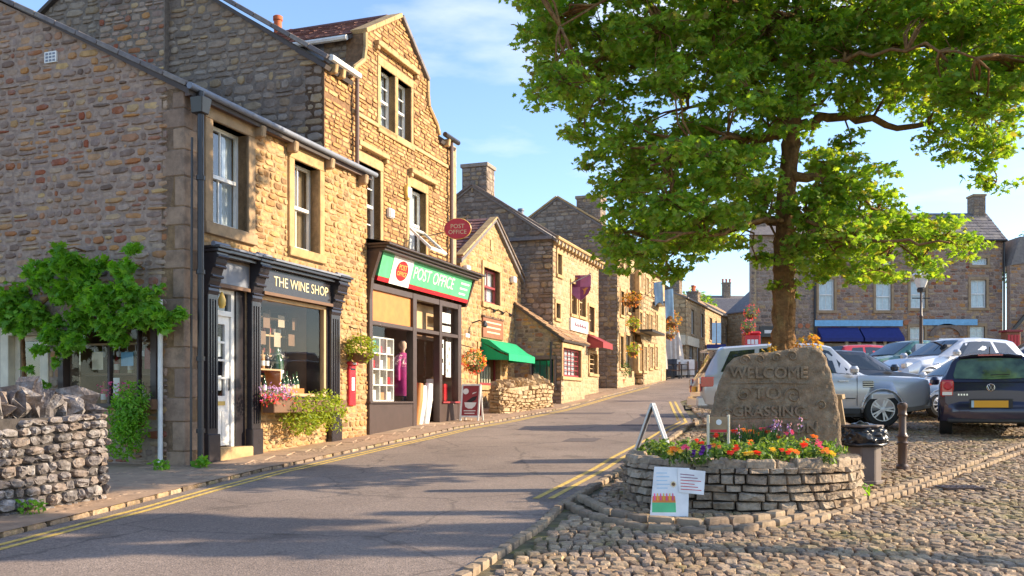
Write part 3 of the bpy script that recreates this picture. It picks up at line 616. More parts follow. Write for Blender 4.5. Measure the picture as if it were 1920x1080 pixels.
# verge stones along the gable
vg = Fr(GB.P(0,ZE+.03,-.1), (BK+Vector((0,0,RSL))).normalized(), -D, (Vector((0,0,1))-BK*RSL).normalized())
for i in range(10): MB().box(vg, i*.43-.1, i*.43+.32, 0, .07, -.1, .2).build('verge_stone', 'slate_grey', roof, bevel=.008)
g = MB(); g.tube([FA.P(-.1,ZE-.02,.17), FA.P(uE+.05,ZE-.02,.17)], .048, 10); g.build('gutter', 'lead_grey', wine, smooth=40)
B('eaves_board', 'pipe_brown', wine, FA, .0, uE, ZE-.12, ZE-.03, .0, .1)
for x in (478, 540, 609, 673): u = U(x); MB().box(FA, u-.06, u+.06, ZE-.27, ZE-.09, 0, .17, tn=.02).build('corbel', 'dressed_stone', wine, bevel=.02)
B('coping', 'lead_grey', wine, FA, U(608), uE, ZE-.03, ZE+.05, -.34, .1)
# hopper, downpipes at the corner
pp = MB(); pp.tube([FA.P(.1,ZE-.05,.2), FA.P(.1,.45,.2)], .045, 10); pipe = pp.build('downpipe', 'pipe_black', wine, smooth=40)
MB().box(FA, .02, .18, ZE-.36, ZE-.14, .1, .28, tu=.03, tn=.03).build('hopper', 'pipe_black', pipe, bevel=.01)
for z in (4.4,3.1,1.9,.9): MB().tube([FA.P(.1,z,.2),FA.P(.1,z+.06,.2)], .062, 10).build('collar', 'pipe_black', pipe, smooth=40)
MB().tube([FA.P(.02,ZE-.7,.12), FA.P(.02,.4,.1)], .018, 6).build('cable', 'pipe_black', wine)
MB().tube([GB.P(U(308,700,GB),2.75,.08), GB.P(U(308,700,GB),.35,.08)], .035, 10).build('waste_pipe', 'white_plastic', wine, smooth=40)
B('step', 'wood_dark', wine, FA, .2, .22, .2, .21, 0, .01)
# upper windows
window(wine, FA, *w1, rec=.16, fw=.055, bars=(2,1), sur=(.17,.24,.17), curtain=('curtain_white',.3), smat='dressed_stone', label='sash window over the shop door, its lower sash raised a little')
window(wine, FA, *w2, rec=.16, fw=.055, bars=(2,1), sur=(.15,.22,.15), curtain=('curtain_tan',.45), smat='dressed_warm')
# gable vent
v0 = GB.px(97,108); vn = B('vent', 'white_plastic', wine, GB, v0[0]-.11, v0[0]+.11, v0[1]-.08, v0[1]+.08, .0, .03)
for i in range(3):
    for j in range(3): MB().box(GB, v0[0]-.09+i*.065, v0[0]-.045+i*.065, v0[1]-.065+j*.048, v0[1]-.035+j*.048, .03, .034).build('slot', 'lead_grey', vn)
# --- shopfront
def pilaster(x0, x1, zb, label=None):
    u0, u1 = U(x0), U(x1); c = (u0+u1)/2; h = (u1-u0)/2
    p = MB().box(FA,u0,u1,zb,3.02,-.02,.09).build('pilaster', 'black_paint', wine, bevel=.008, label=label)
    B('plinth', 'black_paint', p, FA, u0-.02,u1+.02,zb,zb+.42,-.02,.12, bevel=.01)
    for d in (-.5,0,.5): B('flute', 'black_paint', p, FA, c+d*h-.012,c+d*h+.012, zb+.5, 2.8, .09, .105)
    # scrolled console
    pr = [(0,2.84),(.08,2.84),(.11,2.92),(.1,3.0),(.13,3.06),(.15,3.16),(.18,3.24),(.23,3.31),(.25,3.4),(.25,3.46),(0,3.46)]
    side = Fr(FA.P(u0-.01,0,0), NA, D); MB().prism(side, pr, 0, u1-u0+.02).build('console', 'black_paint', p, bevel=.006)
    for i in range(4): MB().tube([FA.P(u0-.012,3.4-i*.14,.25-i*.045), FA.P(u1+.012,3.4-i*.14,.25-i*.045)], .028-.003*i, 8).build('scroll', 'black_paint', p, smooth=40)
    MB().box(FA,u0-.04,u1+.04,3.46,3.51,-.02,.29).box(FA,u0-.06,u1+.06,3.51,3.55,-.02,.33).build('capital', 'black_paint', p, bevel=.008)
    MB().tube([FA.P(u0-.06,3.565,.22), FA.P(u1+.06,3.565,.22)], .04, 8).build('capping', 'lead_grey', p, smooth=40)
    return p
pilaster(380.5,399.6,.45); pilaster(463.5,480.6,.5); pilaster(613,630,.6)
for a, b, nm in ((399.6,463.5,0),(480.6,613,1)):
    u0, u1 = U(a), U(b)
    fb = MB().box(FA,u0,u1,3.02,3.42,-.02,.1 if nm else .05).build('fascia', 'black_paint' if nm else 'dressed_dark', wine, bevel=.006)
    MB().box(FA,u0,u1,3.42,3.47,-.02,.2).box(FA,u0,u1,3.47,3.52,-.02,.28).build('cornice', 'black_paint', fb, bevel=.006)
    MB().box(FA,u0,u1,3.52,3.55,-.02,.32).build('lead_flashing', 'lead_grey', fb)
    MB().box(FA,u0+.02,u1-.02,3.0,3.05,.1 if nm else .05,.14 if nm else .08).build('moulding', 'wood_dark', fb)
    if nm: text(fb, 'THE WINE SHOP', FA, (u0+u1)/2+.09, 3.235, .103, .225, 'gold_paint', .004, sx=.98)
    else: MB().box(FA,u0+.06,u1-.04,3.06,3.38,.05,.056).build('panel', 'lead_grey', fb)
# door
u0, u1 = U(400), U(463.5); zt = .66
dp = -.1; st = MB().box(FA,u0,u1,.3,zt,-.36,.12).build('door_step', 'dressed_warm', wine, bevel=.015)
ux = U(447); fm = MB().box(FA,u0,u0+.05,zt,3.0,dp-.06,dp+.03).box(FA,ux-.08,ux,zt,3.0,dp-.06,dp+.03).box(FA,u0+.05,ux-.08,2.94,3.0,dp-.06,dp+.03).box(FA,u0+.05,ux-.08,2.6,2.68,dp-.06,dp+.04).build('door_frame', 'white_paint', wine, bevel=.004)
MB().add([FA.P(u0+.05,2.68,dp-.03),FA.P(ux-.08,2.68,dp-.03),FA.P(ux-.08,2.94,dp-.03),FA.P(u0+.05,2.94,dp-.03)],[(0,1,2,3)]).build('fanlight', 'dim_glass', fm)
B('reveal', 'black_paint', wine, FA, ux+.002, u1-.003, .3, 3.0, -.37, -.04); B('soffit', 'wood_dark', wine, FA, u0+.002, ux-.002, 3.001, 3.018, -.37, .01)
a, b = u0+.05, ux-.08; db = MB().box(FA,a,b,zt+.02,1.42,dp-.05,dp).box(FA,a,a+.11,1.42,2.6,dp-.05,dp).box(FA,b-.11,b,1.42,2.6,dp-.05,dp).box(FA,a+.11,b-.11,2.48,2.6,dp-.05,dp).build('door', 'white_paint', wine, bevel=.004)
for i in range(4):
    y0 = 1.42+i*.265; MB().add([FA.P(a+.11,y0,dp-.03),FA.P(b-.11,y0,dp-.03),FA.P(b-.11,y0+.265,dp-.03),FA.P(a+.11,y0+.265,dp-.03)],[(0,1,2,3)]).build('pane', 'shop_glass', db)
    if i: B('glazing_bar', 'white_paint', db, FA, a+.11, b-.11, y0-.015, y0+.015, dp-.04, dp-.005)
for i in range(2): B('panel', 'white_paint', db, FA, a+.08+i*.19, a+.22+i*.19, .76, 1.2, dp, dp+.012, bevel=.005)
B('letterbox', 'brass', db, FA, a+.12, b-.12, 1.28, 1.34, dp, dp+.012); MB().tube([FA.P(b-.05,1.5,dp+.03), FA.P(b-.05,1.68,dp+.03)], .014, 8).build('handle', 'pipe_black', db)
MB().box(FA,a+.1,a+.3,2.0,2.3,dp-.045,dp-.04).build('notice', 'paper_white', db); MB().box(FA,a+.13,a+.32,1.5,1.72,dp-.045,dp-.04).build('notice', 'paper_white', db)
lantern = empty('door_lantern', FA.P(a+.1,2.8,dp+.1), 0, 'small amber lantern hanging above the white shop door', 'lantern')
MB().lathe(FA.P(a+.12,2.7,dp+.12), [(.03,0),(.055,.05),(.06,.12),(.03,.2),(.01,.24)], 10).build('shade', 'yellow_plastic', lantern, smooth=40)
# room behind the shopfront
rm = MB(); q0, q1 = u0, U(613)
P = FA.P; rm.add([P(q0,.35,-1.6),P(q1,.35,-1.6),P(q1,3.0,-1.6),P(q0,3.0,-1.6),P(q0,.35,-.385),P(q1,.35,-.385),P(q1,3.0,-.385),P(q0,3.0,-.385)], [(0,1,2,3),(0,4,7,3),(1,2,6,5),(0,1,5,4),(3,2,6,7)]); rm.build('shop_room', 'room_warm', wine)
# display window
u0, u1 = U(480.6), U(613); zb, zt2 = 1.42, 3.0
wfm = MB().box(FA,u0,u0+.05,zb,zt2,-.06,.02).box(FA,u1-.13,u1-.06,zb,zt2,-.06,.02).box(FA,u0+.05,u1-.13,zt2-.06,zt2,-.06,.02).box(FA,u0+.05,u1-.13,zb,zb+.05,-.06,.03).build('display_window', 'wood_light', wine, bevel=.004)
MB().add([P(u0+.05,zb+.05,-.03),P(u1-.13,zb+.05,-.03),P(u1-.13,zt2-.06,-.03),P(u0+.05,zt2-.06,-.03)],[(0,1,2,3)]).build('pane', 'shop_glass', wfm)
B('window_ledge', 'black_paint', wine, FA, u0, u1, zb-.08, zb, -.38, .14, bevel=.01)
B('reveal', 'black_paint', wine, FA, u1-.06, u1, zb, zt2, -.38, .03)
# goods in the window: crates, bottles, shelves
shelf_b = empty('display_shelf', P(2.4,1.42,-.6), 0, 'dark wooden shelving with wine bottles behind the wine shop window', 'shelf')
for z in (1.75,2.1,2.45,2.75): B('board', 'wood_light', shelf_b, FA, u0+.1, u1-.2, z, z+.03, -.95, -.65)
for x in (0,.6,1.2,1.7): B('upright', 'wood_dark', shelf_b, FA, u0+.1+x, u0+.13+x, 1.42, 2.9, -.95, -.65)
def bottle(pos, h=.3, mat='bottle_green', lab='paper_white', label='', grp=None):
    b = empty('wine_bottle', pos, rnd.random()*6, label, 'bottle', grp); s = h/.3
    MB().lathe(pos, [(.035*s,0),(.038*s,.01),(.038*s,.17*s),(.03*s,.2*s),(.014*s,.23*s),(.013*s,.29*s),(.015*s,.3*s)], 10).build('glass_body', mat, b, smooth=40)
    MB().lathe(pos+Vector((0,0,.05*s)), [(.0386*s,0),(.0386*s,.08*s)], 10).build('paper_label', lab, b, smooth=40); return b
rr = random.Random(4)
for z in (1.78,2.13,2.48):
    for i in range(11):
        if rr.random() < .85: bottle(P(u0+.2+i*.155, z, -.75), .28, rr.choice(['bottle_green','bottle_dark','tan_box']), rr.choice(['paper_white','gold_paint','dark_red']), 'wine bottle with paper label standing on the shelving behind the wine shop window', 'bottles on the wine shop shelves')
crate = empty('wine_crate', P(u0+.55,1.47,-.3), 0, 'open orange wooden wine crate on its side in the display window', 'crate')
c0 = u0+.3
for q in ((c0,c0+.6,1.44,1.465),(c0,c0+.6,1.84,1.865)): B('board', 'wood_light', crate, FA, *q, -.45,-.15)
for q in ((c0,c0+.025,1.465,1.84),(c0+.575,c0+.6,1.465,1.84)): B('board', 'orange_panel', crate, FA, *q, -.45,-.15)
for q in ((c0+.7,c0+1.25,1.44,1.46),(c0+.7,c0+1.25,1.56,1.58)): pass
small = empty('wine_box', P(c0+.95,1.47,-.3), 0, 'low wooden tray of bottles beside the crate in the display window', 'box')
B('board', 'orange_panel', small, FA, c0+.7, c0+1.3, 1.44, 1.56, -.42, -.4); B('board', 'orange_panel', small, FA, c0+.7, c0+1.3, 1.44, 1.56, -.17, -.15); B('board', 'wood_light', small, FA, c0+.7, c0+1.3, 1.44, 1.455, -.4, -.17)
for i, (du, z) in enumerate(((.15,1.87),(.3,1.87),(.42,1.87),(.2,1.47),(.35,1.47))): bottle(P(c0+du, z, -.3), .3, ['bottle_dark','tan_box','bottle_dark','tan_box','bottle_green'][i], 'paper_white', ['dark bottle with white label, left of three on top of the crate','pale bottle between two others on top of the crate','dark bottle, right of three on top of the crate','pale bottle lying inside the open crate','green bottle inside the open crate'][i])
for i in range(6): bottle(P(c0+.76+i*.1, 1.46, -.28), .31+.04*(i%3), rr.choice(['bottle_green','bottle_dark']), rr.choice(['paper_white','gold_paint']), 'wine bottle standing in the low tray by the crate', 'bottles in the low tray')
bottle(P(c0+1.0,1.46,-.5), .95, 'bottle_green', 'paper_white', 'huge green display bottle at the back of the wine shop window')
for i in range(8):
    zz_ = 2.3+.3*(i//4); q = B('notice', ['gable_mortar','wood_dark','far_wall','wood_dark'][(i*3)%4], None, FA, U(490)+.15+(i%4)*.4+.03*i, U(490)+.34+(i%4)*.4+.03*i, zz_-.02*(i%3), zz_+.2, -.45, -.445); tag(q, 'small card notice hung in the upper part of the wine shop window', 'notice', 'card notices in the wine shop window')
# gable ground floor: pale door and dark shop window
u0, v0, u1, v1 = gdoor
MB().box(GB,u0,u0+.16,v0,v1,-.2,.02).box(GB,u1-.16,u1,v0,v1,-.2,.02).box(GB,u0+.16,u1-.16,v1-.2,v1,-.2,.02).box(GB,u0+.16,u1-.16,v0,v0+.9,-.2,-.08).build('side_door_frame', 'cream_paint', wine, bevel=.006)
sd = MB().box(GB,u0+.16,u0+.26,1.2,v1-.2,-.18,-.1).box(GB,u1-.26,u1-.16,1.2,v1-.2,-.18,-.1).box(GB,u0+.26,u1-.26,v1-.28,v1-.2,-.18,-.1).build('side_door', 'cream_paint', wine, bevel=.004)
MB().add([GB.P(u0+.26,1.2,-.14),GB.P(u1-.26,1.2,-.14),GB.P(u1-.26,v1-.28,-.14),GB.P(u0+.26,v1-.28,-.14)],[(0,1,2,3)]).build('pane', 'dim_glass', sd)
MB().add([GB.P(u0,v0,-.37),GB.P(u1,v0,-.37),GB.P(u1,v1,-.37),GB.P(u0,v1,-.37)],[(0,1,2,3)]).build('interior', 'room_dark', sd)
u0, v0, u1, v1 = gwin
gw = MB().box(GB,u0,u0+.1,v0,v1,-.1,.04).box(GB,u1-.1,u1,v0,v1,-.1,.04).box(GB,u0+.1,u1-.1,v1-.08,v1,-.1,.04).box(GB,u0+.1,u1-.1,v0,v0+.06,-.1,.08).box(GB,(u0+u1)/2-.02,(u0+u1)/2+.02,v0+.06,v1-.08,-.09,-.01).box(GB,u0+.35,u0+.38,v0+.06,v1-.08,-.09,-.01).build('side_window', 'brown_black', wine, bevel=.004)
for a, b in ((u0+.1,u0+.35),(u0+.38,(u0+u1)/2-.02),((u0+u1)/2+.02,u1-.1)): MB().add([GB.P(a,v0+.06,-.05),GB.P(b,v0+.06,-.05),GB.P(b,v1-.08,-.05),GB.P(a,v1-.08,-.05)],[(0,1,2,3)]).build('pane', 'shop_glass', gw)
P2 = GB.P; MB().add([P2(u0,v0,-1.1),P2(u1,v0,-1.1),P2(u1,v1,-1.1),P2(u0,v1,-1.1),P2(u0,v0,-.385),P2(u1,v0,-.385),P2(u1,v1,-.385),P2(u0,v1,-.385)], [(0,1,2,3),(0,4,7,3),(1,2,6,5),(0,1,5,4),(3,2,6,7)]).build('shop_room', 'room_warm', wine)
rk = empty('glass_rack', P2((u0+u1)/2,2.1,-.3), 0, 'rail of upturned wine glasses inside the side window', 'rack')
B('rail', 'wood_light', rk, GB, u0+.12, u1-.12, 2.16, 2.19, -.34, -.26); B('rail', 'wood_dark', rk, GB, u0+.12, u1-.12, 1.72, 1.75, -.5, -.3)
for i in range(9):
    p = P2(u0+.2+i*.15, 2.16, -.3); gl = empty('wine_glass', p, 0, 'upturned wine glass hanging from the rail in the side window', 'glass', 'wine glasses on the rail')
    MB().lathe(p-Vector((0,0,.17)), [(.028,0),(.042,.04),(.035,.075),(.006,.09),(.005,.165),(.033,.17)], 10).build('bowl', 'curtain_white', gl, smooth=40)
for i, (du, z, m_) in enumerate(((.25,1.31,'bottle_dark'),(.45,1.31,'dark_red'),(.62,1.31,'bottle_green'),(.85,1.75,'gold_paint'),(1.1,1.75,'dark_red'),(1.2,1.31,'bottle_dark'),(.3,1.75,'bottle_green'),(1.35,1.31,'tan_box'))):
    bottle(P2(u0+du, z, -.42), .32, m_, 'paper_white', 'wine bottle standing in the side window under the vine', 'bottles in the side window')
for i, (a, z, w_, h_, m_) in enumerate(((.85,1.4,.16,.28,'paper_white'),(.2,1.8,.2,.3,'dark_red'),(1.15,1.8,.2,.26,'cream_paint'),(.6,1.85,.22,.2,'blue_sign'))):
    q = B('poster', m_, None, GB, u0+a, u0+a+w_, z, z+h_, -.2, -.195); tag(q, ['white notice leaning in the side window','red poster in the side window','cream card in the side window','blue card in the side window'][i], 'poster')
# ------------------------------------------------------------------ POST OFFICE (tall gabled building)
FP = FA.off(-.35); po = empty('post_office_building', FP.P(5.5,.6), 0, 'tall three storey sandstone building with shaped front gable over the post office', 'building')
qx = lambda x, y: FP.px(x, y)
uL = qx(608,200)[0]; pk = qx(750,33); sL = qx(683,62); sR = qx(800,153); bL = qx(657,158); bR = qx(820,252); eR = qx(845,275); zE = qx(608,108)[1]-.05
poly = [(uL,4.9),(uE+.01,4.9),(uE+.01,.3),(eR[0],.3),(eR[0],zE),(bR[0],zE),(bR[0]-.1,zE+.22),(sR[0]+.06,zE+.5),(sR[0],zE+.78),(sR[0],sR[1]),(pk[0],pk[1]),(sL[0],sL[1]),(sL[0],zE+.78),(sL[0]-.06,zE+.5),(bL[0]+.1,zE+.22),(bL[0],zE),(uL,zE)]
wa = (qx(672,300)[0], qx(672,446)[1], qx(712.6,300)[0], qx(672,301)[1]); wb = (qx(767,400)[0], wa[1]-.02, qx(798,400)[0], wa[3])
la = (qx(712.6,200)[0], qx(712,236)[1], qx(740,200)[0], qx(712.6,123)[1]); lb = (qx(745,200)[0], la[1], qx(770,200)[0], la[3])
shop_hole = (uE+.12, .3, eR[0]-.15, 3.6)
zst = qx(664,209)[1]
wallp = stone_wall(po, FP, poly, [wa, wb, la, lb, shop_hole], 'post_stone', 'post_mortar', kind='squared', thick=.4, name='front_wall', course=(.06,.1), width=(.13,.4), gap=.016, t=(.003,.03), split=.05, rot=.025, wavy=.006, seed=12,
   skip=[(wa[0]-.14,wa[1]-.15,wa[2]+.14,wa[3]+.2),(wb[0]-.14,wb[1]-.15,wb[2]+.14,wb[3]+.2),(la[0]-.14,la[1]-.15,lb[2]+.14,la[3]+.2),(uL,zst-.06,eR[0],zst+.03)])
B('string_course', 'dressed_warm', po, FP, qx(664,200)[0]-.1, eR[0], zst-.06, zst+.02, 0, .05, bevel=.008)
for t_, x0, x1, yv in ((0,703.7,779,81.5),(1,767,813,0),(2,668,722,0)):
    vv = qx(703.7,81.5)[1] if t_ == 0 else wa[3]+.32
    a, b = qx(x0,300)[0]-.06, qx(x1,300)[0]+.0
    hm = MB().box(FP,a,b,vv-.05,vv+.05,0,.12).box(FP,a,a+.1,vv-.13,vv-.05,0,.1).box(FP,b-.1,b,vv-.13,vv-.05,0,.1).build('hood_mould', 'dressed_warm', po, bevel=.01)
window(po, FP, *wa, rec=.14, fw=.06, bars=(1,2), sur=(.12,.2,.14), smat='dressed_warm', proud=.02, curtain=None)
wbo = window(po, FP, *wb, rec=.14, fw=.06, bars=(1,1), sur=(.12,.2,.14), smat='dressed_warm', proud=.02, curtain=('curtain_white',.9), openp=True, label='sash window whose lower light is pushed open outwards')
cas = Fr(FP.P(wb[0],wa[1]+.62,-.08), D, (NA+Vector((0,0,1.1))).normalized(), (Vector((0,0,1))*1-NA*1.1).normalized())
wd = wb[2]-wb[0]; cf = MB().box(cas,.03,wd+.02,-.78,-.71,0,.05).box(cas,.03,wd+.02,-.07,0,0,.05).box(cas,.03,.1,-.71,-.07,0,.05).box(cas,wd-.05,wd+.02,-.71,-.07,0,.05).build('open_casement', 'white_paint', wbo)
MB().add([cas.P(.1,-.71,.03),cas.P(wd-.05,-.71,.03),cas.P(wd-.05,-.07,.03),cas.P(.1,-.07,.03)],[(0,1,2,3)]).build('pane', 'dim_glass', wbo)
window(po, FP, *la, rec=.14, fw=.05, bars=(1,2), sur=(.12,.18,.14), smat='dressed_warm', proud=.02, curtain=('curtain_white',.3))
window(po, FP, *lb, rec=.14, fw=.05, bars=(1,2), sur=(.1,.176,.136), smat='dressed_warm', proud=.024, curtain=('curtain_white',.3))
# gable copings
def coping(b, fr, pts, wd, th, n0, n1, mat, seg=.5):
    for a, c in zip(pts, pts[1:]):
        d = Vector((c[0]-a[0], c[1]-a[1])); ln = d.length; k = max(1, round(ln/seg)); d.normalize()
        f2 = Fr(fr.P(a[0],a[1]), fr.U*d.x+fr.V*d.y, fr.N, fr.V*d.x-fr.U*d.y)
        for i in range(k): MB().box(f2, ln/k*i+.003, ln/k*(i+1)-.003, 0, th, n0, n1).build('coping_stone', mat, b, bevel=.008)
coping(po, FP, [sL, pk], 0, .09, -.3, .08, 'dressed_warm'); coping(po, FP, [pk, sR], 0, .09, -.3, .08, 'slate_grey')
for sgn, pts in ((1, [(sL[0],sL[1]),(sL[0],zE+.78),(sL[0]-.06,zE+.5),(bL[0]+.1,zE+.22),(bL[0]-.05,zE)]), (1, [(sR[0],sR[1]),(sR[0],zE+.78),(sR[0]+.06,zE+.5),(bR[0]-.1,zE+.22),(bR[0]+.05,zE)])):
    mb = MB()
    for a, c in zip(pts, pts[1:]): mb.tube([FP.P(a[0],a[1],.03), FP.P(c[0],c[1],.03)], .05, 6)
    mb.build('curved_coping', 'dressed_warm', po)
# gable end facing the camera, with its chimney breast
CE = FP.P(uL,0); GE = Fr(CE, BK, -D); sp_ = .62; DP = 9.5
rzp = zE+sp_*DP/2
wge = stone_wall(po, GE, [(.02,4.5),(DP,4.5),(DP,zE),(DP/2,rzp),(.02,zE)], [], 'grey_stone', 'grey_mortar', kind='rubble', thick=.4, name='gable_wall', course=(.1,.2), width=(.16,.5), gap=.016, t=(.01,.035), seed=15)
c0, c1 = U(318,60,GE), U(196,60,GE)
cb = stone_wall(po, GE.off(.14), [(c0,5.5),(c1,5.5),(c1,11.3),(c0,11.3)], [], 'gable_stone', 'grey_mortar', kind='rubble', thick=.9, name='chimney_breast', course=(.09,.17), width=(.14,.4), gap=.016, t=(.008,.03), seed=16, maxn=120)
up = MB()
for ua, ub in ((uL-.1,bL[0]-.06),(bR[0]+.06,eR[0]+.1)):
    fr4 = Fr(FP.P(0,zE-.05,0), D, (NA*sp_+Vector((0,0,1))).normalized(), (BK+Vector((0,0,sp_))).normalized()); up.box(fr4, ua, ub, -.12, .6, -.08, 0)
for s in (0,1):
    s0, s1 = (.5, DP/2) if s == 0 else (DP+.1, DP/2); z0 = zE-.05+(s0*sp_ if s == 0 else 0); a = GE.P(s0,z0,.1); b = GE.P(s1,rzp+.08,.1); dl = D*(eR[0]-uL+.2); th = Vector((0,0,-.08))
    up.add([a,a+dl,b+dl,b,a+th,a+dl+th,b+dl+th,b+th], [(0,1,2,3),(4,5,6,7),(0,1,5,4),(3,0,4,7),(1,2,6,5),(2,3,7,6)])
mr = up.build('roof', 'roof_base', po)
vf = Fr(GE.P(-.12,zE,.0), (BK+Vector((0,0,sp_))).normalized(), -D, (Vector((0,0,1))-BK*sp_).normalized())
for i in range(12): MB().box(vf, i*.46, i*.46+.45, -.02, .06, -.1, .14).build('verge_stone', 'slate_grey', mr, bevel=.008)
MB().box(FP, eR[0]-.01, eR[0]+.39, .3, zE, -DP, -.02).build('side_wall', 'pale_mortar', po)
for u in (uL+.12, uL+.4, bR[0]+.3): MB().box(FP, u, u+.1, zE-.2, zE-.03, 0, .16, tn=.02).build('corbel', 'dressed_warm', po, bevel=.015)
MB().tube([FP.P(uL-.05,zE+.02,.17), FP.P(bL[0]+.05,zE+.02,.17)], .06, 8).build('gutter', 'white_plastic', po, smooth=40)
MB().tube([FP.P(bR[0]+.1,zE+.02,.15), FP.P(eR[0]+.12,zE+.02,.15)], .06, 8).build('gutter', 'pipe_black', po, smooth=40)
MB().tube([FP.P(qx(661,200)[0],zE,.1), FP.P(qx(661,200)[0],5.72,.1)], .04, 8).build('downpipe', 'pipe_brown', po, smooth=40)
MB().tube([FP.P(eR[0]-.18,zE,.1), FP.P(eR[0]-.18,3.6,.1)], .045, 8).build('downpipe', 'pipe_brown', po, smooth=40)
# cross roof over the front gable, red slates, gutter, cheek
gs = (pk[1]-sL[1])/(pk[0]-sL[0]); LN = 5.0
rb_ = MB()
for sg, sh in ((-1,sL),(1,sR)):
    a = FP.P(pk[0],pk[1]+.03,-.25); b = FP.P(sh[0]+sg*.1, sh[1]-.03,-.25); dl = BK*LN; th = Vector((0,0,-.08)); rb_.add([a,b,b+dl,a+dl,a+th,b+th,b+dl+th,a+dl+th], [(0,1,2,3),(4,5,6,7),(1,2,6,5),(0,1,5,4)])
cr_ = rb_.build('dormer_roof', 'roof_base', po)
sf = Fr(FP.P(sL[0]-.1,sL[1]-.01,-.25), BK, (-D*gs+Vector((0,0,1))).normalized(), (D+Vector((0,0,gs))).normalized()); ll = math.hypot(pk[0]-sL[0]+.1, pk[1]-sL[1])
emit(lay(sf, [(0,0),(LN,0),(LN,ll),(0,ll)], course=(.16,.2), width=(.2,.32), gap=.004, t=(.02,.035), sink=0, rot=.008, split=0, seed=9, slate=True), 'slate', 'slate_red', cr_, 'slate', 'slates', 200, 8)
MB().tube([FP.P(pk[0],pk[1]+.05,-.3), FP.P(pk[0],pk[1]+.05,-.3)+BK*4.6], .06, 8).build('ridge_tile', 'slate_red', cr_, smooth=40)
MB().tube([FP.P(sL[0]-.16,sL[1]-.1,-.3), FP.P(sL[0]-.16,sL[1]-.1,-.3)+BK*2.9], .055, 8).build('gutter', 'white_plastic', cr_, smooth=40)
ck = Fr(FP.P(sL[0]+.02,0,-.38), BK, -D)
MB().box(ck,.55,3.2,zE-.2,sL[1]-.03,-.06,0).build('lead_cheek', 'lead_grey', po); emit(lay(ck, [(.0,zE-.2),(.55,zE-.2),(.55,sL[1]-.05),(.0,sL[1]-.05)], course=(.08,.14), width=(.14,.3), t=(.01,.03), seed=3), 'rubble', 'grey_stone', B('cheek_wall', 'grey_mortar', po, ck, 0,.55,zE-.2,sL[1]-.03,-.1,0), 'stone', 'stonework', 40, 10)
q = Zpt(521,40,21.0); cp = MB().lathe(q-Vector((0,0,.5)), [(.09,0),(.09,.5),(.11,.52),(.11,.6),(.08,.62)], 12).build('chimney_pot', 'chimney_pot', po, smooth=40)
q = Zpt(548,50,21.2); MB().lathe(q-Vector((0,0,.5)), [(.07,0),(.07,.4),(.08,.42)], 10).build('chimney_pot', 'chimney_pot', po, smooth=40)
# --- post office shopfront, standing proud to the street line
S = lambda x, y=700: FA.px(x, y)
u0, u1 = S(688)[0], S(860)[0]; zg = .55; rt = 1.30
fm_ = [(688,694),(770,777),(820,825),(855,861)]
pf = empty('post_office_shopfront', FA.P(u0,.6), 0, 'dark timber post office shopfront with orange panel and tall windows', 'shopfront')
for a, b in fm_: B('post', 'brown_black', pf, FA, U(a), U(b), zg, 3.62, -.1, .06, bevel=.006)
for a, b in ((694,770),(777,820),(825,855)):
    B('transom', 'brown_black', pf, FA, U(a), U(b), 2.82, 2.9, -.08, .05, bevel=.005); B('head_rail', 'brown_black', pf, FA, U(a), U(b), 3.5, 3.62, -.08, .05, bevel=.005)
B('stall_riser', 'brown_black', pf, FA, U(694), U(770), zg-.2, rt, -.12, .05, bevel=.006); B('stall_riser', 'brown_black', pf, FA, U(825), U(855), zg-.2, rt, -.12, .05, bevel=.006)
B('riser_cap', 'brown_black', pf, FA, U(686), U(771), rt, rt+.04, -.14, .1); B('riser_cap', 'dark_red', pf, FA, U(824), U(862), rt, rt+.04, -.14, .1)
MB().add([FA.P(U(694),2.9,-.0),FA.P(U(770),2.9,-.0),FA.P(U(770),3.5,-.0),FA.P(U(694),3.5,-.0)],[(0,1,2,3)]).build('upper_panel', 'orange_panel', pf)
for a, b, z0, z1 in ((694,770,rt+.04,2.82),(825,855,rt+.04,2.82),(825,855,2.9,3.5)): MB().add([FA.P(U(a),z0,-.02),FA.P(U(b),z0,-.02),FA.P(U(b),z1,-.02),FA.P(U(a),z1,-.02)],[(0,1,2,3)]).build('pane', 'shop_glass', pf)
B('blind', 'paper_white', pf, FA, U(827), U(850), 3.14, 3.38, -.08,-.07); B('blind', 'paper_white', pf, FA, U(827), U(850), 2.94, 3.08, -.08,-.07)
# recessed door
B('recess_step', 'brown_black', pf, FA, U(777), U(820), .5, .82, -.9, .02); 
da, db2 = FA.px(778,700,-.3)[0]-.08, FA.px(822,700,-.3)[0]
dd = MB().box(FA,da,da+.08,.82,2.82,-.35,-.3).box(FA,db2-.08,db2,.82,2.82,-.35,-.3).box(FA,da+.08,db2-.08,.82,1.25,-.35,-.3).box(FA,da+.08,db2-.08,2.72,2.82,-.35,-.3).build('door', 'wood_dark', pf)
MB().add([FA.P(da+.08,1.25,-.32),FA.P(db2-.08,1.25,-.32),FA.P(db2-.08,2.72,-.32),FA.P(da+.08,2.72,-.32)],[(0,1,2,3)]).build('pane', 'shop_glass', dd)
MB().add([FA.P(da,2.9,-.3),FA.P(db2,2.9,-.3),FA.P(db2,3.5,-.3),FA.P(da,3.5,-.3)],[(0,1,2,3)]).build('recess_head', 'wood_light', pf)
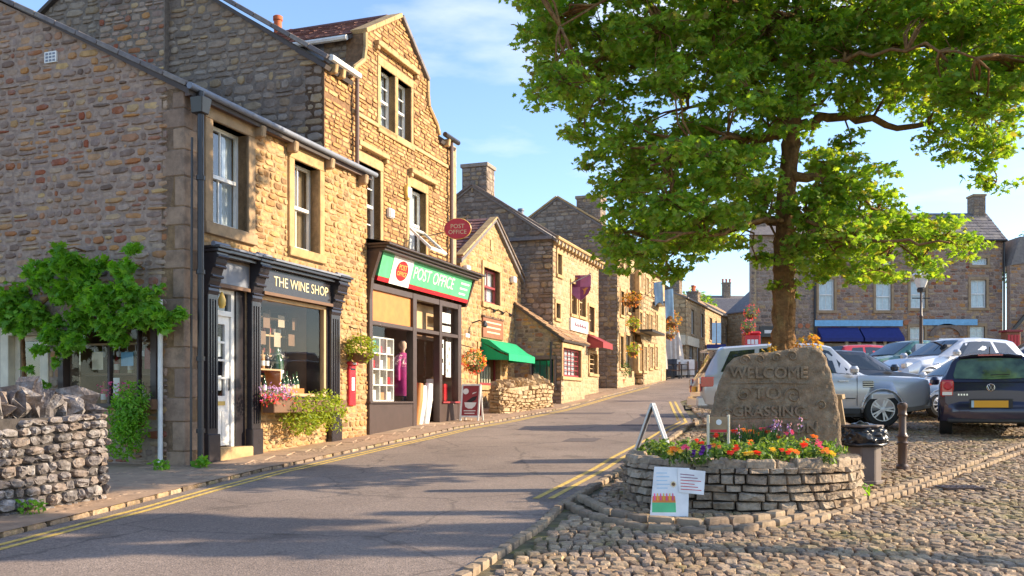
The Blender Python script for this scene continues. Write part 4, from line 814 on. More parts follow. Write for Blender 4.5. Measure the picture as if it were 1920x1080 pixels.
for i, (m_, y_) in enumerate((('orange_panel',2.0),('tan_box',1.75),('paper_white',1.5),('pink_cloth',2.2),('cream_paint',2.45),('navy_cloth',1.55))):
    q = B('rack_goods', m_, None, FA, da+.15+.2*(i%3), da+.33+.2*(i%3), y_-.3, y_, -.62-.05*i, -.55-.05*i, bevel=.01); tag(q, ['orange packet hung behind the post office door glass','tan carton behind the post office door glass','white packet low behind the post office door glass','pink packet high behind the post office door glass','cream packet at the top behind the post office door glass','dark blue packet low behind the post office door glass'][i], 'goods')
q0, q1 = u0+.08, u1-.08
MB().add([P(q0,.5,-2.3),P(q1,.5,-2.3),P(q1,3.58,-2.3),P(q0,3.58,-2.3),P(q0,.5,-.13),P(q1,.5,-.13),P(q1,3.58,-.13),P(q0,3.58,-.13)], [(0,1,2,3),(0,4,7,3),(1,2,6,5),(0,1,5,4),(3,2,6,7)]).build('shop_room', 'room_warm', pf)
# sign, leaning out at the top
sg0, sg1 = U(698), U(868); zs0, zs1 = 3.68, 4.2; SGN = Fr(FA.P(sg0,zs0,.1), D, (NA-Vector((0,0,.27))).normalized(), (NA*.27+Vector((0,0,1))).normalized()); sw_, sh_ = sg1-sg0, .56
sgn = MB().box(SGN,0,sw_,.09,sh_,-.06,0).build('sign_board', 'green_paint', pf); B('sign_band', 'red_paint', sgn, SGN, 0, sw_, 0, .085, -.06, .006)
wa_, wb_ = U(719)-sg0, U(756)-sg0; B('sign_square', 'white_paint', sgn, SGN, wa_, wb_, .0, sh_, 0, .012)
cx = (wa_+wb_)/2; e = MB(); e.prism(SGN, [(cx+.26*math.cos(t*.2618), .3+.2*math.sin(t*.2618)) for t in range(24)], .012, .02); e.build('emblem', 'red_paint', sgn)
text(sgn, 'POST', SGN, cx, .365, .022, .15, 'yellow_plastic', .002); text(sgn, 'OFFICE', SGN, cx, .235, .022, .13, 'yellow_plastic', .002)
text(sgn, 'POST OFFICE', SGN, U(800)-sg0, .33, .004, .36, 'white_paint', .003, sx=1.0)
for i in range(3): B('small_print', 'white_paint', sgn, SGN, sw_-.62, sw_-.12-.06*i, .4-.12*i, .44-.12*i, 0, .006)
cn = MB(); co = U(690); ce = U(872)
cn.box(FA,co,ce,4.22,4.27,-.33,.36).box(FA,co-.04,ce+.06,4.27,4.32,-.33,.42).box(FA,co-.08,ce+.1,4.32,4.36,-.33,.5); cnp = cn.build('cornice', 'brown_black', pf, bevel=.008)
lid = MB().add([FA.P(co-.08,4.362,.5),FA.P(ce+.1,4.362,.5),FA.P(ce+.1,4.52,-.33),FA.P(co-.08,4.52,-.33)],[(0,1,2,3)]).build('lead_flashing', 'lead_grey', pf)
MB().prism(Fr(FA.P(U(690)-.02,0,0), NA, D), [(-.3,3.3),(.06,3.3),(.1,3.7),(.28,4.22),(-.3,4.22)], -.02, .08).build('end_bracket', 'brown_black', pf); MB().prism(Fr(FA.P(sg1+.02,0,0), NA, D), [(-.3,3.6),(.06,3.6),(.1,3.7),(.28,4.22),(-.3,4.22)], 0, .08).build('end_bracket', 'brown_black', pf)
# inside: white shelf unit, pink coat, posters, golf bag like goods
su = empty('shelf_unit', P(U(712),1.4,-.2), 0, 'white lattice shelf unit with goods in the post office window', 'shelf')
a, b = FA.px(699,700,-.16)[0], FA.px(738,700,-.16)[0]; 
for i in range(4): B('upright', 'white_paint', su, FA, a+(b-a)*i/3-.012, a+(b-a)*i/3+.012, 1.34, 2.62, -.3, -.16)
for j in range(5): B('shelf_board', 'white_paint', su, FA, a, b, 1.34+j*.315, 1.365+j*.315, -.31, -.155)
for j in range(4):
    for i in range(3):
        m_ = rr.choice(['paper_white','red_paint','tan_box','teal_panel','cream_paint','white_paint']); h_ = rr.uniform(.12,.24); q = B('boxed_goods', m_, None, FA, a+(b-a)*i/3+.06, a+(b-a)*i/3+.06+rr.uniform(.1,.2), 1.366+j*.315, 1.366+j*.315+h_, -.29, -.2)
        tag(q, 'small boxed item on the white shelf unit in the post office window', 'box', 'boxed goods on the white shelves')
mq = empty('mannequin', P(U(752),1.4,-.5), 0, 'shop dummy in a pink knitted coat in the post office window', 'mannequin')
c = P(FA.px(755,700,-.4)[0],1.34,-.4); MB().lathe(c, [(.2,.12),(.22,.3),(.17,.65),(.2,.92),(.14,1.0),(.06,1.05)], 14).build('coat', 'pink_cloth', mq, smooth=40); MB().lathe(c, [(.02,.0),(.02,.14)], 8).build('pole', 'pipe_black', mq)
MB().tube([c+Vector((0,0,1.04)), c+Vector((0,0,1.1)), c+Vector((0,0,1.16)), c+Vector((0,0,1.25)), c+Vector((0,0,1.31))], [.045,.045,.085,.09,.04], 12).build('head', 'skin_plain', mq, smooth=True)
for s in (-1,1): MB().tube([c+D*s*.18+Vector((0,0,.95)), c+D*s*.24+Vector((0,0,.7)), c+D*s*.22+Vector((0,0,.45))], [.06,.055,.045], 10).build('sleeve', 'pink_cloth', mq, smooth=40)
for i, (x, z0, z1, w_, m_, l_) in enumerate(((829,1.95,2.75,.24,'paper_white','white poster with dark pictures on the left of the post office side window'),(841,1.9,2.72,.28,'paper_white','white poster with dark pictures on the right of the post office side window'))):
    q = B('poster', m_, None, FA, U(x), U(x)+w_, z0, z1, -.07, -.065); tag(q, l_, 'poster')
    for k in range(4): B('printed_picture', 'black_paint', q, FA, U(x)+.04+(k%2)*.11, U(x)+.1+(k%2)*.11, z0+.1+.17*k, z0+.2+.17*k, -.065, -.0635)
for i, (du, m_, h_, l_) in enumerate(((.12,'orange_panel',.9,'orange sports bag leaning in the post office doorway'),(.3,'white_plastic',.85,'white sports bag leaning in the post office doorway'),(.62,'paper_white',.9,'white rolled banner leaning in the post office doorway'))):
    p = P(U(783)+du, .83, -.12); sb = empty('sports_bag', p, 0, l_, 'bag'); MB().tube([p, p+Vector((.05,.1,h_*.6)), p+Vector((.08,.16,h_))], [.09,.11,.085], 10).build('bag', m_, sb, smooth=40); MB().tube([p+Vector((.08,.16,h_)), p+Vector((.0,.05,h_*.8)), p+Vector((-.02,-.02,h_*.4))], .014, 6).build('strap', 'wood_dark', sb)
# goods in side window
for i, (x, z0, z1, m_, l_) in enumerate(((829,1.35,1.85,'paper_white','white box in the foot of the post office side window'),(838,1.35,1.9,'wood_light','wooden box in the foot of the post office side window'),(848,1.35,1.75,'red_paint','red box in the foot of the post office side window'))):
    q = B('boxed_goods', m_, None, FA, U(x), U(x)+.2, z0, z1, -.4, -.2, bevel=.01); tag(q, l_, 'box')
# fixings on the tall front
q = qx(760,361); al = empty('alarm_bell_box', FP.P(q[0],q[1],.1), 0, 'yellow burglar alarm box beside the first floor window', 'alarm box'); MB().prism(FP, [(q[0]-.12+.24*(.5+.5*math.cos(t*.5236)), q[1]+.17*math.sin(t*.5236)) for t in range(12)], 0, .1).build('cover', 'yellow_plastic', al, bevel=.01); B('backplate','white_plastic',al,FP,q[0]-.08,q[0]+.1,q[1]-.12,q[1]+.1,.0,.11)
q = qx(728,400); al = empty('junction_box', FP.P(q[0],q[1],.1), 0, 'white square box on the wall between the first floor windows', 'wall box'); B('cover', 'white_plastic', al, FP, q[0]-.1, q[0]+.12, q[1]-.1, q[1]+.1, 0, .09, bevel=.02); B('lid','white_paint',al,FP,q[0]-.08,q[0]+.1,q[1]-.08,q[1]+.08,.09,.1)
# oval hanging sign
hs = empty('hanging_sign', FP.P(eR[0]-.3,4.6,.1), 0, 'red oval POST OFFICE sign hanging out on an iron bracket', 'sign')
sc_ = Zpt(858,429,20.2); OS = Fr(sc_, (1,-.12,0), (-.12,-1,0)); ov = MB(); ov.prism(OS, [(.29*math.cos(t*.2618), .22*math.sin(t*.2618)) for t in range(24)], -.02, .02); ovo = ov.build('oval_board', 'red_paint', hs)
rim = MB(); rim.tube([OS.P(.29*math.cos(t*.2618), .22*math.sin(t*.2618)) for t in range(25)], .013, 6, False); rim.build('rim', 'yellow_plastic', hs)
text(ovo, 'POST', OS, 0, .05, .022, .13, 'gold_paint', .002); text(ovo, 'OFFICE', OS, 0, -.075, .022, .125, 'gold_paint', .002)
at = FP.P(eR[0]-.3,0,0); br = MB(); zt_ = sc_.z+.3; br.tube([Vector((at.x,at.y,zt_)), Vector((sc_.x+.25,sc_.y,zt_))], .016, 6); br.tube([Vector((at.x,at.y,zt_-.6)), Vector((at.x*.6+sc_.x*.4,at.y*.6+sc_.y*.4,zt_-.42)), Vector((at.x*.35+sc_.x*.65,at.y*.35+sc_.y*.65,zt_))], .013, 6)
for s in (-.2,.2): br.tube([sc_+Vector((s,0,.3)), sc_+Vector((s,0,.14))], .008, 5)
br.build('bracket', 'pipe_black', hs)
# red wall letter box and greenery on the wine shop front
q = FA.px(656.5,722); u_, v_ = q; pb = empty('wall_post_box', FA.P(u_,v_-.4), 0, 'red letter box set in the wall between the wine shop and post office', 'post box')
B('box_front', 'red_paint', pb, FA, u_-.12, u_+.12, v_-.38, v_+.36, 0, .06, bevel=.012); B('hood', 'red_paint', pb, FA, u_-.14, u_+.14, v_+.36, v_+.43, 0, .1, bevel=.015); B('notice_plate', 'paper_white', pb, FA, u_-.05, u_+.05, v_-.1, v_+.14, .06, .066); B('slot', 'black_paint', pb, FA, u_-.09, u_+.09, v_+.27, v_+.31, .06, .064); B('crest', 'white_paint', pb, FA, u_-.06, u_+.06, v_+.375, v_+.41, .1, .104)
def basket(pos, r_, mats, label, n=420, flowers=(), bracket=None, size=.07, sq=(1,1,1), nf=26):
    b = empty('hanging_basket', pos, 0, label, 'hanging basket')
    MB().lathe(pos-Vector((0,0,r_*.95)), [(.03,0),(r_*.45,.06),(r_*.62,r_*.5),(r_*.65,r_*.6)], 12).build('basket', 'wood_dark', b, smooth=40)
    leaves('foliage', blob(pos, (r_*sq[0],r_*sq[1],r_*sq[2]), n, seed=int(abs(pos.x)*50)), size, mats, b, seed=3)
    for k, fm in enumerate(flowers):
        pts = blob(pos, (r_*sq[0]*1.04,r_*sq[1]*1.04,r_*sq[2]*1.04), nf, seed=k+9, shell=.95); leaves('flowers', np.repeat(pts, 5, 0)+np.random.RandomState(k).normal(size=(nf*5,3))*.015, .055, fm, b, up=.1, seed=k)
    if bracket is not None: MB().tube([bracket, bracket+(pos-bracket)*.5+Vector((0,0,.15)), pos+Vector((0,0,r_*1.1)), pos], .012, 6).build('bracket', 'pipe_black', b)
    return b
u_, v_ = FA.px(672,652,.2); basket(FA.P(u_,v_,.25), .31, 'leaf_lime', 'lime green hanging basket over the red letter box', 700, bracket=FA.P(u_,v_+.4,0), sq=(1,.8,.85))
u_, v_ = FG_px = FA.px(885,677,-.2); basket(FA.P(u_,v_,-.15), .29, 'leaf_bed', 'hanging basket of red and orange flowers beside the green awning', 420, ('petal_red','petal_orange','petal_red','petal_yellow'), bracket=FA.P(u_-.1,v_+.55,-.9), sq=(1,1,1.05))
# window box
u0, u1 = U(478), U(628)
wbx = empty('window_box', FA.P(u0,1.2,.2), 0, 'long window box of trailing lime foliage with pink flowers at one end', 'window box')
B('trough', 'wood_dark', wbx, FA, U(484)-.1, u1-.2, 1.16, 1.36, .15, .36, bevel=.01)
pts = np.concatenate([blob(FA.P(U(520)+i*.235, 1.22-.09*math.sin(i*1.3)-.05, .33), (.25,.22,.33), 260, seed=i) for i in range(6)]); leaves('foliage', pts, .075, 'leaf_lime', wbx, seed=4)
pts = np.concatenate([blob(FA.P(U(470)+i*.13, 1.42, .3), (.12,.12,.13), 55, seed=20+i) for i in range(4)]); leaves('leaves', pts, .05, 'leaf_bed', wbx, seed=4)
for k, (m_, o_) in enumerate((('petal_pink',0),('petal_lilac',.06),('petal_red',-.05),('petal_lilac',.1))):
    pts = np.concatenate([blob(FA.P(U(468)+i*.2, 1.42+o_, .33), (.14,.13,.1), 26, seed=30+i+k) for i in range(4 if k else 3)]); leaves('flowers', pts, .05, m_, wbx, up=.1, seed=k)
# ------------------------------------------------------------------ houses further up the left side
def gabled(name, label, fr, u0, u1, depth, zb, ze, slope, wallm, mort, gm=None, gmort=None, holes=(), skip=(), stonekw=None, gkw=None, roofm='slate_grey', fn=200, gn=150, over=.1, slates=False, gholes=(), cat='house'):
    """house with its ridge along the street; the near gable end faces down the street"""
    b = empty(name, fr.P(u0, zb), 0, label, cat); stonekw = stonekw or {}; gkw = gkw or {}
    stone_wall(b, fr, [(u0,zb-.4),(u1,zb-.4),(u1,ze),(u0,ze)], holes, wallm, mort, kind='rubble', name='front_wall', skip=skip, maxn=fn, seed=int(u0*7), **stonekw)
    ge = Fr(fr.P(u0,0), -fr.N, -fr.U); zr = ze+slope*depth/2
    stone_wall(b, ge, [(0,zb-.4),(depth,zb-.4),(depth,ze),(depth/2,zr),(0,ze)], gholes, gm or wallm, gmort or mort, kind='rubble', name='gable_wall', maxn=gn, seed=int(u0*9), **gkw)
    MB().prism(Fr(fr.P(u1-.3,0), -fr.N, fr.U), [(.3,zb-.4),(depth,zb-.4),(depth,ze),(depth/2,zr),(.3,ze)], 0, .29).build('far_gable', mort, b); MB().box(fr,u0+.3,u1-.3,zb-.4,ze,-depth,-depth+.3).build('back_wall', mort, b)
    mb = MB(); dl = fr.U*(u1-u0+.1)
    for s0, s1 in ((-over*1.5,depth/2),(depth+over*1.5,depth/2)):
        z0 = ze-.02-over*.6*slope; a = ge.P(s0,z0,.05); c = ge.P(s1,zr+.06,.05); th = Vector((0,0,-.09)); mb.add([a,a+dl,c+dl,c,a+th,a+dl+th,c+dl+th,c+th], [(0,1,2,3),(4,5,6,7),(0,1,5,4),(3,0,4,7),(1,2,6,5)])
    rf = mb.build('roof', roofm, b)
    return b, ge, rf, zr
def slate_cover(rf, O, Ud, slopeDir, ln, up, mat='slate_grey', course=(.2,.26), n=60, seed=1):
    V = slopeDir.normalized(); Nn = Ud.cross(V); Nn = Nn if Nn.z > 0 else -Nn
    emit(lay(Fr(O, Ud, Nn, V), [(0,0),(ln,0),(ln,up),(0,up)], course=course, width=(.25,.5), gap=.006, t=(.03,.05), sink=0, rot=.01, split=0, seed=seed, slate=True), 'slate', mat, rf, 'slate', 'slates', n, 8)
def chimney(b, c, w_, d_, z0, z1, mat='grey_stone', mort='grey_mortar', pots=1, potm='chimney_pot', ax=D, nst=60):
    c = Vector(c); f = Fr((c.x,c.y,0), ax, Vector((ax.y,-ax.x,0))); ch = MB().box(f,-w_/2,w_/2,z0,z1,-d_/2,d_/2).build('chimney', mort, b)
    MB().box(f,-w_/2-.05,w_/2+.05,z1-.12,z1,-d_/2-.05,d_/2+.05).build('chimney_cap', mat, ch, bevel=.01)
    fc = Fr(f.P(-w_/2,0,-d_/2), f.N, -f.U); st = lay(fc, [(0,z0),(d_,z0),(d_,z1-.13),(0,z1-.13)], course=(.12,.2), width=(.16,.35), t=(.01,.03), seed=2)+lay(Fr(f.P(-w_/2,0,d_/2), f.U, f.N), [(0,z0),(w_,z0),(w_,z1-.13),(0,z1-.13)], course=(.12,.2), width=(.16,.35), t=(.01,.03), seed=3)
    emit(st, 'rubble', mat, ch, 'stone', 'stonework', nst, 9)
    for i in range(pots): MB().lathe(f.P((i-(pots-1)/2)*.4,z1,0), [(.1,-.02),(.1,.3),(.13,.32),(.13,.4),(.09,.41)], 10).build('chimney_pot', potm, ch, smooth=40)
    return ch
# --- small gabled cafe with green awning
FG = FA.off(-1.0); gx_ = lambda x, y: FG.px(x, y)
pk = gx_(925,416); rE = gx_(977,528); half = rE[0]-pk[0]; lE = (pk[0]-half, rE[1])
cafe = empty('gabled_cafe', FG.P(pk[0],1.1), 0, 'small gable fronted stone house with green awning and dark red windows', 'house')
uw = (gx_(905.6,540)[0], gx_(905.6,566)[1], gx_(936,540)[0], gx_(905.6,500)[1]); lw = (gx_(897,700)[0], gx_(897,722)[1], gx_(936,700)[0], gx_(897,650)[1])
stone_wall(cafe, FG, [(lE[0],.6),(rE[0],.6),rE,pk,lE], [uw,lw], 'warm_stone', 'warm_mortar', name='front_wall', maxn=300, minpx=9, course=(.09,.16), width=(.14,.35), t=(.006,.02), seed=31, skip=[(uw[0]-.12,uw[1]-.14,uw[2]+.12,uw[3]+.18),(lw[0]-.12,lw[1]-.14,lw[2]+.12,lw[3]+.14)])
window(cafe, FG, *uw, rec=.12, fw=.06, bars=(2,1), mat='dark_red', sur=(.12,.18,.14), smat='dressed_warm', curtain=('curtain_white',.45))
cw_ = window(cafe, FG, *lw, rec=.12, fw=.06, bars=(1,1), sashes=1, mat='dark_red', sur=(.12,.14,.14), smat='dressed_warm', curtain=None)
for i in range(7): B('slat', 'cream_paint', cw_, FG, lw[0]+.1+i*(lw[2]-lw[0]-.2)/7, lw[0]+.1+(i+.55)*(lw[2]-lw[0]-.2)/7, lw[1]+.07, lw[1]+.55, -.22, -.2)
MB().box(FG,lE[0],lE[0]+.3,.6,lE[1],-6,-.41).build('side_wall', 'gable_mortar', cafe); MB().box(FG,rE[0]-.3,rE[0],.6,rE[1],-6,-.41).build('side_wall', 'gable_mortar', cafe)
gsl = (pk[1]-lE[1])/half; mb = MB(); dl = BK*6
for sg, e in ((-1,lE),(1,rE)):
    a = FG.P(pk[0],pk[1]+.1,.1); c = FG.P(e[0]+sg*.15,e[1]-.02,.1); th = Vector((0,0,-.1)); mb.add([a,c,c+dl,a+dl,a+th,c+th,c+dl+th,a+dl+th], [(0,1,2,3),(4,5,6,7),(1,2,6,5),(0,1,5,4)])
crf = mb.build('roof', 'slate_grey', cafe)
slate_cover(crf, FG.P(lE[0]-.18,lE[1],.12), BK, D+Vector((0,0,gsl)), 6, math.hypot(half+.18, pk[1]-lE[1]+.12), 'slate_red', (.2,.26), 120, 4)
coping(cafe, FG, [(pk[0],pk[1]+.1), (rE[0]+.12,rE[1]+.06)], 0, .06, -.2, .14, 'dressed_dark'); coping(cafe, FG, [(lE[0]-.12,lE[1]+.06), (pk[0],pk[1]+.1)], 0, .05, -.1, .14, 'dressed_warm')
q = gx_(948,465); B('date_stone', 'dressed_warm', cafe, FG, gx_(921,450)[0]-.1, gx_(921,450)[0]+.12, gx_(921,470)[1], gx_(921,450)[1], 0, .03)
# awning
a0, a1 = gx_(901,640)[0], gx_(953,660)[0]; z1, z0 = gx_(903,634)[1], gx_(903,634)[1]-.55
aw = empty('green_awning', FG.P((a0+a1)/2,z1), 0, 'green cloth awning over the lower window of the gabled cafe', 'awning')
ap = Fr(FG.P(a0,0), NA, D); prf = [(0,z1),(.25,z1-.06),(.62,z1-.34),(.85,z0+.1),(.85,z0-.09),(.82,z0-.09),(.82,z0+.08),(.58,z1-.38),(0,z1-.1)]
MB().prism(ap, prf, 0, a1-a0).build('canopy', 'green_cloth', aw, smooth=30)
for n in (0,a1-a0-.006): MB().prism(ap, [(.01,z1-.11),(.55,z1-.42),(.81,z0+.04),(.81,z0-.08),(.01,z0-.05)], n, n+.006).build('end_flap', 'green_cloth', aw)
B('logo', 'gold_paint', aw, Fr(FG.P(0,0,.62+.02), D, (NA+Vector((0,0,1))).normalized(), (Vector((0,0,1))-NA).normalized()), a1-.75, a1-.5, 2.0, 2.0001, 0, .01)
q0, q1 = gx_(903,610)[0], gx_(941,610)[0]; zz = (gx_(903,632)[1], gx_(903,594)[1])
sb = empty('cafe_sign', FG.P(q0,zz[0]), 0, 'brown wooden sign board under three small lamps above the green awning', 'sign')
B('board', 'brown_sign', sb, FG, q0, q1, zz[0], zz[1], 0, .05, bevel=.01); B('frame_rail', 'wood_dark', sb, FG, q0-.03, q1+.03, zz[1], zz[1]+.05, 0, .07)
for i in range(3): B('painted_line', 'gold_paint', sb, FG, q0+.2+.05*i, q1-.2-.05*i, zz[1]-.14-.14*i, zz[1]-.1-.14*i, .05, .053)
for i in range(3):
    u = q0+.15+i*(q1-q0-.3)/2; MB().tube([FG.P(u,zz[1]+.2,0), FG.P(u,zz[1]+.28,.2), FG.P(u,zz[1]+.2,.3)], .012, 6).tube([FG.P(u,zz[1]+.22,.28), FG.P(u,zz[1]+.14,.34)], [.02,.06], 8).build('sign_lamp', 'pipe_black', sb)
for x, y, lb in ((958,525,'white box light high on the right of the gabled cafe'),(870,505,'white box light above the end of the post office cornice')):
    q = gx_(x,y); o = MB().box(FG,q[0]-.12,q[0]+.12,q[1]-.1,q[1]+.1,0,.16).build('floodlight', 'white_plastic', None, bevel=.03); tag(o, lb, 'light')
q = gx_(876,629); o = B('wall_plate', 'white_paint', None, FG, q[0]-.14, q[0]+.14, q[1]-.05, q[1]+.05, 0, .02); tag(o, 'small white name plate on the wall left of the cafe sign', 'sign')
q = gx_(884,606); wl = empty('wall_lamp', FG.P(q[0],q[1]), 0, 'black iron lamp bracket on the wall left of the cafe sign', 'lamp'); MB().tube([FG.P(q[0],q[1],0), FG.P(q[0]+.1,q[1]+.08,.2), FG.P(q[0],q[1],.35)], .02, 6).build('arm', 'pipe_black', wl); MB().lathe(FG.P(q[0],q[1]-.12,.38), [(.03,0),(.09,.03),(.06,.14),(.02,.18)], 8).build('shade', 'pipe_black', wl, smooth=40)
# sandwich board: red with white cup and lettering
def aboard(pos, ang, w_, h_, spread, frame, panel, label, lines=(), logo=None, mat_t='white_paint', cat='sandwich board', both=True, side=1, fwid=.04):
    b = empty('sandwich_board', pos, ang, label, cat); ca, sa = math.cos(ang), math.sin(ang); Ud = Vector((ca,sa,0)); Nd = Vector((sa,-ca,0)); t = math.atan2(spread/2, h_)
    for s in (1,-1):
        Nn = (Nd*s*math.cos(t)+Vector((0,0,math.sin(t)))).normalized(); V = (Vector((0,0,math.cos(t)))-Nd*s*math.sin(t)).normalized()
        f = Fr(Vector(pos)+Nd*s*spread/2, Ud, Nn, V); hh = h_/math.cos(t)
        fo = MB().box(f,-w_/2,-w_/2+fwid,0,hh,-.015,.015).box(f,w_/2-fwid,w_/2,0,hh,-.015,.015).box(f,-w_/2+fwid,w_/2-fwid,hh-fwid,hh,-.015,.015).box(f,-w_/2+fwid,w_/2-fwid,.08,.08+fwid,-.015,.015).build('frame', frame, b, bevel=.003)
        pn = B('panel', panel, b, f, -w_/2+fwid, w_/2-fwid, .08+fwid, hh-fwid, -.01, .008)
        if s == side:
            for (tx, v, sz) in lines: text(pn, tx, f, 0, v*hh, .011, sz, mat_t, .001)
            if logo: logo(pn, f, w_, hh)
    return b
def cup(pn, f, w_, hh):
    MB().prism(f, [(-.14,.5*hh),(-.11,.38*hh),(-.04,.33*hh),(.05,.33*hh),(.12,.4*hh),(.15,.5*hh)], .009, .013).build('cup', 'white_paint', pn)
    MB().prism(f, [(-.1,.52*hh),(.02,.5*hh),(.12,.56*hh),(.16,.68*hh),(.04,.64*hh)], .009, .014).build('swirl', 'black_paint', pn)
    MB().prism(f, [(-.12+.07*math.cos(k*.5236), .8*hh+.07*math.sin(k*.5236)) for k in range(12)], .009, .013).build('badge', 'white_paint', pn)
    for k in range(2): B('printed_line', 'white_paint', pn, f, -.14+.02*k, .14-.02*k, (.26-.07*k)*hh, (.285-.07*k)*hh, .009, .012)
    MB().prism(f, [(.03,.72*hh),(.12,.76*hh),(.14,.79*hh),(.05,.76*hh)], .009, .013).build('swirl', 'white_paint', pn)
p = gp(884,796); aboard((p.x-.02,p.y+.5,G(p.x,p.y+.5)+.055), R(-14), .46, .84, .4, 'white_plastic', 'dark_red', 'red sandwich board with a white cup beside the post office', logo=cup)
# --- porch
FPR = FA.off(.5); pu0 = FPR.px(1052,700)[0]; pu1 = FPR.px(1096,700)[0]; pz = FPR.px(1050,634)[1]; zt_ = FPR.px(1050,634)[1]+1.15
porch = empty('stone_porch', FPR.P(pu0,1.2), 0, 'lean-to stone porch with stone slate roof and red barred window', 'porch')
pw = (pu0+.12, FPR.px(1060,706)[1], FPR.px(1088,700)[0], FPR.px(1057,652)[1])
stone_wall(porch, FPR, [(pu0,.8),(pu1,.8),(pu1,pz),(pu0,pz)], [pw], 'pale_stone', 'pale_mortar', name='front_wall', maxn=60, thick=.25, course=(.12,.2), width=(.2,.4), t=(.004,.012), seed=41, skip=[(pw[0]-.15,pw[1]-.1,pw[2]+.1,pz)])
rw = window(porch, FPR, *pw, rec=.06, fw=.05, sashes=1, bars=(5,5), mat='dark_red', sur=(.1,.14,.1), smat='dressed_warm', curtain=('curtain_white',.95))
PG = Fr(FPR.P(pu0,0), BK, -D); PD = 1.6
sw2 = (.12+.1, 1.75, .95, 2.62)
stone_wall(porch, PG, [(0,.8),(PD,.8),(PD,zt_),(0,pz)], [sw2], 'gable_stone', 'gable_mortar', name='side_wall', maxn=150, thick=.25, course=(.08,.15), width=(.14,.35), t=(.006,.02), seed=42, skip=[(sw2[0]-.06,sw2[1]-.08,sw2[2]+.06,sw2[3]+.1)])
window(porch, PG, *sw2, rec=.05, fw=.04, sashes=1, bars=(3,1), mat='black_paint', sur=(.06,.1,.08), smat='dressed_dark', inside='teal_panel', depth=.24)
prv = (BK+Vector((0,0,1.15/1.6))).normalized(); prn = (NA*1.15/1.6+Vector((0,0,1))).normalized(); pr_ = MB()
PRF = Fr(FPR.P(pu0-.12,pz-.04,.14), D, prn, prv); rl = 2.25; pr_.box(PRF,0,pu1-pu0+.3,0,rl,-.07,0); prr = pr_.build('roof', 'roof_base', porch)
emit(lay(PRF, [(0,0),(pu1-pu0+.3,0),(pu1-pu0+.3,rl),(0,rl)], course=(.2,.28), width=(.2,.45), gap=.01, t=(.03,.055), sink=0, rot=.02, split=0, seed=44, slate=True), 'slate', 'slate_stone', prr, 'stone_slate', 'stone_slates', 120, 8)
MB().tube([FPR.P(pu0+.02,pz-.1,.03)+BK*.35-D*.05, FPR.P(pu0+.02,1.2,.03)+BK*.35-D*.05], .03, 8).build('downpipe', 'pipe_black', porch, smooth=40)
# --- low dry stone wall in front of the porch
def drywall(name, label, a, b, h0, h1, th, zoff, mat='dry_stone', smat='dry_gap', cope=(.18,.42), n=300, course=(.05,.13), width=(.1,.34), seed=1, endt=True, copew=(.06,.16), cat='wall', minpx=8):
    a, b = Vector((*a,0)), Vector((*b,0)); d = (b-a).normalized(); nn = Vector((d.y,-d.x,0)); ln = (b-a).length; wl = empty(name, (a.x,a.y,G(a.x,a.y)), 0, label, cat); rs = random.Random(seed)
    f = Fr(a, d, nn); g0, g1 = G(a.x,a.y)+zoff, G(b.x,b.y)+zoff
    core = MB().add([f.P(.04,g0-.3,-.04),f.P(ln-.04,g1-.3,-.04),f.P(ln-.04,g1-.3,-th+.04),f.P(.04,g0-.3,-th+.04),f.P(.04,g0+h0,-.05),f.P(ln-.04,g1+h1,-.05),f.P(ln-.04,g1+h1,-th+.05),f.P(.04,g0+h0,-th+.05)], [(0,1,2,3),(4,5,6,7),(0,1,5,4),(1,2,6,5),(2,3,7,6),(3,0,4,7)]).build('core', smat, wl)
    kw = dict(course=course, width=width, t=(.015,.085), sink=.06, gap=.002, rot=.16, split=.35, wavy=.03)
    ms = lay(f.off(-.02), [(0,g0-.1),(ln,g1-.1),(ln,g1+h1),(0,g0+h0)], seed=seed, **kw)
    fe = Fr(f.P(ln-.02,0,0), -nn, d); ms += lay(fe, [(0,g1-.1),(th,g1-.1),(th,g1+h1),(0,g1+h1)], seed=seed+1, **kw)
    fe = Fr(f.P(.02,0,-th), nn, -d); ms += lay(fe, [(0,g0-.1),(th,g0-.1),(th,g0+h0),(0,g0+h0)], seed=seed+2, **kw)
    fb = Fr(f.P(ln,0,-th+.02), -d, -nn); ms += lay(fb, [(0,g1-.1),(ln,g0-.1),(ln,g0+h0),(0,g1+h1)], seed=seed+3, **kw)
    cp = []; u = 0
    while u < ln:
        w_ = rs.uniform(*copew); h = rs.uniform(*cope)*rs.choice((.7,1,1.15)); zc = g0+h0+(g1+h1-g0-h0)*u/ln; t_ = rs.uniform(-.3,.3); dd = th*rs.uniform(.75,1.05)
        dd *= .7; m = Matrix((d, Vector((0,0,1)), nn)).transposed().to_4x4() @ Matrix.Rotation(rs.uniform(-.15,.15),4,'X') @ Matrix.Rotation(rs.uniform(-.5,.5),4,'Z') @ Matrix.Rotation(rs.uniform(-.5,.5),4,'Y') @ Matrix.Diagonal((w_*1.4,h*1.2,dd,1)); m.translation = f.P(u, zc+h*.4, -th+rs.uniform(-.02,.12)); cp.append(m); u += w_*.62
    emit(cp, 'jag', mat, wl, 'coping_stone', 'coping', 200, 8); emit(ms, 'rough' if name == 'dry_stone_wall' else 'block', mat, core, 'stone', 'stonework', n, minpx); return wl
drywall('low_garden_wall', 'low sunlit stone wall with upright copings in front of the porch', (gp(940,780).x, gp(940,780).y+.1), (gp(1042,766).x-.1, gp(1042,766).y), .62, .68, .35, .05, 'pale_stone', 'pale_mortar', cope=(.1,.3), n=200, seed=3)
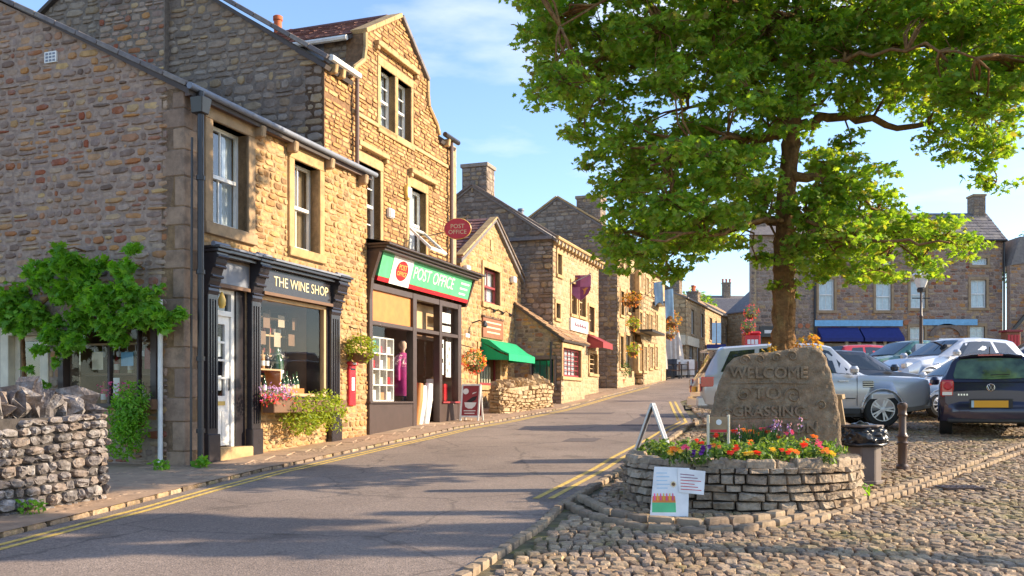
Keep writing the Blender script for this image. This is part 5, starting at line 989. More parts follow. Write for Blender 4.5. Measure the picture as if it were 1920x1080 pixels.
# dark iron bench like pots before the cafe
pt = FG.P(gx_(920,760)[0],1.14,.35); tr = empty('iron_trough', pt, 0, 'dark iron trough with small plants under the cafe window', 'trough'); MB().box(Fr((pt.x,pt.y,0),D,NA),-.7,.7,1.1,1.24,-.12,.12).build('trough', 'pipe_black', tr, bevel=.02)
leaves('foliage', np.concatenate([blob(pt+D*(-.6+.3*i)+Vector((0,0,.16)), (.1,.1,.09), 60, seed=i) for i in range(5)]), .05, 'leaf_dark', tr)
# --- second house, gable with big chimney
uC = FA.px(1035,600)[0]; uC1 = FA.px(1121,600)[0]; zC = FA.px(1035,446)[1]
def openings(fr, lst):
    """(x_left, x_right, y_top, y_bottom) at the left edge -> (u0,v0,u1,v1)"""
    return [(fr.px(a,650)[0], fr.px(a,d_)[1], fr.px(b_,650)[0], fr.px(a,c)[1]) for a,b_,c,d_ in lst]
oc = openings(FA, [(1043,1051,475,514),(1069,1079,530,588),(1084,1096,535,592),(1102,1112,574,622),(1040,1048,568,596),(1103,1118,662,700)])
hc, gc, rc, zrC = gabled('chimney_house', 'two storey stone house with corbelled eaves, tall end chimney and shield sign', FA.off(.02), uC, uC1, 5.4, 1.3, zC, .67, 'pale_stone', 'pale_mortar', 'grey_stone', 'grey_mortar', oc, [(o[0]-.1,o[1]-.1,o[2]+.1,o[3]+.14) for o in oc], dict(course=(.12,.2), width=(.2,.45), t=(.006,.02), minpx=9), dict(course=(.12,.22), width=(.2,.5), t=(.01,.035), minpx=9), fn=120, gn=250)
for i, o in enumerate(oc): window(hc, FA.off(.02), *o, rec=.1, fw=.04, sashes=2 if i != 4 else 1, bars=(1,2) if i else (2,2), mat='cream_paint' if i in (0,4) else 'wood_light', sur=(.09,.12,.1), smat='dressed_warm', curtain=('curtain_tan',.9) if i in (1,2) else None)
for i in range(15): u = uC+.1+i*(uC1-uC-.2)/14; MB().box(FA, u-.05, u+.05, zC-.22, zC-.08, .02, .2, tn=.02).build('corbel', 'dressed_warm', hc)
MB().tube([FA.P(uC-.1,zC-.0,.2), FA.P(uC1+.1,zC,.2)], .06, 8).build('gutter', 'dressed_warm', hc, smooth=40)
MB().box(gc,-.02,4.2,zC-.05,zC+.05,0,.16).build('ledge', 'slate_grey', hc)
c = gc.P(2.65,0,-.4); chimney(hc, (c.x,c.y,0), .7, .85, zrC-.5, EYE+(HZ-310)/F*30.3, ax=D, nst=60, pots=0)
coping(hc, gc, [(-.15,zC-.02),(2.7,zrC+.04),(5.5,zC)], 0, .07, -.2, .1, 'dressed_dark')
# shield sign
ss = empty('shield_sign', FA.P(FA.px(1066,517)[0],3.6), 0, 'purple and mauve quartered shield sign hung on an iron bracket', 'sign'); q = Zpt(1088,538,31.5); SF = Fr(q, (1,-.15,0), (-.15,-1,0)); k = 31.5/F
def shp(x0, x1, y0, y1): return [(x0*k,y0*k),(x1*k,y0*k),(x1*k,y1*k),(x0*k,y1*k)]
full = [(-20,22),(20,22),(20,4),(16,-12),(6,-22),(0,-25),(-6,-22),(-16,-12),(-20,4)]
MB().prism(SF, [(x*k,y*k) for x,y in full], -.03, 0).build('board', 'mauve_paint', ss)
MB().prism(SF, shp(-20,0,0,22), 0, .01).build('quarter', 'purple_paint', ss); MB().prism(SF, [(0,0),(20*k,0),(20*k,-0*k),(19*k,-5*k),(16*k,-12*k),(6*k,-22*k),(0,-25*k)], 0, .01).build('quarter', 'purple_paint', ss)
for x, y in ((-10,11),(9,-8)): MB().prism(SF, [((x+a)*k,(y+b_)*k) for a,b_ in ((-6,5),(-2,4),(2,7),(6,6),(2,2),(0,-5),(-3,-7),(-2,0))], .01, .016).build('bird', 'orange_panel', ss)
MB().tube([FA.P(FA.px(1066,517)[0],3.3+1.9,.0), q+Vector((.36,0,.45))], .018, 6).tube([q+Vector((-.3,0,.45)), q+Vector((-.3,0,.38))], .01, 6).tube([q+Vector((.3,0,.45)), q+Vector((.3,0,.38))], .01, 6).build('bracket', 'pipe_black', ss)
a, b_ = FA.px(1066,600)[0], FA.px(1098,620)[0]; zz = FA.px(1066,595)[1]; wsn = empty('shop_name_board', FA.P(a,zz), 0, 'white name board with faint purple script on the chimney house', 'sign'); B('board', 'white_paint', wsn, FA, a, b_, zz-.42, zz, .02, .1, bevel=.01)
for i in range(5): MB().tube([FA.P(a+.4+i*.3,zz-.28,.105), FA.P(a+.48+i*.3,zz-.12,.105), FA.P(a+.55+i*.3,zz-.26,.105), FA.P(a+.65+i*.3,zz-.2,.105)], .016, 5).build('script_stroke', 'purple_paint', wsn)
a, b_ = FA.px(1100,630)[0], FA.px(1119,630)[0]; zz = FA.px(1100,626)[1]; ra = empty('red_awning', FA.P(a,zz), 0, 'small dark red awning over a door up the street', 'awning'); MB().prism(Fr(FA.P(a,0,0), NA, D), [(0,zz),(.6,zz-.3),(.6,zz-.5),(.57,zz-.5),(.56,zz-.32),(0,zz-.1)], 0, b_-a).build('canopy', 'dark_red', ra)
MB().prism(Fr(FA.P(a,0,0), NA, D), [(0,zz-.02),(.58,zz-.32),(.58,zz-.5),(0,zz-.5)], 0, .01).build('end_flap', 'dark_red', ra)
# small house chimney between the roofs
q = Zpt(977,410,36); sc2 = empty('back_house', (q.x,q.y,2), 0, 'grey house behind with one short chimney above the chimney house roof', 'house')
MB().box(Fr((q.x-3,q.y,0),(1,0,0),(0,-1,0)),0,5,2,7.3,-5,0).build('wall', 'grey_mortar', sc2); chimney(sc2, (q.x,q.y+.6,0), .8, .6, 7.0, q.z+.1, pots=1, potm='lead_grey', nst=20, mat='pale_stone')
# --- third house: high plain gable
uD, uD1 = FA.px(1157,600)[0], FA.px(1191,600)[0]; zD = FA.px(1157,441)[1]
od = openings(FA, [(1163,1169,545,590),(1174,1180,470,505),(1163,1168,470,508),(1176,1183,548,585),(1162,1168,630,690),(1172,1180,628,690),(1184,1188,630,690)])
hd, gd, rd, zrD = gabled('tall_house', 'tall three storey house with sunlit front and high plain grey gable', FA, uD, uD1, 5.0, 1.7, zD, .66, 'pale_stone', 'pale_mortar', 'grey_stone', 'grey_mortar', od, [(o[0]-.1,o[1]-.1,o[2]+.1,o[3]+.14) for o in od], dict(course=(.14,.24), width=(.25,.5), t=(.006,.02)), dict(course=(.12,.22), width=(.2,.5), t=(.01,.04), minpx=8), fn=60, gn=300)
for o in od: window(hd, FA, *o, rec=.08, fw=.04, sashes=2, bars=(1,1), mat='cream_paint', sur=(.09,.12,.1), smat='dressed_warm')
c = gd.P(1.2,0,-.5); chimney(hd, (c.x,c.y,0), .9, 1.0, zD+.4, zrD+.05, ax=D, pots=0, nst=30)
coping(hd, gd, [(-.15,zD),(2.5,zrD+.05),(5.1,zD)], 0, .07, -.2, .1, 'dressed_warm')
# --- fourth: balcony house
uE0, uE1 = uD1, FA.px(1235,600)[0]; FE = FA.off(.35); zEE = FE.px(1192,486)[1]
oe = openings(FE, [(1218,1222,590,622),(1217,1223,650,690),(1206,1212,650,695),(1229,1232,590,620),(1227,1232,650,688),(1198,1203,512,545),(1210,1215,520,548),(1222,1226,528,552),(1198,1203,585,620),(1210,1215,588,620),(1196,1200,650,695)])
he, ge_, re2, zrE = gabled('balcony_house', 'narrow sunlit house with iron balcony, flower baskets and dark canopy', FE, uE0+.02, uE1, 5.0, 2.1, zEE, .6, 'pale_stone', 'pale_mortar', None, None, oe, (), dict(course=(.16,.26), width=(.3,.5), t=(.006,.02)), dict(course=(.16,.26), width=(.3,.5)), fn=30, gn=30)
for o in oe: window(he, FE, *o, rec=.08, fw=.04, sashes=2, bars=(1,1), mat='black_paint', sur=(.09,.12,.1), smat='dressed_warm')
B('canopy', 'black_trim', he, FE, FE.px(1197,640)[0], FE.px(1222,640)[0], 4.3, 4.4, 0, .6)
for x, y in ((1179,562),(1190,560),(1188,655),(1187,606),(1250,588),(1262,600),(1256,622)):
    q = Zpt(x, y, 37.5 if x < 1195 else 47); basket(q, .3 if x < 1200 else .42, 'leaf_autumn' if y < 600 or x > 1200 else 'leaf_lime', {(1179,562):'upper left of two autumn toned baskets on the tall house',(1190,560):'upper right of two autumn toned baskets on the tall house',(1188,655):'lime basket low on the tall house beside its door',(1187,606):'lime basket halfway up the corner of the tall house',(1250,588):'highest of three golden baskets by the cafe corner',(1262,600):'right of three golden baskets by the cafe corner',(1256,622):'lowest of three golden baskets by the cafe corner'}[(x,y)], 130, ('petal_orange',), size=.13)
for i in range(8): B('balcony_bar', 'pipe_black', he, FE, FE.px(1226,530)[0]+i*.18, FE.px(1226,530)[0]+i*.18+.03, 5.9, 6.7, .5, .53)
B('balcony_floor', 'pipe_black', he, FE, FE.px(1224,530)[0]-.05, FE.px(1224,530)[0]+1.5, 5.8, 5.9, 0, .55)
# flag
q = Zpt(1192,572,40.5); q2 = Zpt(1235,532,39); fl = empty('blue_flag', q, 0, 'pale blue flag hanging from a white pole leaning out over the street', 'flag'); MB().tube([q,q2], .03, 6).build('pole', 'white_paint', fl)
fb = MB(); nn_ = 8
for sx_, x0, x1, yb in ((0,1226,1242,575),(1,1246,1262,600)):
    k0 = len(fb.v)
    for i in range(nn_+1):
        t = i/nn_; x = x0+(x1-x0)*t; wv = .12*math.sin(t*7+sx_); fb.v += [Zpt(x, 530-3*t+14*sx_, 39+wv), Zpt(x+2, yb-8*math.sin(t*3), 39-wv)]
    for i in range(nn_): fb.f.append((k0+2*i,k0+2*i+1,k0+2*i+3,k0+2*i+2))
fb.build('cloth', 'flag_blue', fl, smooth=True)
# --- end group: corner cafe, row behind it
def simple_house(name, label, x0, y0, ang, ln, dp, zb, ze, sl, wm, rm_='slate_grey', wins=(), wcols='far_wall', mort=None, chim=None, gwins=(), fasc=None, st=True):
    Ud = Vector((math.cos(ang), math.sin(ang), 0)); fr = Fr((x0,y0,0), Ud, Vector((Ud.y,-Ud.x,0)))
    b, g, rf, zr = gabled(name, label, fr, 0, ln, dp, zb, ze, sl, wm, mort or 'pale_mortar', holes=wins, gholes=gwins, roofm=rm_, stonekw=dict(course=(.2,.3), width=(.3,.6), t=(.01,.03), minpx=12), gkw=dict(course=(.2,.3), width=(.3,.6), t=(.01,.03), minpx=12), fn=10, gn=10)
    for o in wins: window(b, fr, *o, rec=.08, fw=.05, sashes=1, bars=(2,2), mat='white_paint', sur=(.1,.15,.1), smat='dressed_stone', proud=.03)
    for o in gwins: window(b, g, *o, rec=.08, fw=.05, sashes=1, bars=(2,2), mat='white_paint', sur=(.1,.15,.1), smat='dressed_stone', proud=.03)
    if chim: c = fr.P(chim[0],0,-dp/2); chimney(b, (c.x,c.y,0), .8, .7, zr-.4, zr+chim[1], pots=chim[2], nst=0, ax=Ud)
    return b, fr, g
P0 = Zpt(1286,690,52); aD = math.atan2(D.y,D.x)
bs, fr_, g_ = simple_house('corner_cafe', 'corner cafe with cream fascia and shaded gable facing down the street', P0.x, P0.y, aD-.05, 11, 2.8, 2.6, 7.2, .35, 'pale_stone', wins=[(1.4,5.2,2.2,6.6),(4.2,5.2,5.0,6.6),(7,5.2,7.8,6.6),(.8,2.9,1.9,4.8),(3,2.8,3.8,4.8),(5,2.8,6,4.8),(8,2.8,9,4.8)], gwins=[(.9,5.2,1.8,6.2),(.5,2.9,2.3,4.3)], chim=(9,.8,2))
B('fascia', 'cream_paint', bs, g_, .02, 2.7, 4.5, 5.05, .0, .12); B('fascia', 'cream_paint', bs, fr_, .05, 3.2, 4.5, 5.0, 0, .12); B('shop_canopy', 'wood_dark', bs, g_, .1, 2.7, 4.4, 4.48, 0, .7)
bs, fr_, g_ = simple_house('row_house', 'low sunlit row house with pale roof behind the corner cafe', 13.4, 66, aD-.12, 12, 4, 3.4, 8.0, .6, 'pale_stone', wins=[(1,5.9,1.7,7.3),(4,5.9,4.7,7.3),(7,5.9,7.7,7.3)], chim=(.5,1.0,1), rm_='slate_stone')
bs, fr_, g_ = simple_house('gabled_row_house', 'far gable ended house at the bend of the street', 16.6, 72, R(-62), 6.5, 9, 3.9, 8.2, .75, 'pale_stone', wins=[(2.6,5.6,3.3,7.3)], gwins=[(1,5.5,1.8,7)], chim=(6.0,2.2,2))
bs, fr_, g_ = simple_house('far_cottage', 'far grey roofed cottage closing the view up the street', 13, 92, R(-8), 14, 6, 4.8, 9.2, .8, 'pale_stone', wins=[(3,6.5,4,8),(7,6.5,8,8)], chim=(1,1.2,2))
bs, fr_, g_ = simple_house('hilltop_cottage', 'far cottage with many chimneys behind the bend', 20, 100, R(5), 12, 6, 5.2, 10.6, .8, 'grey_stone', wins=[(3,7.5,4,9)], chim=(4,1.5,3), mort='grey_mortar')
# cafe clutter: parasols, menu boards, tables, pots
def parasol(pos, h, label):
    b = empty('folded_parasol', pos, 0, label, 'parasol', 'folded parasols outside the cafes'); p = Vector(pos)
    MB().tube([p, p+Vector((0,0,h))], .03, 6).build('pole', 'wood_light', b); MB().box(XY,p.x-.25,p.x+.25,p.y-.25,p.y+.25,p.z,p.z+.08).build('base', 'pipe_black', b)
    mb = MB(); k = 12
    for z, rr_ in ((.55,.27),(1.1,.24),(1.7,.17),(2.1,.1),(h,.03)):
        for j in range(k): t = j*2*math.pi/k; q = rr_*(1+.25*(j%2)); mb.v.append(p+Vector((q*math.cos(t), q*math.sin(t), z)))
    for i in range(4):
        for j in range(k): mb.f.append((i*k+j,i*k+(j+1)%k,(i+1)*k+(j+1)%k,(i+1)*k+j))
    mb.build('folded_cloth', 'parasol_cloth', b, smooth=60)
for i, (x, z_) in enumerate(((1205,43),(1217,45),(1228,45),(1240,46),(1256,50),(1264,50),(1272,50))): y = z_; X = (x-960)/F*y; parasol((X,y,G(X,y)), 2.5, ['leftmost folded parasol, beside the tall house door','second folded parasol from the tall house','third folded parasol from the tall house','fourth folded parasol, right behind the brown menu board','folded parasol left of three by the corner cafe','middle folded parasol by the corner cafe','rightmost folded parasol by the corner cafe'][i])
def pot(x, y, z_, r_, h, fol, n, label, mat='terracotta', fr_=.3, flowers=None, fh=.3, size=.08):
    p = Vector((x,y,z_)); b = empty('potted_plant', p, 0, label, 'potted plant'); MB().lathe(p, [(r_*.7,0),(r_,h*.9),(r_*1.1,h*.9),(r_*1.1,h),(r_*.9,h)], 14).build('pot', mat, b, smooth=40)
    leaves('foliage', blob(p+Vector((0,0,h+fh)), (fr_,fr_,fh), n, seed=int(abs(x*10))), size, fol, b)
    if flowers: leaves('flowers', blob(p+Vector((0,0,h+fh)), (fr_,fr_,fh), 40, seed=3, shell=.9), .07, flowers, b)
    return b
pz_ = lambda x, y: (gp(x,y).x, gp(x,y).y, gp(x,y).z+.05)
pot(*pz_(1098,738), .17, .3, 'leaf_lime', 250, 'tall terracotta pot with lime plant beside the porch window', fh=.55, fr_=.28, size=.1)
pot(*pz_(1140,728), .2, .26, 'leaf_bed', 250, 'left terracotta pot with bushy shrub on the pavement', fr_=.35, flowers=None)
pot(*pz_(1160,728), .27, .33, 'leaf_dark', 420, 'large terracotta pot with round dark green shrub left of the menu boards', fr_=.52, fh=.42, size=.1)
p = gp(1119,725); bn = empty('litter_bin', (p.x,p.y,p.z), 0, 'small stone coloured litter bin by the pavement step', 'bin'); MB().box(XY,p.x-.22,p.x+.22,p.y-.2,p.y+.2,p.z,p.z+.85).build('body', 'dressed_stone', bn, bevel=.02); MB().box(XY,p.x-.2,p.x+.2,p.y-.22,p.y+.18,p.z+.85,p.z+1.0).build('hood', 'lead_grey', bn, bevel=.03); B('opening','black_trim',bn,XZ,p.x-.13,p.x+.13,p.z+.66,p.z+.8,-p.y+.2,-p.y+.21)
p = gp(1203,719); aboard((p.x,p.y,p.z+.03), R(-4), .62, .82, .5, 'cream_paint', 'blackboard', 'small dark blue chalk board with pale frame on the pavement', lines=(), logo=lambda pn,f,w_,hh: [B('chalk_line', 'white_paint', pn, f, -.2+.03*(i%2), .2-.04*(i%3), hh*(.8-.11*i), hh*(.8-.11*i)+.02, .009, .011) for i in range(6)])
p = gp(1225,717); aboard((p.x+.05,p.y+.8,p.z+.06), R(-8), .9, 1.25, .5, 'brown_sign', 'wood_dark', 'tall brown menu board standing behind the dark blue chalk board', logo=lambda pn,f,w_,hh: [B('chalk_line', 'cream_paint', pn, f, -.3+.04*(i%2), .3-.05*(i%3), hh*(.88-.09*i), hh*(.88-.09*i)+.03, .009, .011) for i in range(8)])
p = gp(1183,712); o = B('banner', 'mauve_paint', None, Fr((p.x,p.y+.5,0),(1,-.2,0),(-.2,-1,0)), -.35, .35, G(p.x,p.y)+.3, G(p.x,p.y)+.95, 0, .03); tag(o, 'pink banner board beside the shrub pots', 'banner')
for i, (x, Y) in enumerate(((1262,48),(1278,47.5),(1288,50),(1246,47))):
    X = (x-960)/F*Y; z = G(X,Y); t = empty('cafe_table', (X,Y,z), 0, ['round cafe table left of the folded parasols at the corner','round cafe table nearest the road at the corner cafe','round cafe table behind by the corner cafe door','round cafe table behind the brown menu board'][i], 'table')
    MB().lathe((X,Y,z+.7), [(.35,0),(.35,.03)], 14).build('table_top', 'pipe_black', t); MB().tube([Vector((X,Y,z)),Vector((X,Y,z+.7))], .03, 6).build('leg', 'pipe_black', t)
    for s in (-1,1):
        cx = X+s*.55; ch = empty('cafe_chair', (cx,Y,z), 0, 'dark cafe chair drawn up on the '+('left' if s < 0 else 'right')+' of '+['the table left of the corner parasols','the table nearest the road','the table by the corner cafe door','the table behind the menu board'][i], 'chair', 'chairs at the pavement cafe'); f = Fr((cx,Y,z),(1,0,0),(0,-1,0))
        B('seat', 'wood_dark', ch, f, -.2,.2,.43,.46,-.2,.2); B('backrest', 'wood_dark', ch, f, s*.2-.02,s*.2+.02,.46,.88,-.2,.2)
        for a_ in (-.17,.17):
            for c_ in (-.17,.17): B('leg', 'pipe_black', ch, f, a_-.015,a_+.015,0,.43,c_-.015,c_+.015)
X, Y = (1302-960)/F*48, 48; o = B('barrier_screen', 'paper_white', None, Fr((X,Y,0),(1,0,0),(0,-1,0)), -.9,.0,G(X,Y)+.15,G(X,Y)+.95,0,.03); tag(o, 'white cloth screen beside the cafe tables', 'screen')
for i in range(3):
    X = (1248+i*12-960)/F*48.5; o = B('menu_easel', 'blackboard', None, Fr((X,48.5,0),(1,0,0),(0,-.97,.2),(0,.2,.97)), -.22,.22,G(X,48.5)+.2,G(X,48.5)+1.1,0,.04); tag(o, ['dark easel left of three by the corner cafe parasols','dark easel in the middle by the corner cafe parasols','dark easel right of three by the corner cafe parasols'][i], 'menu board')
# pub sign, red phone box, red flowers at the street end
X, Y = (1343-960)/F*50, 50; zz = G(X,Y); ps = empty('barrel_sign', (X,Y,zz), 0, 'blue and white pictorial sign on a wooden barrel base at the street end', 'sign'); MB().lathe((X,Y,zz), [(.3,0),(.38,.4),(.38,.7),(.3,1.1)], 12).build('barrel', 'wood_light', ps, smooth=40); B('blue_panel', 'navy_cloth', ps, XZ, X-.5,X+.5,zz+1.2,zz+1.75,-Y-.05,-Y+.05); B('white_panel', 'light_blue', ps, XZ, X-.22,X+.25,zz+1.8,zz+2.9,-Y-.04,-Y+.04); MB().tube([Vector((X,Y,zz)),Vector((X,Y,zz+3))], .05, 6).build('pole', 'wood_dark', ps)
X, Y = (1408-960)/F*52, 52; tb = empty('telephone_box', (X,Y,G(X,Y)), 0, 'red telephone box in front of the left end of the far building', 'phone box'); zz = G(X,Y); tbb = B('cabinet', 'red_paint', tb, XZ, X-.42,X+.42,zz,zz+2.3,-Y-.4,-Y+.4, bevel=.03); B('roof', 'red_paint', tb, XZ, X-.46,X+.46,zz+2.3,zz+2.5,-Y-.44,-Y+.44, bevel=.08)
for i in range(3):
    for j in range(5): B('pane', 'curtain_white', tbb, XZ, X-.3+i*.21,X-.13+i*.21,zz+.5+j*.32,zz+.76+j*.32,-Y+.4,-Y+.41)
basket(Zpt(1408,585,51), .42, 'leaf_bed', 'basket of red flowers above the telephone box', 120, ('petal_red','petal_red'), size=.12); basket(Zpt(1402,612,50), .38, 'leaf_bed', 'lower basket of red flowers left of the telephone box', 120, ('petal_red','petal_pink'), size=.12)
# ------------------------------------------------------------------ the long building across the square
FH = Fr((0,53,0),(1,0,0),(0,-1,0)); hx = lambda x, y: FH.px(x, y)
hb = empty('awning_building', FH.P(hx(1527,600)[0],2.5), 0, 'long brown stone building with white sash windows and two dark blue shop awnings', 'building')
x0, x1 = hx(1527,600)[0], hx(1880,600)[0]; ze = hx(1700,452)[1]
rects = [(1535,1564,523,582),(1642,1671,530,582),(1707,1735,527,578),(1820,1849,525,577),(1530,1563,484,497),(1707,1735,484,497),(1822,1851,484,497),(1706,1733,613,657),(1818,1846,612,656),(1642,1671,484,497)]
ho = [(hx(a,d_)[0], hx(a,d_)[1], hx(b_,d_)[0], hx(a,c)[1]) for a,b_,c,d_ in rects]
shopo = (hx(1537,650)[0], 2.8, hx(1684,650)[0], hx(1537,640)[1]); dro = (hx(1762,650)[0], 2.4, hx(1786,650)[0], hx(1762,634)[1])
hk = dict(course=(.13,.24), width=(.2,.5), t=(.01,.035), sink=.03)
stone_wall(hb, FH, [(x0,1.8),(x1,1.8),(x1,ze),(x0,ze)], ho+[shopo,dro], 'gable_stone', 'gable_mortar', name='front_wall', maxn=150, minpx=8, seed=61, skip=[(o[0]-.14,o[1]-.14,o[2]+.14,o[3]+.14) for o in ho], **hk)
for i, o in enumerate(ho): window(hb, FH, *o, rec=.08, fw=.07, sashes=2 if rects[i][3]-rects[i][2] > 20 else 1, bars=(2,1) if i < 7 else (2,2), mat='white_paint', sur=(.14,.18,.16), smat='dressed_stone', curtain=('curtain_white',.9), proud=.05)
MB().box(FH,x0,x1,1.8,ze,-4.5,-4.2).build('back_wall', 'gable_mortar', hb); MB().box(FH,x1-.3,x1,1.8,ze,-4.2,-.41).build('side_wall', 'gable_mortar', hb)
mb = MB(); zr_ = hx(1700,402)[1]+.5; mb.add([FH.P(x0-.1,ze-.05,.25),FH.P(x1+.15,ze-.05,.25),FH.P(x1+.15,zr_,-2.2),FH.P(x0-.1,zr_,-2.2),FH.P(x0-.1,ze-.05,-4.7),FH.P(x1+.15,ze-.05,-4.7)], [(0,1,2,3),(3,2,5,4),(0,3,4),(1,2,5)]); hr = mb.build('roof', 'slate_grey', hb)
slate_cover(hr, FH.P(x0-.1,ze-.03,.28), Vector((1,0,0)), Vector((0,2.45,zr_-ze+.05)), x1-x0+.25, math.hypot(2.4,zr_-ze), 'slate_grey', (.28,.38), 80, 7)
MB().tube([FH.P(x0,ze,.3),FH.P(x1+.1,ze,.3)], .07, 6).build('gutter', 'pipe_black', hb)
chimney(hb, (x1-.4,55.2,0), .7, .8, zr_-1.6, EYE+(HZ-372)/F*56, ax=Vector((1,0,0)), pots=0, nst=20); chimney(hb, (hx(1600,600)[0],55.2,0), 1.4, .8, zr_-.6, zr_+1.0, ax=Vector((1,0,0)), pots=2, nst=20)
for xx in (1527,1881): MB().tube([FH.P(hx(xx,600)[0],ze,.1),FH.P(hx(xx,600)[0],2.4,.1)], .06, 6).build('downpipe', 'pipe_black', hb)
B('blue_fascia', 'blue_sign', hb, FH, hx(1526,600)[0], hx(1690,600)[0], hx(0,612)[1], hx(0,601)[1], .0, .2); B('blue_fascia', 'blue_sign', hb, FH, hx(1724,600)[0], hx(1831,600)[0], hx(0,610)[1], hx(0,599)[1], 0, .12)
for i, (a, b_) in enumerate(((1532,1608),(1611,1684))):
    aw = empty('blue_awning', FH.P(hx(a,620)[0],5.2), 0, 'left of two dark blue shop awnings under the pale blue fascia' if i == 0 else 'right of two dark blue shop awnings under the pale blue fascia', 'awning'); za, zb_ = hx(0,614)[1], hx(0,642)[1]
    MB().prism(Fr(FH.P(hx(a,600)[0],0),(0,-1,0),(1,0,0)), [(.05,za),(.9,zb_+.2),(.9,zb_),(.87,zb_),(.86,zb_+.18),(.05,za-.06)], 0, hx(b_,600)[0]-hx(a,600)[0]).build('canopy', 'navy_cloth', aw)
    for n_ in (0, hx(b_,600)[0]-hx(a,600)[0]-.01): MB().prism(Fr(FH.P(hx(a,600)[0]+n_,0),(0,-1,0),(1,0,0)), [(.05,za-.05),(.88,zb_+.18),(.88,zb_),(.05,zb_)], 0, .01).build('end_flap', 'navy_cloth', aw)
MB().add([FH.P(shopo[0],shopo[1],-1.5),FH.P(shopo[2],shopo[1],-1.5),FH.P(shopo[2],shopo[3],-1.5),FH.P(shopo[0],shopo[3],-1.5)],[(0,1,2,3)]).build('shop_room', 'wood_light', hb)
for a in (1537,1588,1612,1640,1660,1682): B('shop_post', 'white_paint', hb, FH, hx(a,650)[0]-.08, hx(a,650)[0]+.08, shopo[1], shopo[3], -.1, .0)
MB().add([FH.P(shopo[0],shopo[1],-.05),FH.P(shopo[2],shopo[1],-.05),FH.P(shopo[2],shopo[3],-.05),FH.P(shopo[0],shopo[3],-.05)],[(0,1,2,3)]).build('pane', 'shop_glass', hb)
for i in range(12): 
    h_ = .5+rr.random()*.9; q = B('shop_goods', rr.choice(['tan_box','orange_panel','wood_dark','cream_paint','red_paint','gold_paint']), None, FH, shopo[0]+.3+i*.35, shopo[0]+.55+i*.35, shopo[1], shopo[1]+h_, -.9, -.6, bevel=.02); tag(q, 'goods stacked in the window under the blue awnings', 'goods', 'goods in the far shop window')
dd = B('door', 'white_paint', hb, FH, dro[0]+.08, dro[2]-.08, dro[1], dro[3]-.08, -.3, -.22)
for i in range(4): B('fanlight_pane', 'car_glass', dd, FH, dro[0]+.12+i*.14, dro[0]+.23+i*.14, dro[3]-.35, dro[3]-.15, -.22, -.21)
B('door_frame', 'white_paint', hb, FH, dro[0]-.05, dro[2]+.05, dro[3]-.08, dro[3], -.3, .03)
mb = MB(); cx = (dro[0]+dro[2])/2; zz = dro[3]+.1
for i in range(9):
    t0, t1 = math.pi*i/9, math.pi*(i+1)/9; mb.prism(FH, [(cx+.75*math.cos(t0),zz+.5*math.sin(t0)),(cx+.75*math.cos(t1),zz+.5*math.sin(t1)),(cx+.98*math.cos(t1),zz+.72*math.sin(t1)),(cx+.98*math.cos(t0),zz+.72*math.sin(t0))], 0, .12)
mb.build('door_arch', 'dressed_dark', hb)
for x, lb in ((1698,'round terracotta wall disc between the two blue fascias'),(1514,'round terracotta wall disc left of the long blue fascia'),(1500,'small terracotta wall disc above the dark shop sign')):
    q = hx(x,605 if x > 1600 else 611); o = MB().prism(FH, [(q[0]+.14*math.cos(t*.5236), q[1]+.14*math.sin(t*.5236)) for t in range(12)], 0, .08).build('wall_disc', 'terracotta', None); tag(o, lb, 'wall disc')
hl = empty('left_stone_building', FH.P(hx(1408,600)[0],2.5), 0, 'taller stone building left of the blue awnings with a small dark shopfront', 'building'); a, b_ = hx(1408,600)[0], x0-.02; zl = hx(0,440)[1]
so_ = (hx(1424,650)[0], 2.4, hx(1490,650)[0], hx(0,612)[1]); lw_ = (hx(1470,540)[0], hx(0,570)[1], hx(1492,540)[0], hx(0,520)[1])
stone_wall(hl, FH.off(.02), [(a,1.8),(b_,1.8),(b_,zl),(a,zl)], [so_,lw_], 'grey_stone', 'gable_mortar', name='front_wall', maxn=120, minpx=8, seed=63, **hk); window(hl, FH.off(.02), *lw_, rec=.08, fw=.07, sur=(.14,.18,.16), bars=(2,1))
sdv = Vector((.31,.95,0)).normalized(); FS_ = Fr(FH.P(a,0,-.02), sdv, Vector((-sdv.y,sdv.x,0)))
stone_wall(hl, FS_, [(0,1.8),(4,1.8),(4,zl),(2,zl+1.1),(0,zl)], [], 'pale_stone', 'pale_mortar', name='side_wall', maxn=40, minpx=9, thick=.3, seed=64, **hk)
MB().box(FH,b_-.3,b_,ze-3,zl,-4,-.4).build('side_wall', 'gable_mortar', hl)
MB().prism(Fr(FH.P(a-.1,0,.1),sdv,(1,0,0)), [(-.2,zl-.05),(2.0,zl+1.2),(4.2,zl-.05)], 0, b_-a+.2).build('roof', 'slate_grey', hl); chimney(hl, (hx(1434,600)[0],54.2,0), .7, .7, zl, zl+1.9, ax=Vector((1,0,0)), pots=0, nst=10)
sfl = B('shopfront', 'black_paint', hl, FH, so_[0], so_[2], so_[3]-.6, so_[3], -.1, .12); B('shop_sign_letters', 'white_paint', sfl, FH, so_[0]+.25, so_[0]+.95, so_[3]-.4, so_[3]-.22, .12, .13)
for k in (so_[0],so_[0]+1,so_[2]-.1): B('shop_post', 'black_paint', hl, FH, k, k+.1, so_[1], so_[3]-.6, -.1, .05)
MB().add([FH.P(so_[0],so_[1],-.8),FH.P(so_[2],so_[1],-.8),FH.P(so_[2],so_[3],-.8),FH.P(so_[0],so_[3],-.8)],[(0,1,2,3)]).build('shop_room', 'tan_box', hl)
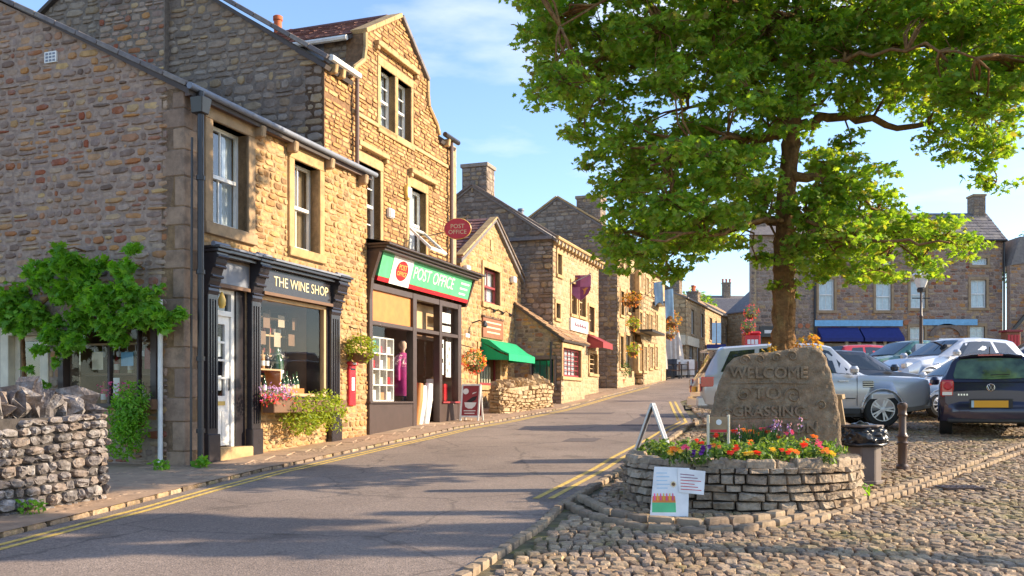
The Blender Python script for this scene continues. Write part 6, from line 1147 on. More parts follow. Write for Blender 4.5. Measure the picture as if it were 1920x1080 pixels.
# right edge: dark gabled pub and trees on the hill
rb = empty('gabled_pub', (28.2,50,2.6), 0, 'old stone pub with black bargeboard and hanging sign at the right edge', 'pub'); FR_ = Fr((hx(1882,600)[0],52.5,0),(1,0,0),(0,-1,0))
stone_wall(rb, FR_, [(.1,2),(6,2),(6,9.8),(.1,9.0)], [(.9,3.2,2.0,4.9)], 'gable_stone', 'gable_mortar', name='front_wall', maxn=60, minpx=8, seed=71, **hk); window(rb, FR_, .9,3.2,2.0,4.9, rec=.1, bars=(2,2), sur=(.1,.15,.1), smat='dressed_dark')
MB().prism(FR_, [(-.1,5.0),(2.2,7.6),(2.2,7.9),(-.3,5.0)], .2, .35).build('bargeboard', 'black_paint', rb); MB().prism(FR_, [(.1,9.0),(6,9.8),(6,11),(.6,10.6)], -5, .1).build('roof', 'slate_grey', rb); B('pub_sign', 'brown_sign', rb, FR_, .0, .85, 3.9, 4.7, .4, .46); MB().tube([FR_.P(1.1,7.2,.1),FR_.P(.9,7.0,.6)], .05, 6).build('lamp_bracket', 'white_paint', rb)
X, Y = (1895-960)/F*48, 48; o = empty('notice_cabinet', (X,Y,G(X,Y)), 0, 'brick red wooden cabinet standing behind the dark hatchback', 'cabinet'); zz = G(X,Y)+.4; B('box', 'brown_sign', o, XZ, X-.35,X+.35,zz,zz+1.9,-Y-.3,-Y+.3, bevel=.03); B('lid', 'dark_red', o, XZ, X-.42,X+.42,zz+1.9,zz+2.0,-Y-.4,-Y+.4)
for i in range(4): B('slat', 'red_paint', o, XZ, X-.31+i*.16,X-.19+i*.16,zz+.2,zz+1.75,-Y+.3,-Y+.33)
def far_tree(x, y, zt, r_, label, mat='leaf_dark', n=900, size=.35):
    z0 = G(x,y); t = empty('tree', (x,y,z0), 0, label, 'tree'); MB().tube([Vector((x,y,z0-.2)),Vector((x+.1,y,(z0+zt)/2))], [.25,.12], 8).build('trunk', 'bark', t)
    rs = random.Random(int(x*3)); pts = [blob((x+rs.uniform(-.5,.5)*r_, y+rs.uniform(-.5,.5)*r_, zt-r_*.7+rs.uniform(-.5,.4)*r_), (r_*.55,r_*.55,r_*.45), n//7, seed=i) for i in range(7)]; leaves('crown', np.concatenate(pts), size, mat, t); return t
far_tree((1305-960)/F*85, 85, EYE+(HZ-545)/F*85, 1.8, 'small round tree above the far roofs at the street end', 'leaf_tree')
far_tree((1893-960)/F*70, 70, EYE+(HZ-442)/F*70, 2.4, 'dark tree beside the right hand chimney of the long building'); far_tree((1925-960)/F*74, 74, EYE+(HZ-452)/F*74, 3, 'dark tree at the right edge above the pub roof', 'leaf_tree')
# ------------------------------------------------------------------ left foreground: dry stone wall, vine, shrub
dwall = drywall('dry_stone_wall', 'rough grey dry stone wall with jagged upright coping in the left foreground', (-6.05,4.3), (-4.16,9.62), .95, .84, .5, .05, 'dry_stone', cope=(.2,.42), n=300, seed=21, course=(.06,.13), width=(.07,.22), copew=(.08,.17))
vine = empty('grape_vine', GB.P(1.5,2.4,.3), 0, 'bright green leafy vine climbing over the side window of the wine shop', 'vine')
rs = random.Random(3); st = MB(); pts = []
VB = [(20,560,44),(75,515,40),(120,495,30),(60,590,42),(125,545,42),(185,560,40),(160,515,34),(205,600,38),(235,545,34),(255,590,36),(290,590,30),(312,600,20),(222,630,26),(150,600,34),(100,625,30),(20,600,34),(-30,570,50),(110,470,16),(235,500,22),(190,495,18),(75,655,16),(105,680,12),(55,690,10),(275,555,22),(140,640,22)]
VB = [(x, y, r_*.82) for x, y, r_ in VB]+[(x+rs.uniform(-40,40), y+rs.uniform(-45,30), rs.uniform(9,16)) for x, y, r_ in VB]
for i, (x, y, r_) in enumerate(VB):
    n = rs.uniform(.2,.55); u, v = GB.px(x,y,n); k = r_/F*13.6; c = GB.P(u,v,n); pts.append(blob(c, (k*1.05,k*.8,k*.9), int(260*(r_/36)**2), seed=i, shell=.15))
    a = GB.P(u+rs.uniform(-.2,.2),v-rs.uniform(-.1,.15),.05)
    if i < 20: st.tube([a, a.lerp(c,.5)+Vector((rs.uniform(-.05,.05),0,.05)), c], [.018,.012,.006], 5)
st.tube([GB.P(2.9,.4,.08), GB.P(2.75,1.4,.1), GB.P(2.8,2.5,.12), GB.P(2.2,2.9,.12), GB.P(1.2,2.95,.12), GB.P(.4,2.8,.15)], [.04,.035,.03,.025,.02,.01], 6)
st.build('stem', 'bark', vine, smooth=60); leaves('foliage', np.concatenate(pts), .115, 'leaf_vine', vine, 'lobed', up=.35, seed=2)
u, v = GB.px(242,795,.3); sh = empty('trailing_shrub', GB.P(u,v-.5,.3), 0, 'bushy green plant trailing down the wall below the side window', 'shrub')
leaves('foliage', np.concatenate([blob(GB.P(u+dx,v+dz,.3), (.26,.24,.26), 500, seed=i, shell=.4) for i,(dx,dz) in enumerate(((-.05,.22),(.1,.1),(-.05,-.05),(.1,-.25),(-.03,.35)))]), .06, 'leaf_vine', sh, up=.4)
B('trough', 'wood_dark', sh, GB, u-.32, u+.3, v+.2, v+.34, .02, .22); leaves('flowers', blob(GB.P(u+.35,v+.5,.2), (.25,.1,.1), 60, seed=1), .05, 'petal_pink', sh)
def weed(x, y, label, n=60, s=.1):
    p = gp(x,y,.05); t = empty('weed', p, 0, label, 'weed'); leaves('foliage', blob(p+Vector((0,0,.06)), (.12,.1,.09), n, seed=int(x)), s, 'leaf_vine', t, up=.1)
weed(378,876,'tuft of weeds at the foot of the black downpipe'); weed(300,880,'clump of weeds at the foot of the white waste pipe', 90, .07); weed(1215,890,'grassy tuft between the yellow lines and the planter', 120,.09); weed(1610,925,'small weed at the right foot of the planter', 40,.07); weed(60,962,'moss and weeds at the foot of the dry stone wall', 60,.06)
# ------------------------------------------------------------------ round planter
plz = G(PC.x, PC.y-PR); PT = .765; planter = empty('round_planter', (PC.x,PC.y,plz), 0, 'round dry stone planter wall in the cobbles holding flowers and the carved stone', 'planter')
rs = random.Random(8); core = MB(); k = 40
core.lathe((PC.x,PC.y,0), [(PR-.06,-.1),(PR-.06,PT-.06),(PR-.26,PT-.06),(PR-.26,PT-.12)], k); co_ = core.build('core', 'dry_gap', planter, smooth=40)
MB().lathe((PC.x,PC.y,0), [(PR-.25,PT-.3),(PR-.25,PT-.1),(.6,PT-.02),(.1,PT)], 30).build('soil', 'soil', planter, smooth=40)
ms = []; z = plz-.12
def ringstone(t, zc, w_, h, th, r0=PR, tilt=0):
    Nn = Vector((math.cos(t),math.sin(t),0)); Ud = Vector((-Nn.y,Nn.x,0)); m = Matrix((Ud,Vector((0,0,1)),Nn)).transposed().to_4x4() @ Matrix.Rotation(rs.uniform(-.1,.1)+tilt,4,'Z') @ Matrix.Diagonal((w_,h,th,1)); m.translation = Vector((PC.x,PC.y,zc))+Nn*(r0-.08); return m
while z < PT-.1:
    h = min(rs.uniform(.055,.105), PT-.06-z); t = rs.uniform(0,.2)
    t0 = t
    while t < t0+2*math.pi-.03:
        w_ = rs.uniform(.1,.27); w_ = min(w_, (t0+2*math.pi-t)*PR)
        ms.append(ringstone(t+w_/2/PR, z+h/2, w_-.004, h-.002+rs.uniform(-.008,.004), rs.uniform(.09,.125))); t += w_/PR
    z += h
emit(ms, 'block', 'planter_stone', co_, 'stone', 'stonework', 300, 8)
cs = []; t = 0
while t < 2*math.pi:
    w_ = rs.uniform(.14,.3); Nn = Vector((math.cos(t),math.sin(t),0)); Ud = Vector((-Nn.y,Nn.x,0)); m = Matrix((Ud,-Nn,Vector((0,0,1)))).transposed().to_4x4() @ Matrix.Rotation(rs.uniform(-.1,.1),4,'X') @ Matrix.Rotation(rs.uniform(-.12,.12),4,'Y') @ Matrix.Diagonal((w_*1.1,rs.uniform(.22,.3),rs.uniform(.06,.1),1)); m.translation = Vector((PC.x,PC.y,PT-.07))+Nn*(PR-.12); cs.append(m); t += w_/PR*.95
emit(cs, 'block', 'planter_stone', planter, 'coping_stone', 'coping', 60, 5)
# ------------------------------------------------------------------ carved welcome stone
SY = 10.7; k = SY/F
ol = [(1326,862),(1329,800),(1335,765),(1345,725),(1353,703),(1363,684),(1376,671),(1400,664),(1440,660),(1480,655),(1508,650),(1528,651),(1541,658),(1550,672),(1556,692),(1562,718),(1570,748),(1575,775),(1578,810),(1579,862)]
OF = Fr((0,SY,0),(1,0,0),(0,-1,0)); P3 = [((x-960)*k, EYE+(HZ-y)*k) for x,y in ol]
ws = empty('welcome_stone', (2.95,SY,.6), 0, 'large upright brown stone carved with WELCOME standing among the flowers', 'carved stone')
bm = bmesh.new(); vsb = [bm.verts.new(OF.P(u,v,0)) for u,v in P3]; fc = bm.faces.new(vsb); ex = bmesh.ops.extrude_face_region(bm, geom=[fc]); bmesh.ops.translate(bm, vec=(.05,.2,0), verts=[e for e in ex['geom'] if isinstance(e, bmesh.types.BMVert)])
bmesh.ops.recalc_face_normals(bm, faces=bm.faces); me = bpy.data.meshes.new('slab_body'); bm.to_mesh(me); bm.free(); me.materials.append(M['carved_stone'])
wi = W(ws).inverted(); me.transform(wi); sbd = link('slab_body', me, ws); bv = sbd.modifiers.new('edge','BEVEL'); bv.width = .03; bv.segments = 3; bv.limit_method = 'ANGLE'; bv.angle_limit = R(50)
rmesh = sbd.modifiers.new('fine','REMESH'); rmesh.mode = 'VOXEL'; rmesh.voxel_size = .018; tx = bpy.data.textures.new('rough','CLOUDS'); tx.noise_scale = .11; tx.noise_depth = 4; dsp = sbd.modifiers.new('rough','DISPLACE'); dsp.texture = tx; dsp.strength = .04; dsp.mid_level = .5; dsp.texture_coords = 'GLOBAL'
dt = rmesh
def carve(body, x, y, size, sx=1.0): return text(ws, body, OF, (x-960)*k, EYE+(HZ-y)*k, .010, size, 'carved_stone', .007, name='carved_letters', sx=sx, bev=.004)
carve('WELCOME', 1441, 700, .185, 1.0); carve('TO', 1438, 738, .2, 1.15); carve('GRASSING', 1441, 772, .17, 1.05); carve('TON', 1500, 803, .17, 1.1)
def scroll(cx, cy, r0, turns, n=26, flip=1):
    pts = [OF.P((cx-960+flip*(r0*(1-i/n*.85))*math.cos(i/n*turns*6.28))*k, EYE+(HZ-cy+(r0*(1-i/n*.85))*math.sin(i/n*turns*6.28))*k, .008) for i in range(n+1)]; return MB().tube(pts, .009, 6)
for a in ((1395,676,11,1.3,26,1),(1425,674,9,1.2,26,-1),(1455,671,9,1.2,26,1),(1485,668,11,1.3,26,-1),(1395,740,15,1.4,26,1),(1487,742,17,1.4,26,-1),(1362,778,12,1.3,26,1),(1540,760,10,1.3,26,-1)): scroll(*a).build('carved_scroll', 'carved_stone', ws, smooth=60)
for x0, x1, y in ((1372,1510,719),(1372,1515,785)): MB().tube([OF.P((x0-960)*k,EYE+(HZ-y)*k,.008), OF.P(((x0+x1)/2-960)*k,EYE+(HZ-y+2)*k,.008), OF.P((x1-960)*k,EYE+(HZ-y)*k,.008)], .008, 6).build('carved_line', 'carved_stone', ws)
# ------------------------------------------------------------------ flower bed
bedv = empty('bedding_foliage', (PC.x,PC.y-.6,PT), 0, None); rs = random.Random(12)
def inbed(y): 
    while True:
        a, q = rs.uniform(0,6.283), rs.uniform(.0,1.02)**.6; x, yy = PC.x+q*math.cos(a), PC.y+q*math.sin(a)
        if yy < SY-.08 and (yy < 9.9 or x < 2.0 or x > 3.9 or True): return x, yy
bed = []; 
for i in range(46):
    x, yy = inbed(0); h = .06+.07*rs.random(); bed.append(blob((x,yy,PT+h*.6), (.13,.13,h), 75, seed=i, shell=.2))
bpy.data.objects.remove(bedv)
o = leaves('bedding_foliage', np.concatenate(bed), .065, 'leaf_bed', None, up=.3, stuff=True); o['label'] = 'mass of lime and dark green bedding leaves filling the planter'
names = {'petal_red':'red','petal_orange':'orange','petal_pink':'pink','petal_purple':'deep purple','petal_yellow':'yellow','petal_lilac':'lilac'}
FLW = [(1275,845,'petal_yellow'),(1262,840,'petal_orange'),(1287,840,'petal_pink'),(1320,848,'petal_purple'),(1322,840,'petal_purple'),(1365,848,'petal_red'),(1377,842,'petal_red'),(1423,847,'petal_red'),(1471,848,'petal_red'),(1438,810,'petal_red'),(1416,812,'petal_orange'),(1375,812,'petal_red'),(1345,815,'petal_red'),(1432,806,'petal_pink'),(1505,836,'petal_red'),(1508,830,'petal_orange'),(1530,830,'petal_pink'),(1536,836,'petal_pink'),(1528,818,'petal_orange'),(1447,806,'petal_purple'),(1396,808,'petal_orange'),(1350,805,'petal_red'),(1300,850,'petal_purple'),(1255,848,'petal_yellow'),(1400,850,'petal_yellow'),(1450,842,'petal_yellow'),(1545,845,'petal_orange'),(1555,850,'petal_yellow'),(1340,838,'petal_orange'),(1490,848,'petal_orange'),(1410,832,'petal_orange'),(1388,825,'petal_yellow'),(1310,830,'petal_red'),(1460,820,'petal_red'),(1480,812,'petal_pink')]
spot = {}
for i, (x, y, m_) in enumerate(FLW):
    zf = PT+.13; t = (zf-EYE)/((HZ-y)/F); t = min(max(t, 9.02), SY-.12); q = Vector(((x-960)/F*t, t, max(PT+.07, min(PT+.26, EYE+(HZ-y)/F*t)))); c = names[m_]
    near = 'front' if y > 838 else 'back'; third = 'left' if x < 1340 else ('middle' if x < 1470 else 'right')
    f_ = empty('bedding_flower', q, 0, f'{c} bedding flower at the {near} {third} of the round planter', 'flower', f'{c} flowers in the planter at its {near} {third}')
    MB().tube([Vector((q.x,q.y,PT-.03)), q], .006, 5).build('stem', 'leaf_dark', f_); leaves('leaves', blob(q-Vector((0,0,.05)), (.07,.07,.05), 16, seed=i), .07, 'leaf_bed', f_)
    for j in range(3):
        c2 = q+Vector((rs.uniform(-.04,.04), rs.uniform(-.05,.02), rs.uniform(-.02,.03))); mb = MB()
        for kk in range(7): t2 = kk*.9; mb.add([c2, c2+Vector((.036*math.cos(t2),.034*math.sin(t2)-.012,.012)), c2+Vector((.036*math.cos(t2+.8),.036*math.sin(t2+.8)-.012,.014))], [(0,1,2)]); mb.add([c2+Vector((0,-.01,.006)), c2+Vector((.02*math.cos(t2),-.018,.02*math.sin(t2))), c2+Vector((.022*math.cos(t2+.8),-.018,.022*math.sin(t2+.8)))], [(0,1,2)])
        mb.build('petals', m_, f_)
for i, (x, y0, y1) in enumerate(((1450,806,790),(1462,806,786),(1455,800,783),(1480,804,792),(1497,806,778),(1385,820,800))):
    Y = SY-.2; a, b = Zpt(x,y0+12,Y), Zpt(x+(5 if i == 4 else 0),y1,Y); sp2 = empty('flower_spike', a, 0, ['first lilac flower spike before the carved stone, left of the group','second and taller lilac spike of the group before the stone','short lilac spike low in the group before the stone','small lilac spike standing apart right of the group','tall leaning lilac spike, rightmost before the stone','faint spike at the left of the lilac group'][i], 'flower')
    MB().tube([a,b], .005, 5).build('stem', 'leaf_dark', sp2); leaves('blossom', np.array([b-(b-a)*t for t in np.linspace(0,.6,16)])+np.random.RandomState(i).normal(size=(16,3))*.012, .035, 'petal_lilac', sp2, up=0)
gr = MB(); rs2 = random.Random(5)
for i in range(160):
    x = rs2.uniform(1375,1455); Y = SY-.1-rs2.random()*.15; a = Zpt(x,845,Y); a.z = PT; b = a+Vector((rs2.uniform(-.08,.08),rs2.uniform(-.05,.03),rs2.uniform(.15,.34))); c = a.lerp(b,.6)+Vector((0,0,.04)); s_ = Vector((.004,0,0)); gr.add([a-s_,a+s_,c+s_,c-s_,b], [(0,1,2,3),(3,2,4)])
o = gr.build('ornamental_grass', 'leaf_dark', None); tag(o, 'fine dark grass blades growing against the carved stone', kind='stuff')
# plaque
pq = empty('bed_plaque', Zpt(1352,840,9.7), 0, 'small grey plaque with cream posts stuck in the flower bed', 'plaque'); k2 = 9.7/F; PF = Fr((0,9.7,0),(1,.05,0),(.05,-1,0))
pu = lambda x, y: ((x-960)*k2, EYE+(HZ-y)*k2)
for a, b in ((1330,1334),(1369,1373)): B('post', 'cream_paint', pq, PF, pu(a,0)[0], pu(b,0)[0], PT-.05, pu(0,778)[1], -.02, .02, bevel=.004)
pb2 = B('board', 'dressed_stone', pq, PF, pu(1334,0)[0], pu(1369,0)[0], pu(0,812)[1], pu(0,782)[1], -.012, .012); B('red_strip', 'red_paint', pb2, PF, pu(1336,0)[0], pu(1367,0)[0], pu(0,811)[1], pu(0,806)[1], .012, .014)
cx, cz = pu(1352,792); MB().prism(PF, [(cx+.03*math.cos(t*.5236),cz+.03*math.sin(t*.5236)) for t in range(12)], .012, .016).build('emblem', 'paper_white', pb2)
# poster boards leaning on the planter
a, b = Zpt(1218,962,8.62), Zpt(1283,966,8.62); LB = Fr((a.x,8.60,G(1,8.6)+.02), (1,-.02,0), (0,-.96,.2), (0,.2,.96)); hh = .44; wd = .35
lb = empty('painted_board', LB.O, 0, 'pale blue board with a sunflower and painted row of figures leaning on the planter', 'poster'); MB().prism(LB, [(0,0),(wd,-.01),(wd+.03,hh),(.055,hh+.015)], -.008, .004).build('board', 'paper_white', lb)
MB().prism(LB, [(.02,.03),(.24,.03),(.24,.13),(.025,.13)], .004, .006).build('green_strip', 'green_paint', lb); MB().prism(LB, [(.025,.12),(.24,.12),(.235,.18),(.03,.18)], .0062, .0072).build('orange_figures', 'petal_orange', lb)
for i in range(7): MB().prism(LB, [(.04+i*.028,.14),(.055+i*.028,.14),(.052+i*.028,.205),(.043+i*.028,.205)], .0075, .0082).build('painted_figure', 'petal_yellow' if i%2 else 'petal_pink', lb)
for i in range(5): MB().prism(LB, [(.07,.25+i*.035),(.17+.02*(i%2),.25+i*.035),(.17+.02*(i%2),.258+i*.035),(.07,.258+i*.035)], .004, .0052).build('written_line', 'flag_blue', lb)
cx, cz = .225, .29
for i in range(12): t = i*.5236; MB().prism(LB, [(cx+.015*math.cos(t-.25),cz+.015*math.sin(t-.25)),(cx+.034*math.cos(t),cz+.034*math.sin(t)),(cx+.015*math.cos(t+.25),cz+.015*math.sin(t+.25))], .005, .007).build('sunflower_petal', 'yellow_plastic', lb)
MB().prism(LB, [(cx+.016*math.cos(t*.5236),cz+.016*math.sin(t*.5236)) for t in range(12)], .005, .008).build('sunflower_centre', 'wood_dark', lb)
l2 = empty('written_sheet', LB.P(.3,.3,0), 0, 'white sheet of handwriting fixed beside the sunflower board', 'poster'); MB().prism(LB, [(.27,.215),(.5,.19),(.525,.41),(.265,.44)], .008, .011).build('sheet', 'white_paint', l2)
for i in range(6): MB().prism(LB, [(.29,.24+i*.028),(.48-.03*(i%3),.228+i*.028),(.48-.03*(i%3),.235+i*.028),(.29,.247+i*.028)], .011, .0122).build('written_line', 'red_paint' if i < 4 else 'purple_paint', l2)
# metal A-frame behind the planter
Y = 14.0; X = (1224-960)/F*Y; aboard((X,Y,G(X,Y)), R(76), .5, .86, .6, 'aluminium', 'lead_grey', 'bare aluminium A-frame sign seen edge on behind the planter', fwid=.04)
# litter bin with black bag
X, Y = 4.22, 11.25; z0 = G(X,Y); bn = empty('litter_bin', (X,Y,z0), 0, 'brown octagonal litter bin topped by a crumpled black bin bag', 'litter bin')
oc8 = lambda r_: [(X+r_*math.cos(R(22.5+45*i)), Y+r_*math.sin(R(22.5+45*i))) for i in range(8)]
MB().prism(XY, oc8(.22), z0, z0+.46).build('body', 'bin_body', bn, bevel=.015); MB().prism(XY, oc8(.235), z0, z0+.05).build('plinth', 'bin_body', bn, bevel=.01)
bm = bmesh.new(); bmesh.ops.create_icosphere(bm, subdivisions=5, radius=1); rs3 = random.Random(2)
from mathutils import noise
for v in bm.verts:
    p = v.co.copy(); q = noise.noise(p*2.2)*.12+abs(noise.noise(p*4+Vector((3,1,2))))*.2-abs(noise.noise(p*9))*.12; s_ = 1+q; v.co = Vector((p.x*.285*s_, p.y*.285*s_, max(-.11, p.z*.15*s_)+(.02 if p.z > 0 else 0)))
me = bpy.data.meshes.new('bag'); bm.to_mesh(me); bm.free(); me.polygons.foreach_set('use_smooth', [True]*len(me.polygons)); me.materials.append(M['bin_bag']); o = link('black_bag', me, bn); o.location = (0,0,.56)
MB().tube([Vector((X+.27*math.cos(t*.35),Y+.27*math.sin(t*.35),z0+.48+.01*math.sin(t*2))) for t in range(19)], .02, 6, False).build('bag_rim', 'bin_bag', bn, smooth=60)
MB().prism(XY, oc8(.25), z0+.68, z0+.71).build('lid', 'bin_body', bn, bevel=.01)
# bollard
q = gp(1692,881); bo = empty('iron_bollard', q, 0, 'brown cast iron bollard with ringed collar at the edge of the cobbles', 'bollard')
MB().lathe(q, [(.085,-.02),(.085,.05),(.062,.08),(.06,.34),(.078,.37),(.06,.39),(.06,.43),(.08,.46),(.06,.49),(.05,.52),(.048,.74)], 18).build('shaft', 'iron_brown', bo, smooth=35); MB().lathe(q, [(.062,.74),(.066,.76),(.055,.78),(.055,.84),(.066,.86),(.066,.9),(.045,.925),(.015,.93)], 18).build('cap', 'iron_brown', bo, smooth=35)
# slatted bench behind the stone, facing the square
bx, by, bz = 4.2, 11.55, .62; be = empty('wooden_bench', (bx,by,bz-.3), 0, 'slatted wooden bench half hidden behind the carved stone', 'bench'); BF = Fr((bx-.0,by,0)+0*Vector() if False else (bx+.13,by+.07,0), (-.5,.87,0), (.84,.49,.22), (-.19,-.11,.97)); SF2 = Fr((bx-.04,by,0), (-.5,.87,0), (0,0,1), (.87,.5,0))
MB().box(SF2,-.02,1.5,-.1,.55,.3,bz).build('plinth', 'planter_stone', be, bevel=.02)
for i in range(12): B('back_slat', 'wood_light', be, BF, i*.13+.02, i*.13+.1, bz+.42, bz+.78, -.01, .012, bevel=.004)
B('top_rail', 'wood_light', be, BF, -.02, 1.56, bz+.78, bz+.84, -.03, .03, bevel=.006)
for i in range(4): B('seat_slat', 'wood_light', be, SF2, -.03, 1.55, .0+i*.11, .09+i*.11, bz+.4, bz+.43, bevel=.004)
for i in range(2):
    for j in range(2): B('leg', 'wood_dark', be, SF2, i*1.4, .06+i*1.4, .02+j*.34, .08+j*.34, bz, bz+.4)
# lamp post
X, Y = (1727-960)/F*31, 31; z0 = G(X,Y); lp = empty('lamp_post', (X,Y,z0), 0, 'black victorian lamp post with glass lantern among the parked cars', 'lamp post'); zt3 = EYE+(HZ-545)/F*Y
MB().lathe((X,Y,z0), [(.16,0),(.16,.3),(.1,.4),(.075,1.0),(.06,1.1),(.055,2.4),(.07,2.45),(.04,2.5),(.035,zt3-z0)], 12).build('post', 'iron_brown', lp, smooth=35)
MB().tube([Vector((X-.3,Y,zt3-.25)),Vector((X+.3,Y,zt3-.25))], .02, 6).build('ladder_bar', 'pipe_black', lp); MB().lathe((X,Y,zt3), [(.12,-.05),(.14,.05),(.1,.1)], 8).build('collar', 'pipe_black', lp)
MB().lathe((X,Y,zt3), [(.14,.1),(.3,.5)], 6).build('lantern_glass', 'lamp_glass', lp); MB().lathe((X,Y,zt3), [(.33,.5),(.2,.62),(.1,.68),(.05,.78),(.02,.85)], 6).build('lantern_top', 'lamp_glass', lp)
sgp = B('parking_plate', 'paper_white', lp, XZ, X-.22,X+.22, EYE+(HZ-662)/F*Y, EYE+(HZ-645)/F*Y, -Y+.08, -Y+.1)
# ------------------------------------------------------------------ the big sycamore
TY = 12.6; tree = empty('sycamore_tree', ((1470-960)/F*TY, TY, G(3.7,TY)), 0, 'large leafy sycamore rising behind the carved stone', 'tree')
tp = lambda x, y, Y=TY: Zpt(x, y, Y)
trunk_pts = [tp(1470,890),tp(1470,800),tp(1470,700),tp(1468,650),tp(1469,600),tp(1470,540),tp(1469,470),tp(1472,400),tp(1478,330),tp(1482,270),tp(1488,200),tp(1492,120,12.7),tp(1496,30,12.8),tp(1490,-80,12.9),tp(1500,-200,12.8),tp(1495,-330,12.7)]
tr_ = [.3,.24,.18,.165,.16,.155,.145,.135,.13,.125,.12,.1,.085,.07,.05,.03]
mb = MB(); mb.tube(trunk_pts, tr_, 22); to = mb.build('trunk', 'bark', tree, smooth=True)
ss_ = to.modifiers.new('sub','SUBSURF'); ss_.levels = ss_.render_levels = 2; ss_.subdivision_type = 'SIMPLE'; tx2 = bpy.data.textures.new('barkbump','CLOUDS'); tx2.noise_scale = .11; tx2.noise_depth = 5; d2 = to.modifiers.new('b','DISPLACE'); d2.texture = tx2; d2.strength = .13; d2.mid_level = .62; d2.texture_coords = 'GLOBAL'
rs = random.Random(77)
BL = [(1465,225,60,34),(1430,345,40,36),(1450,190,60,36),(1310,225,60,26),(1210,240,50,30),(1160,280,50,34),(1040,50,85,75),(1060,150,70,60),(1150,90,100,85),(1130,190,60,45),(1090,250,40,34),(1120,290,30,26),(1240,60,100,85),(1250,160,60,34),(1340,110,90,80),(1340,20,100,70),(1430,60,95,90),(1400,170,60,40),(1520,40,100,80),(1490,150,70,55),(1590,110,85,70),(1620,30,100,70),(1700,90,90,70),(1740,20,100,70),(1800,110,85,70),(1850,40,90,70),(1900,130,70,70),(1770,180,80,42),(1850,200,70,55),(1690,160,60,40),(1620,180,55,30),
 (1870,255,45,40),(1845,300,38,32),(1868,335,26,20),(1800,225,45,25),(1740,262,26,26),(1780,290,26,22),
 (1200,310,75,55),(1150,360,40,40),(1290,290,85,50),(1370,320,80,60),(1250,380,90,60),(1170,430,52,52),(1330,400,70,50),(1230,450,75,42),(1310,460,65,30),(1390,440,34,30),(1150,490,30,24),(1240,505,40,18),(1200,480,50,28),(1400,270,60,40),(1330,250,50,30),(1420,370,40,40),
 (1530,300,50,45),(1580,340,80,55),(1640,395,60,45),(1540,400,70,60),(1600,450,85,45),(1500,470,42,40),(1690,440,70,45),(1760,450,65,38),(1815,462,36,30),(1560,500,60,30),(1640,510,60,26),(1720,500,45,22),(1480,530,34,22),(1600,270,34,22),(1420,490,24,18),
 (1000,-60,80,70),(1120,-70,110,80),(1260,-90,120,90),(1400,-110,130,100),(1550,-120,130,100),(1700,-100,120,90),(1840,-70,110,80),(1950,10,90,80),(1960,120,70,70),(1200,-200,110,90),(1350,-250,130,110),(1500,-290,140,120),(1660,-250,130,110),(1800,-190,110,90),(1480,-420,120,90)]
LP, SB = [], MB(); nb = 0
limbs = []
def limb(path, r0, r1, depth=0):
    n = len(path); mb = MB(); rr_ = [r0+(r1-r0)*i/(n-1) for i in range(n)]; mb.tube(path, rr_, 8); mb.build('branch', 'bark', tree, smooth=True); limbs.append((path, rr_))
main = [[(1478,250),(1420,262),(1360,262),(1290,285),(1220,310)],[(1490,240),(1540,225),(1590,215),(1660,235),(1740,235),(1800,265),(1850,300)],[(1472,420),(1430,415),(1380,430),(1300,440),(1220,450)],[(1480,200),(1420,180),(1340,190),(1270,215)],
 [(1492,150),(1560,120),(1640,100),(1730,90),(1830,110)],[(1490,130),(1420,110),(1330,100),(1230,110),(1120,150)],[(1495,40),(1400,10),(1280,-20),(1150,-10),(1050,50)],[(1495,60),(1600,20),(1720,-20),(1850,0)],[(1475,390),(1520,420),(1600,450),(1700,455),(1780,455)],[(1478,340),(1530,330),(1600,360),(1660,400)],
 [(1495,-60),(1400,-120),(1300,-180)],[(1495,-60),(1600,-130),(1700,-170)],[(1490,220),(1540,190),(1590,170)]]
for i, pth in enumerate(main):
    for s in (0,) if i in (1,3,12) else ((0,1) if i < 10 else (0,)):
        dy = [0, rs.uniform(1.4,2.2)*(1 if i%2 else -1)][s]; pts = [tp(x,y,TY+dy*(j/(len(pth)-1))**.7) for j,(x,y) in enumerate(pth)]
        fine = []
        for a, b in zip(pts, pts[1:]):
            for t in (0,.33,.66): fine.append(a.lerp(b,t)+Vector((rs.uniform(-.04,.04),rs.uniform(-.05,.05),rs.uniform(-.04,.05))))
        fine.append(pts[-1]); limb(fine, .08 if s == 0 and i < 10 else .035, .012)
tw = MB()
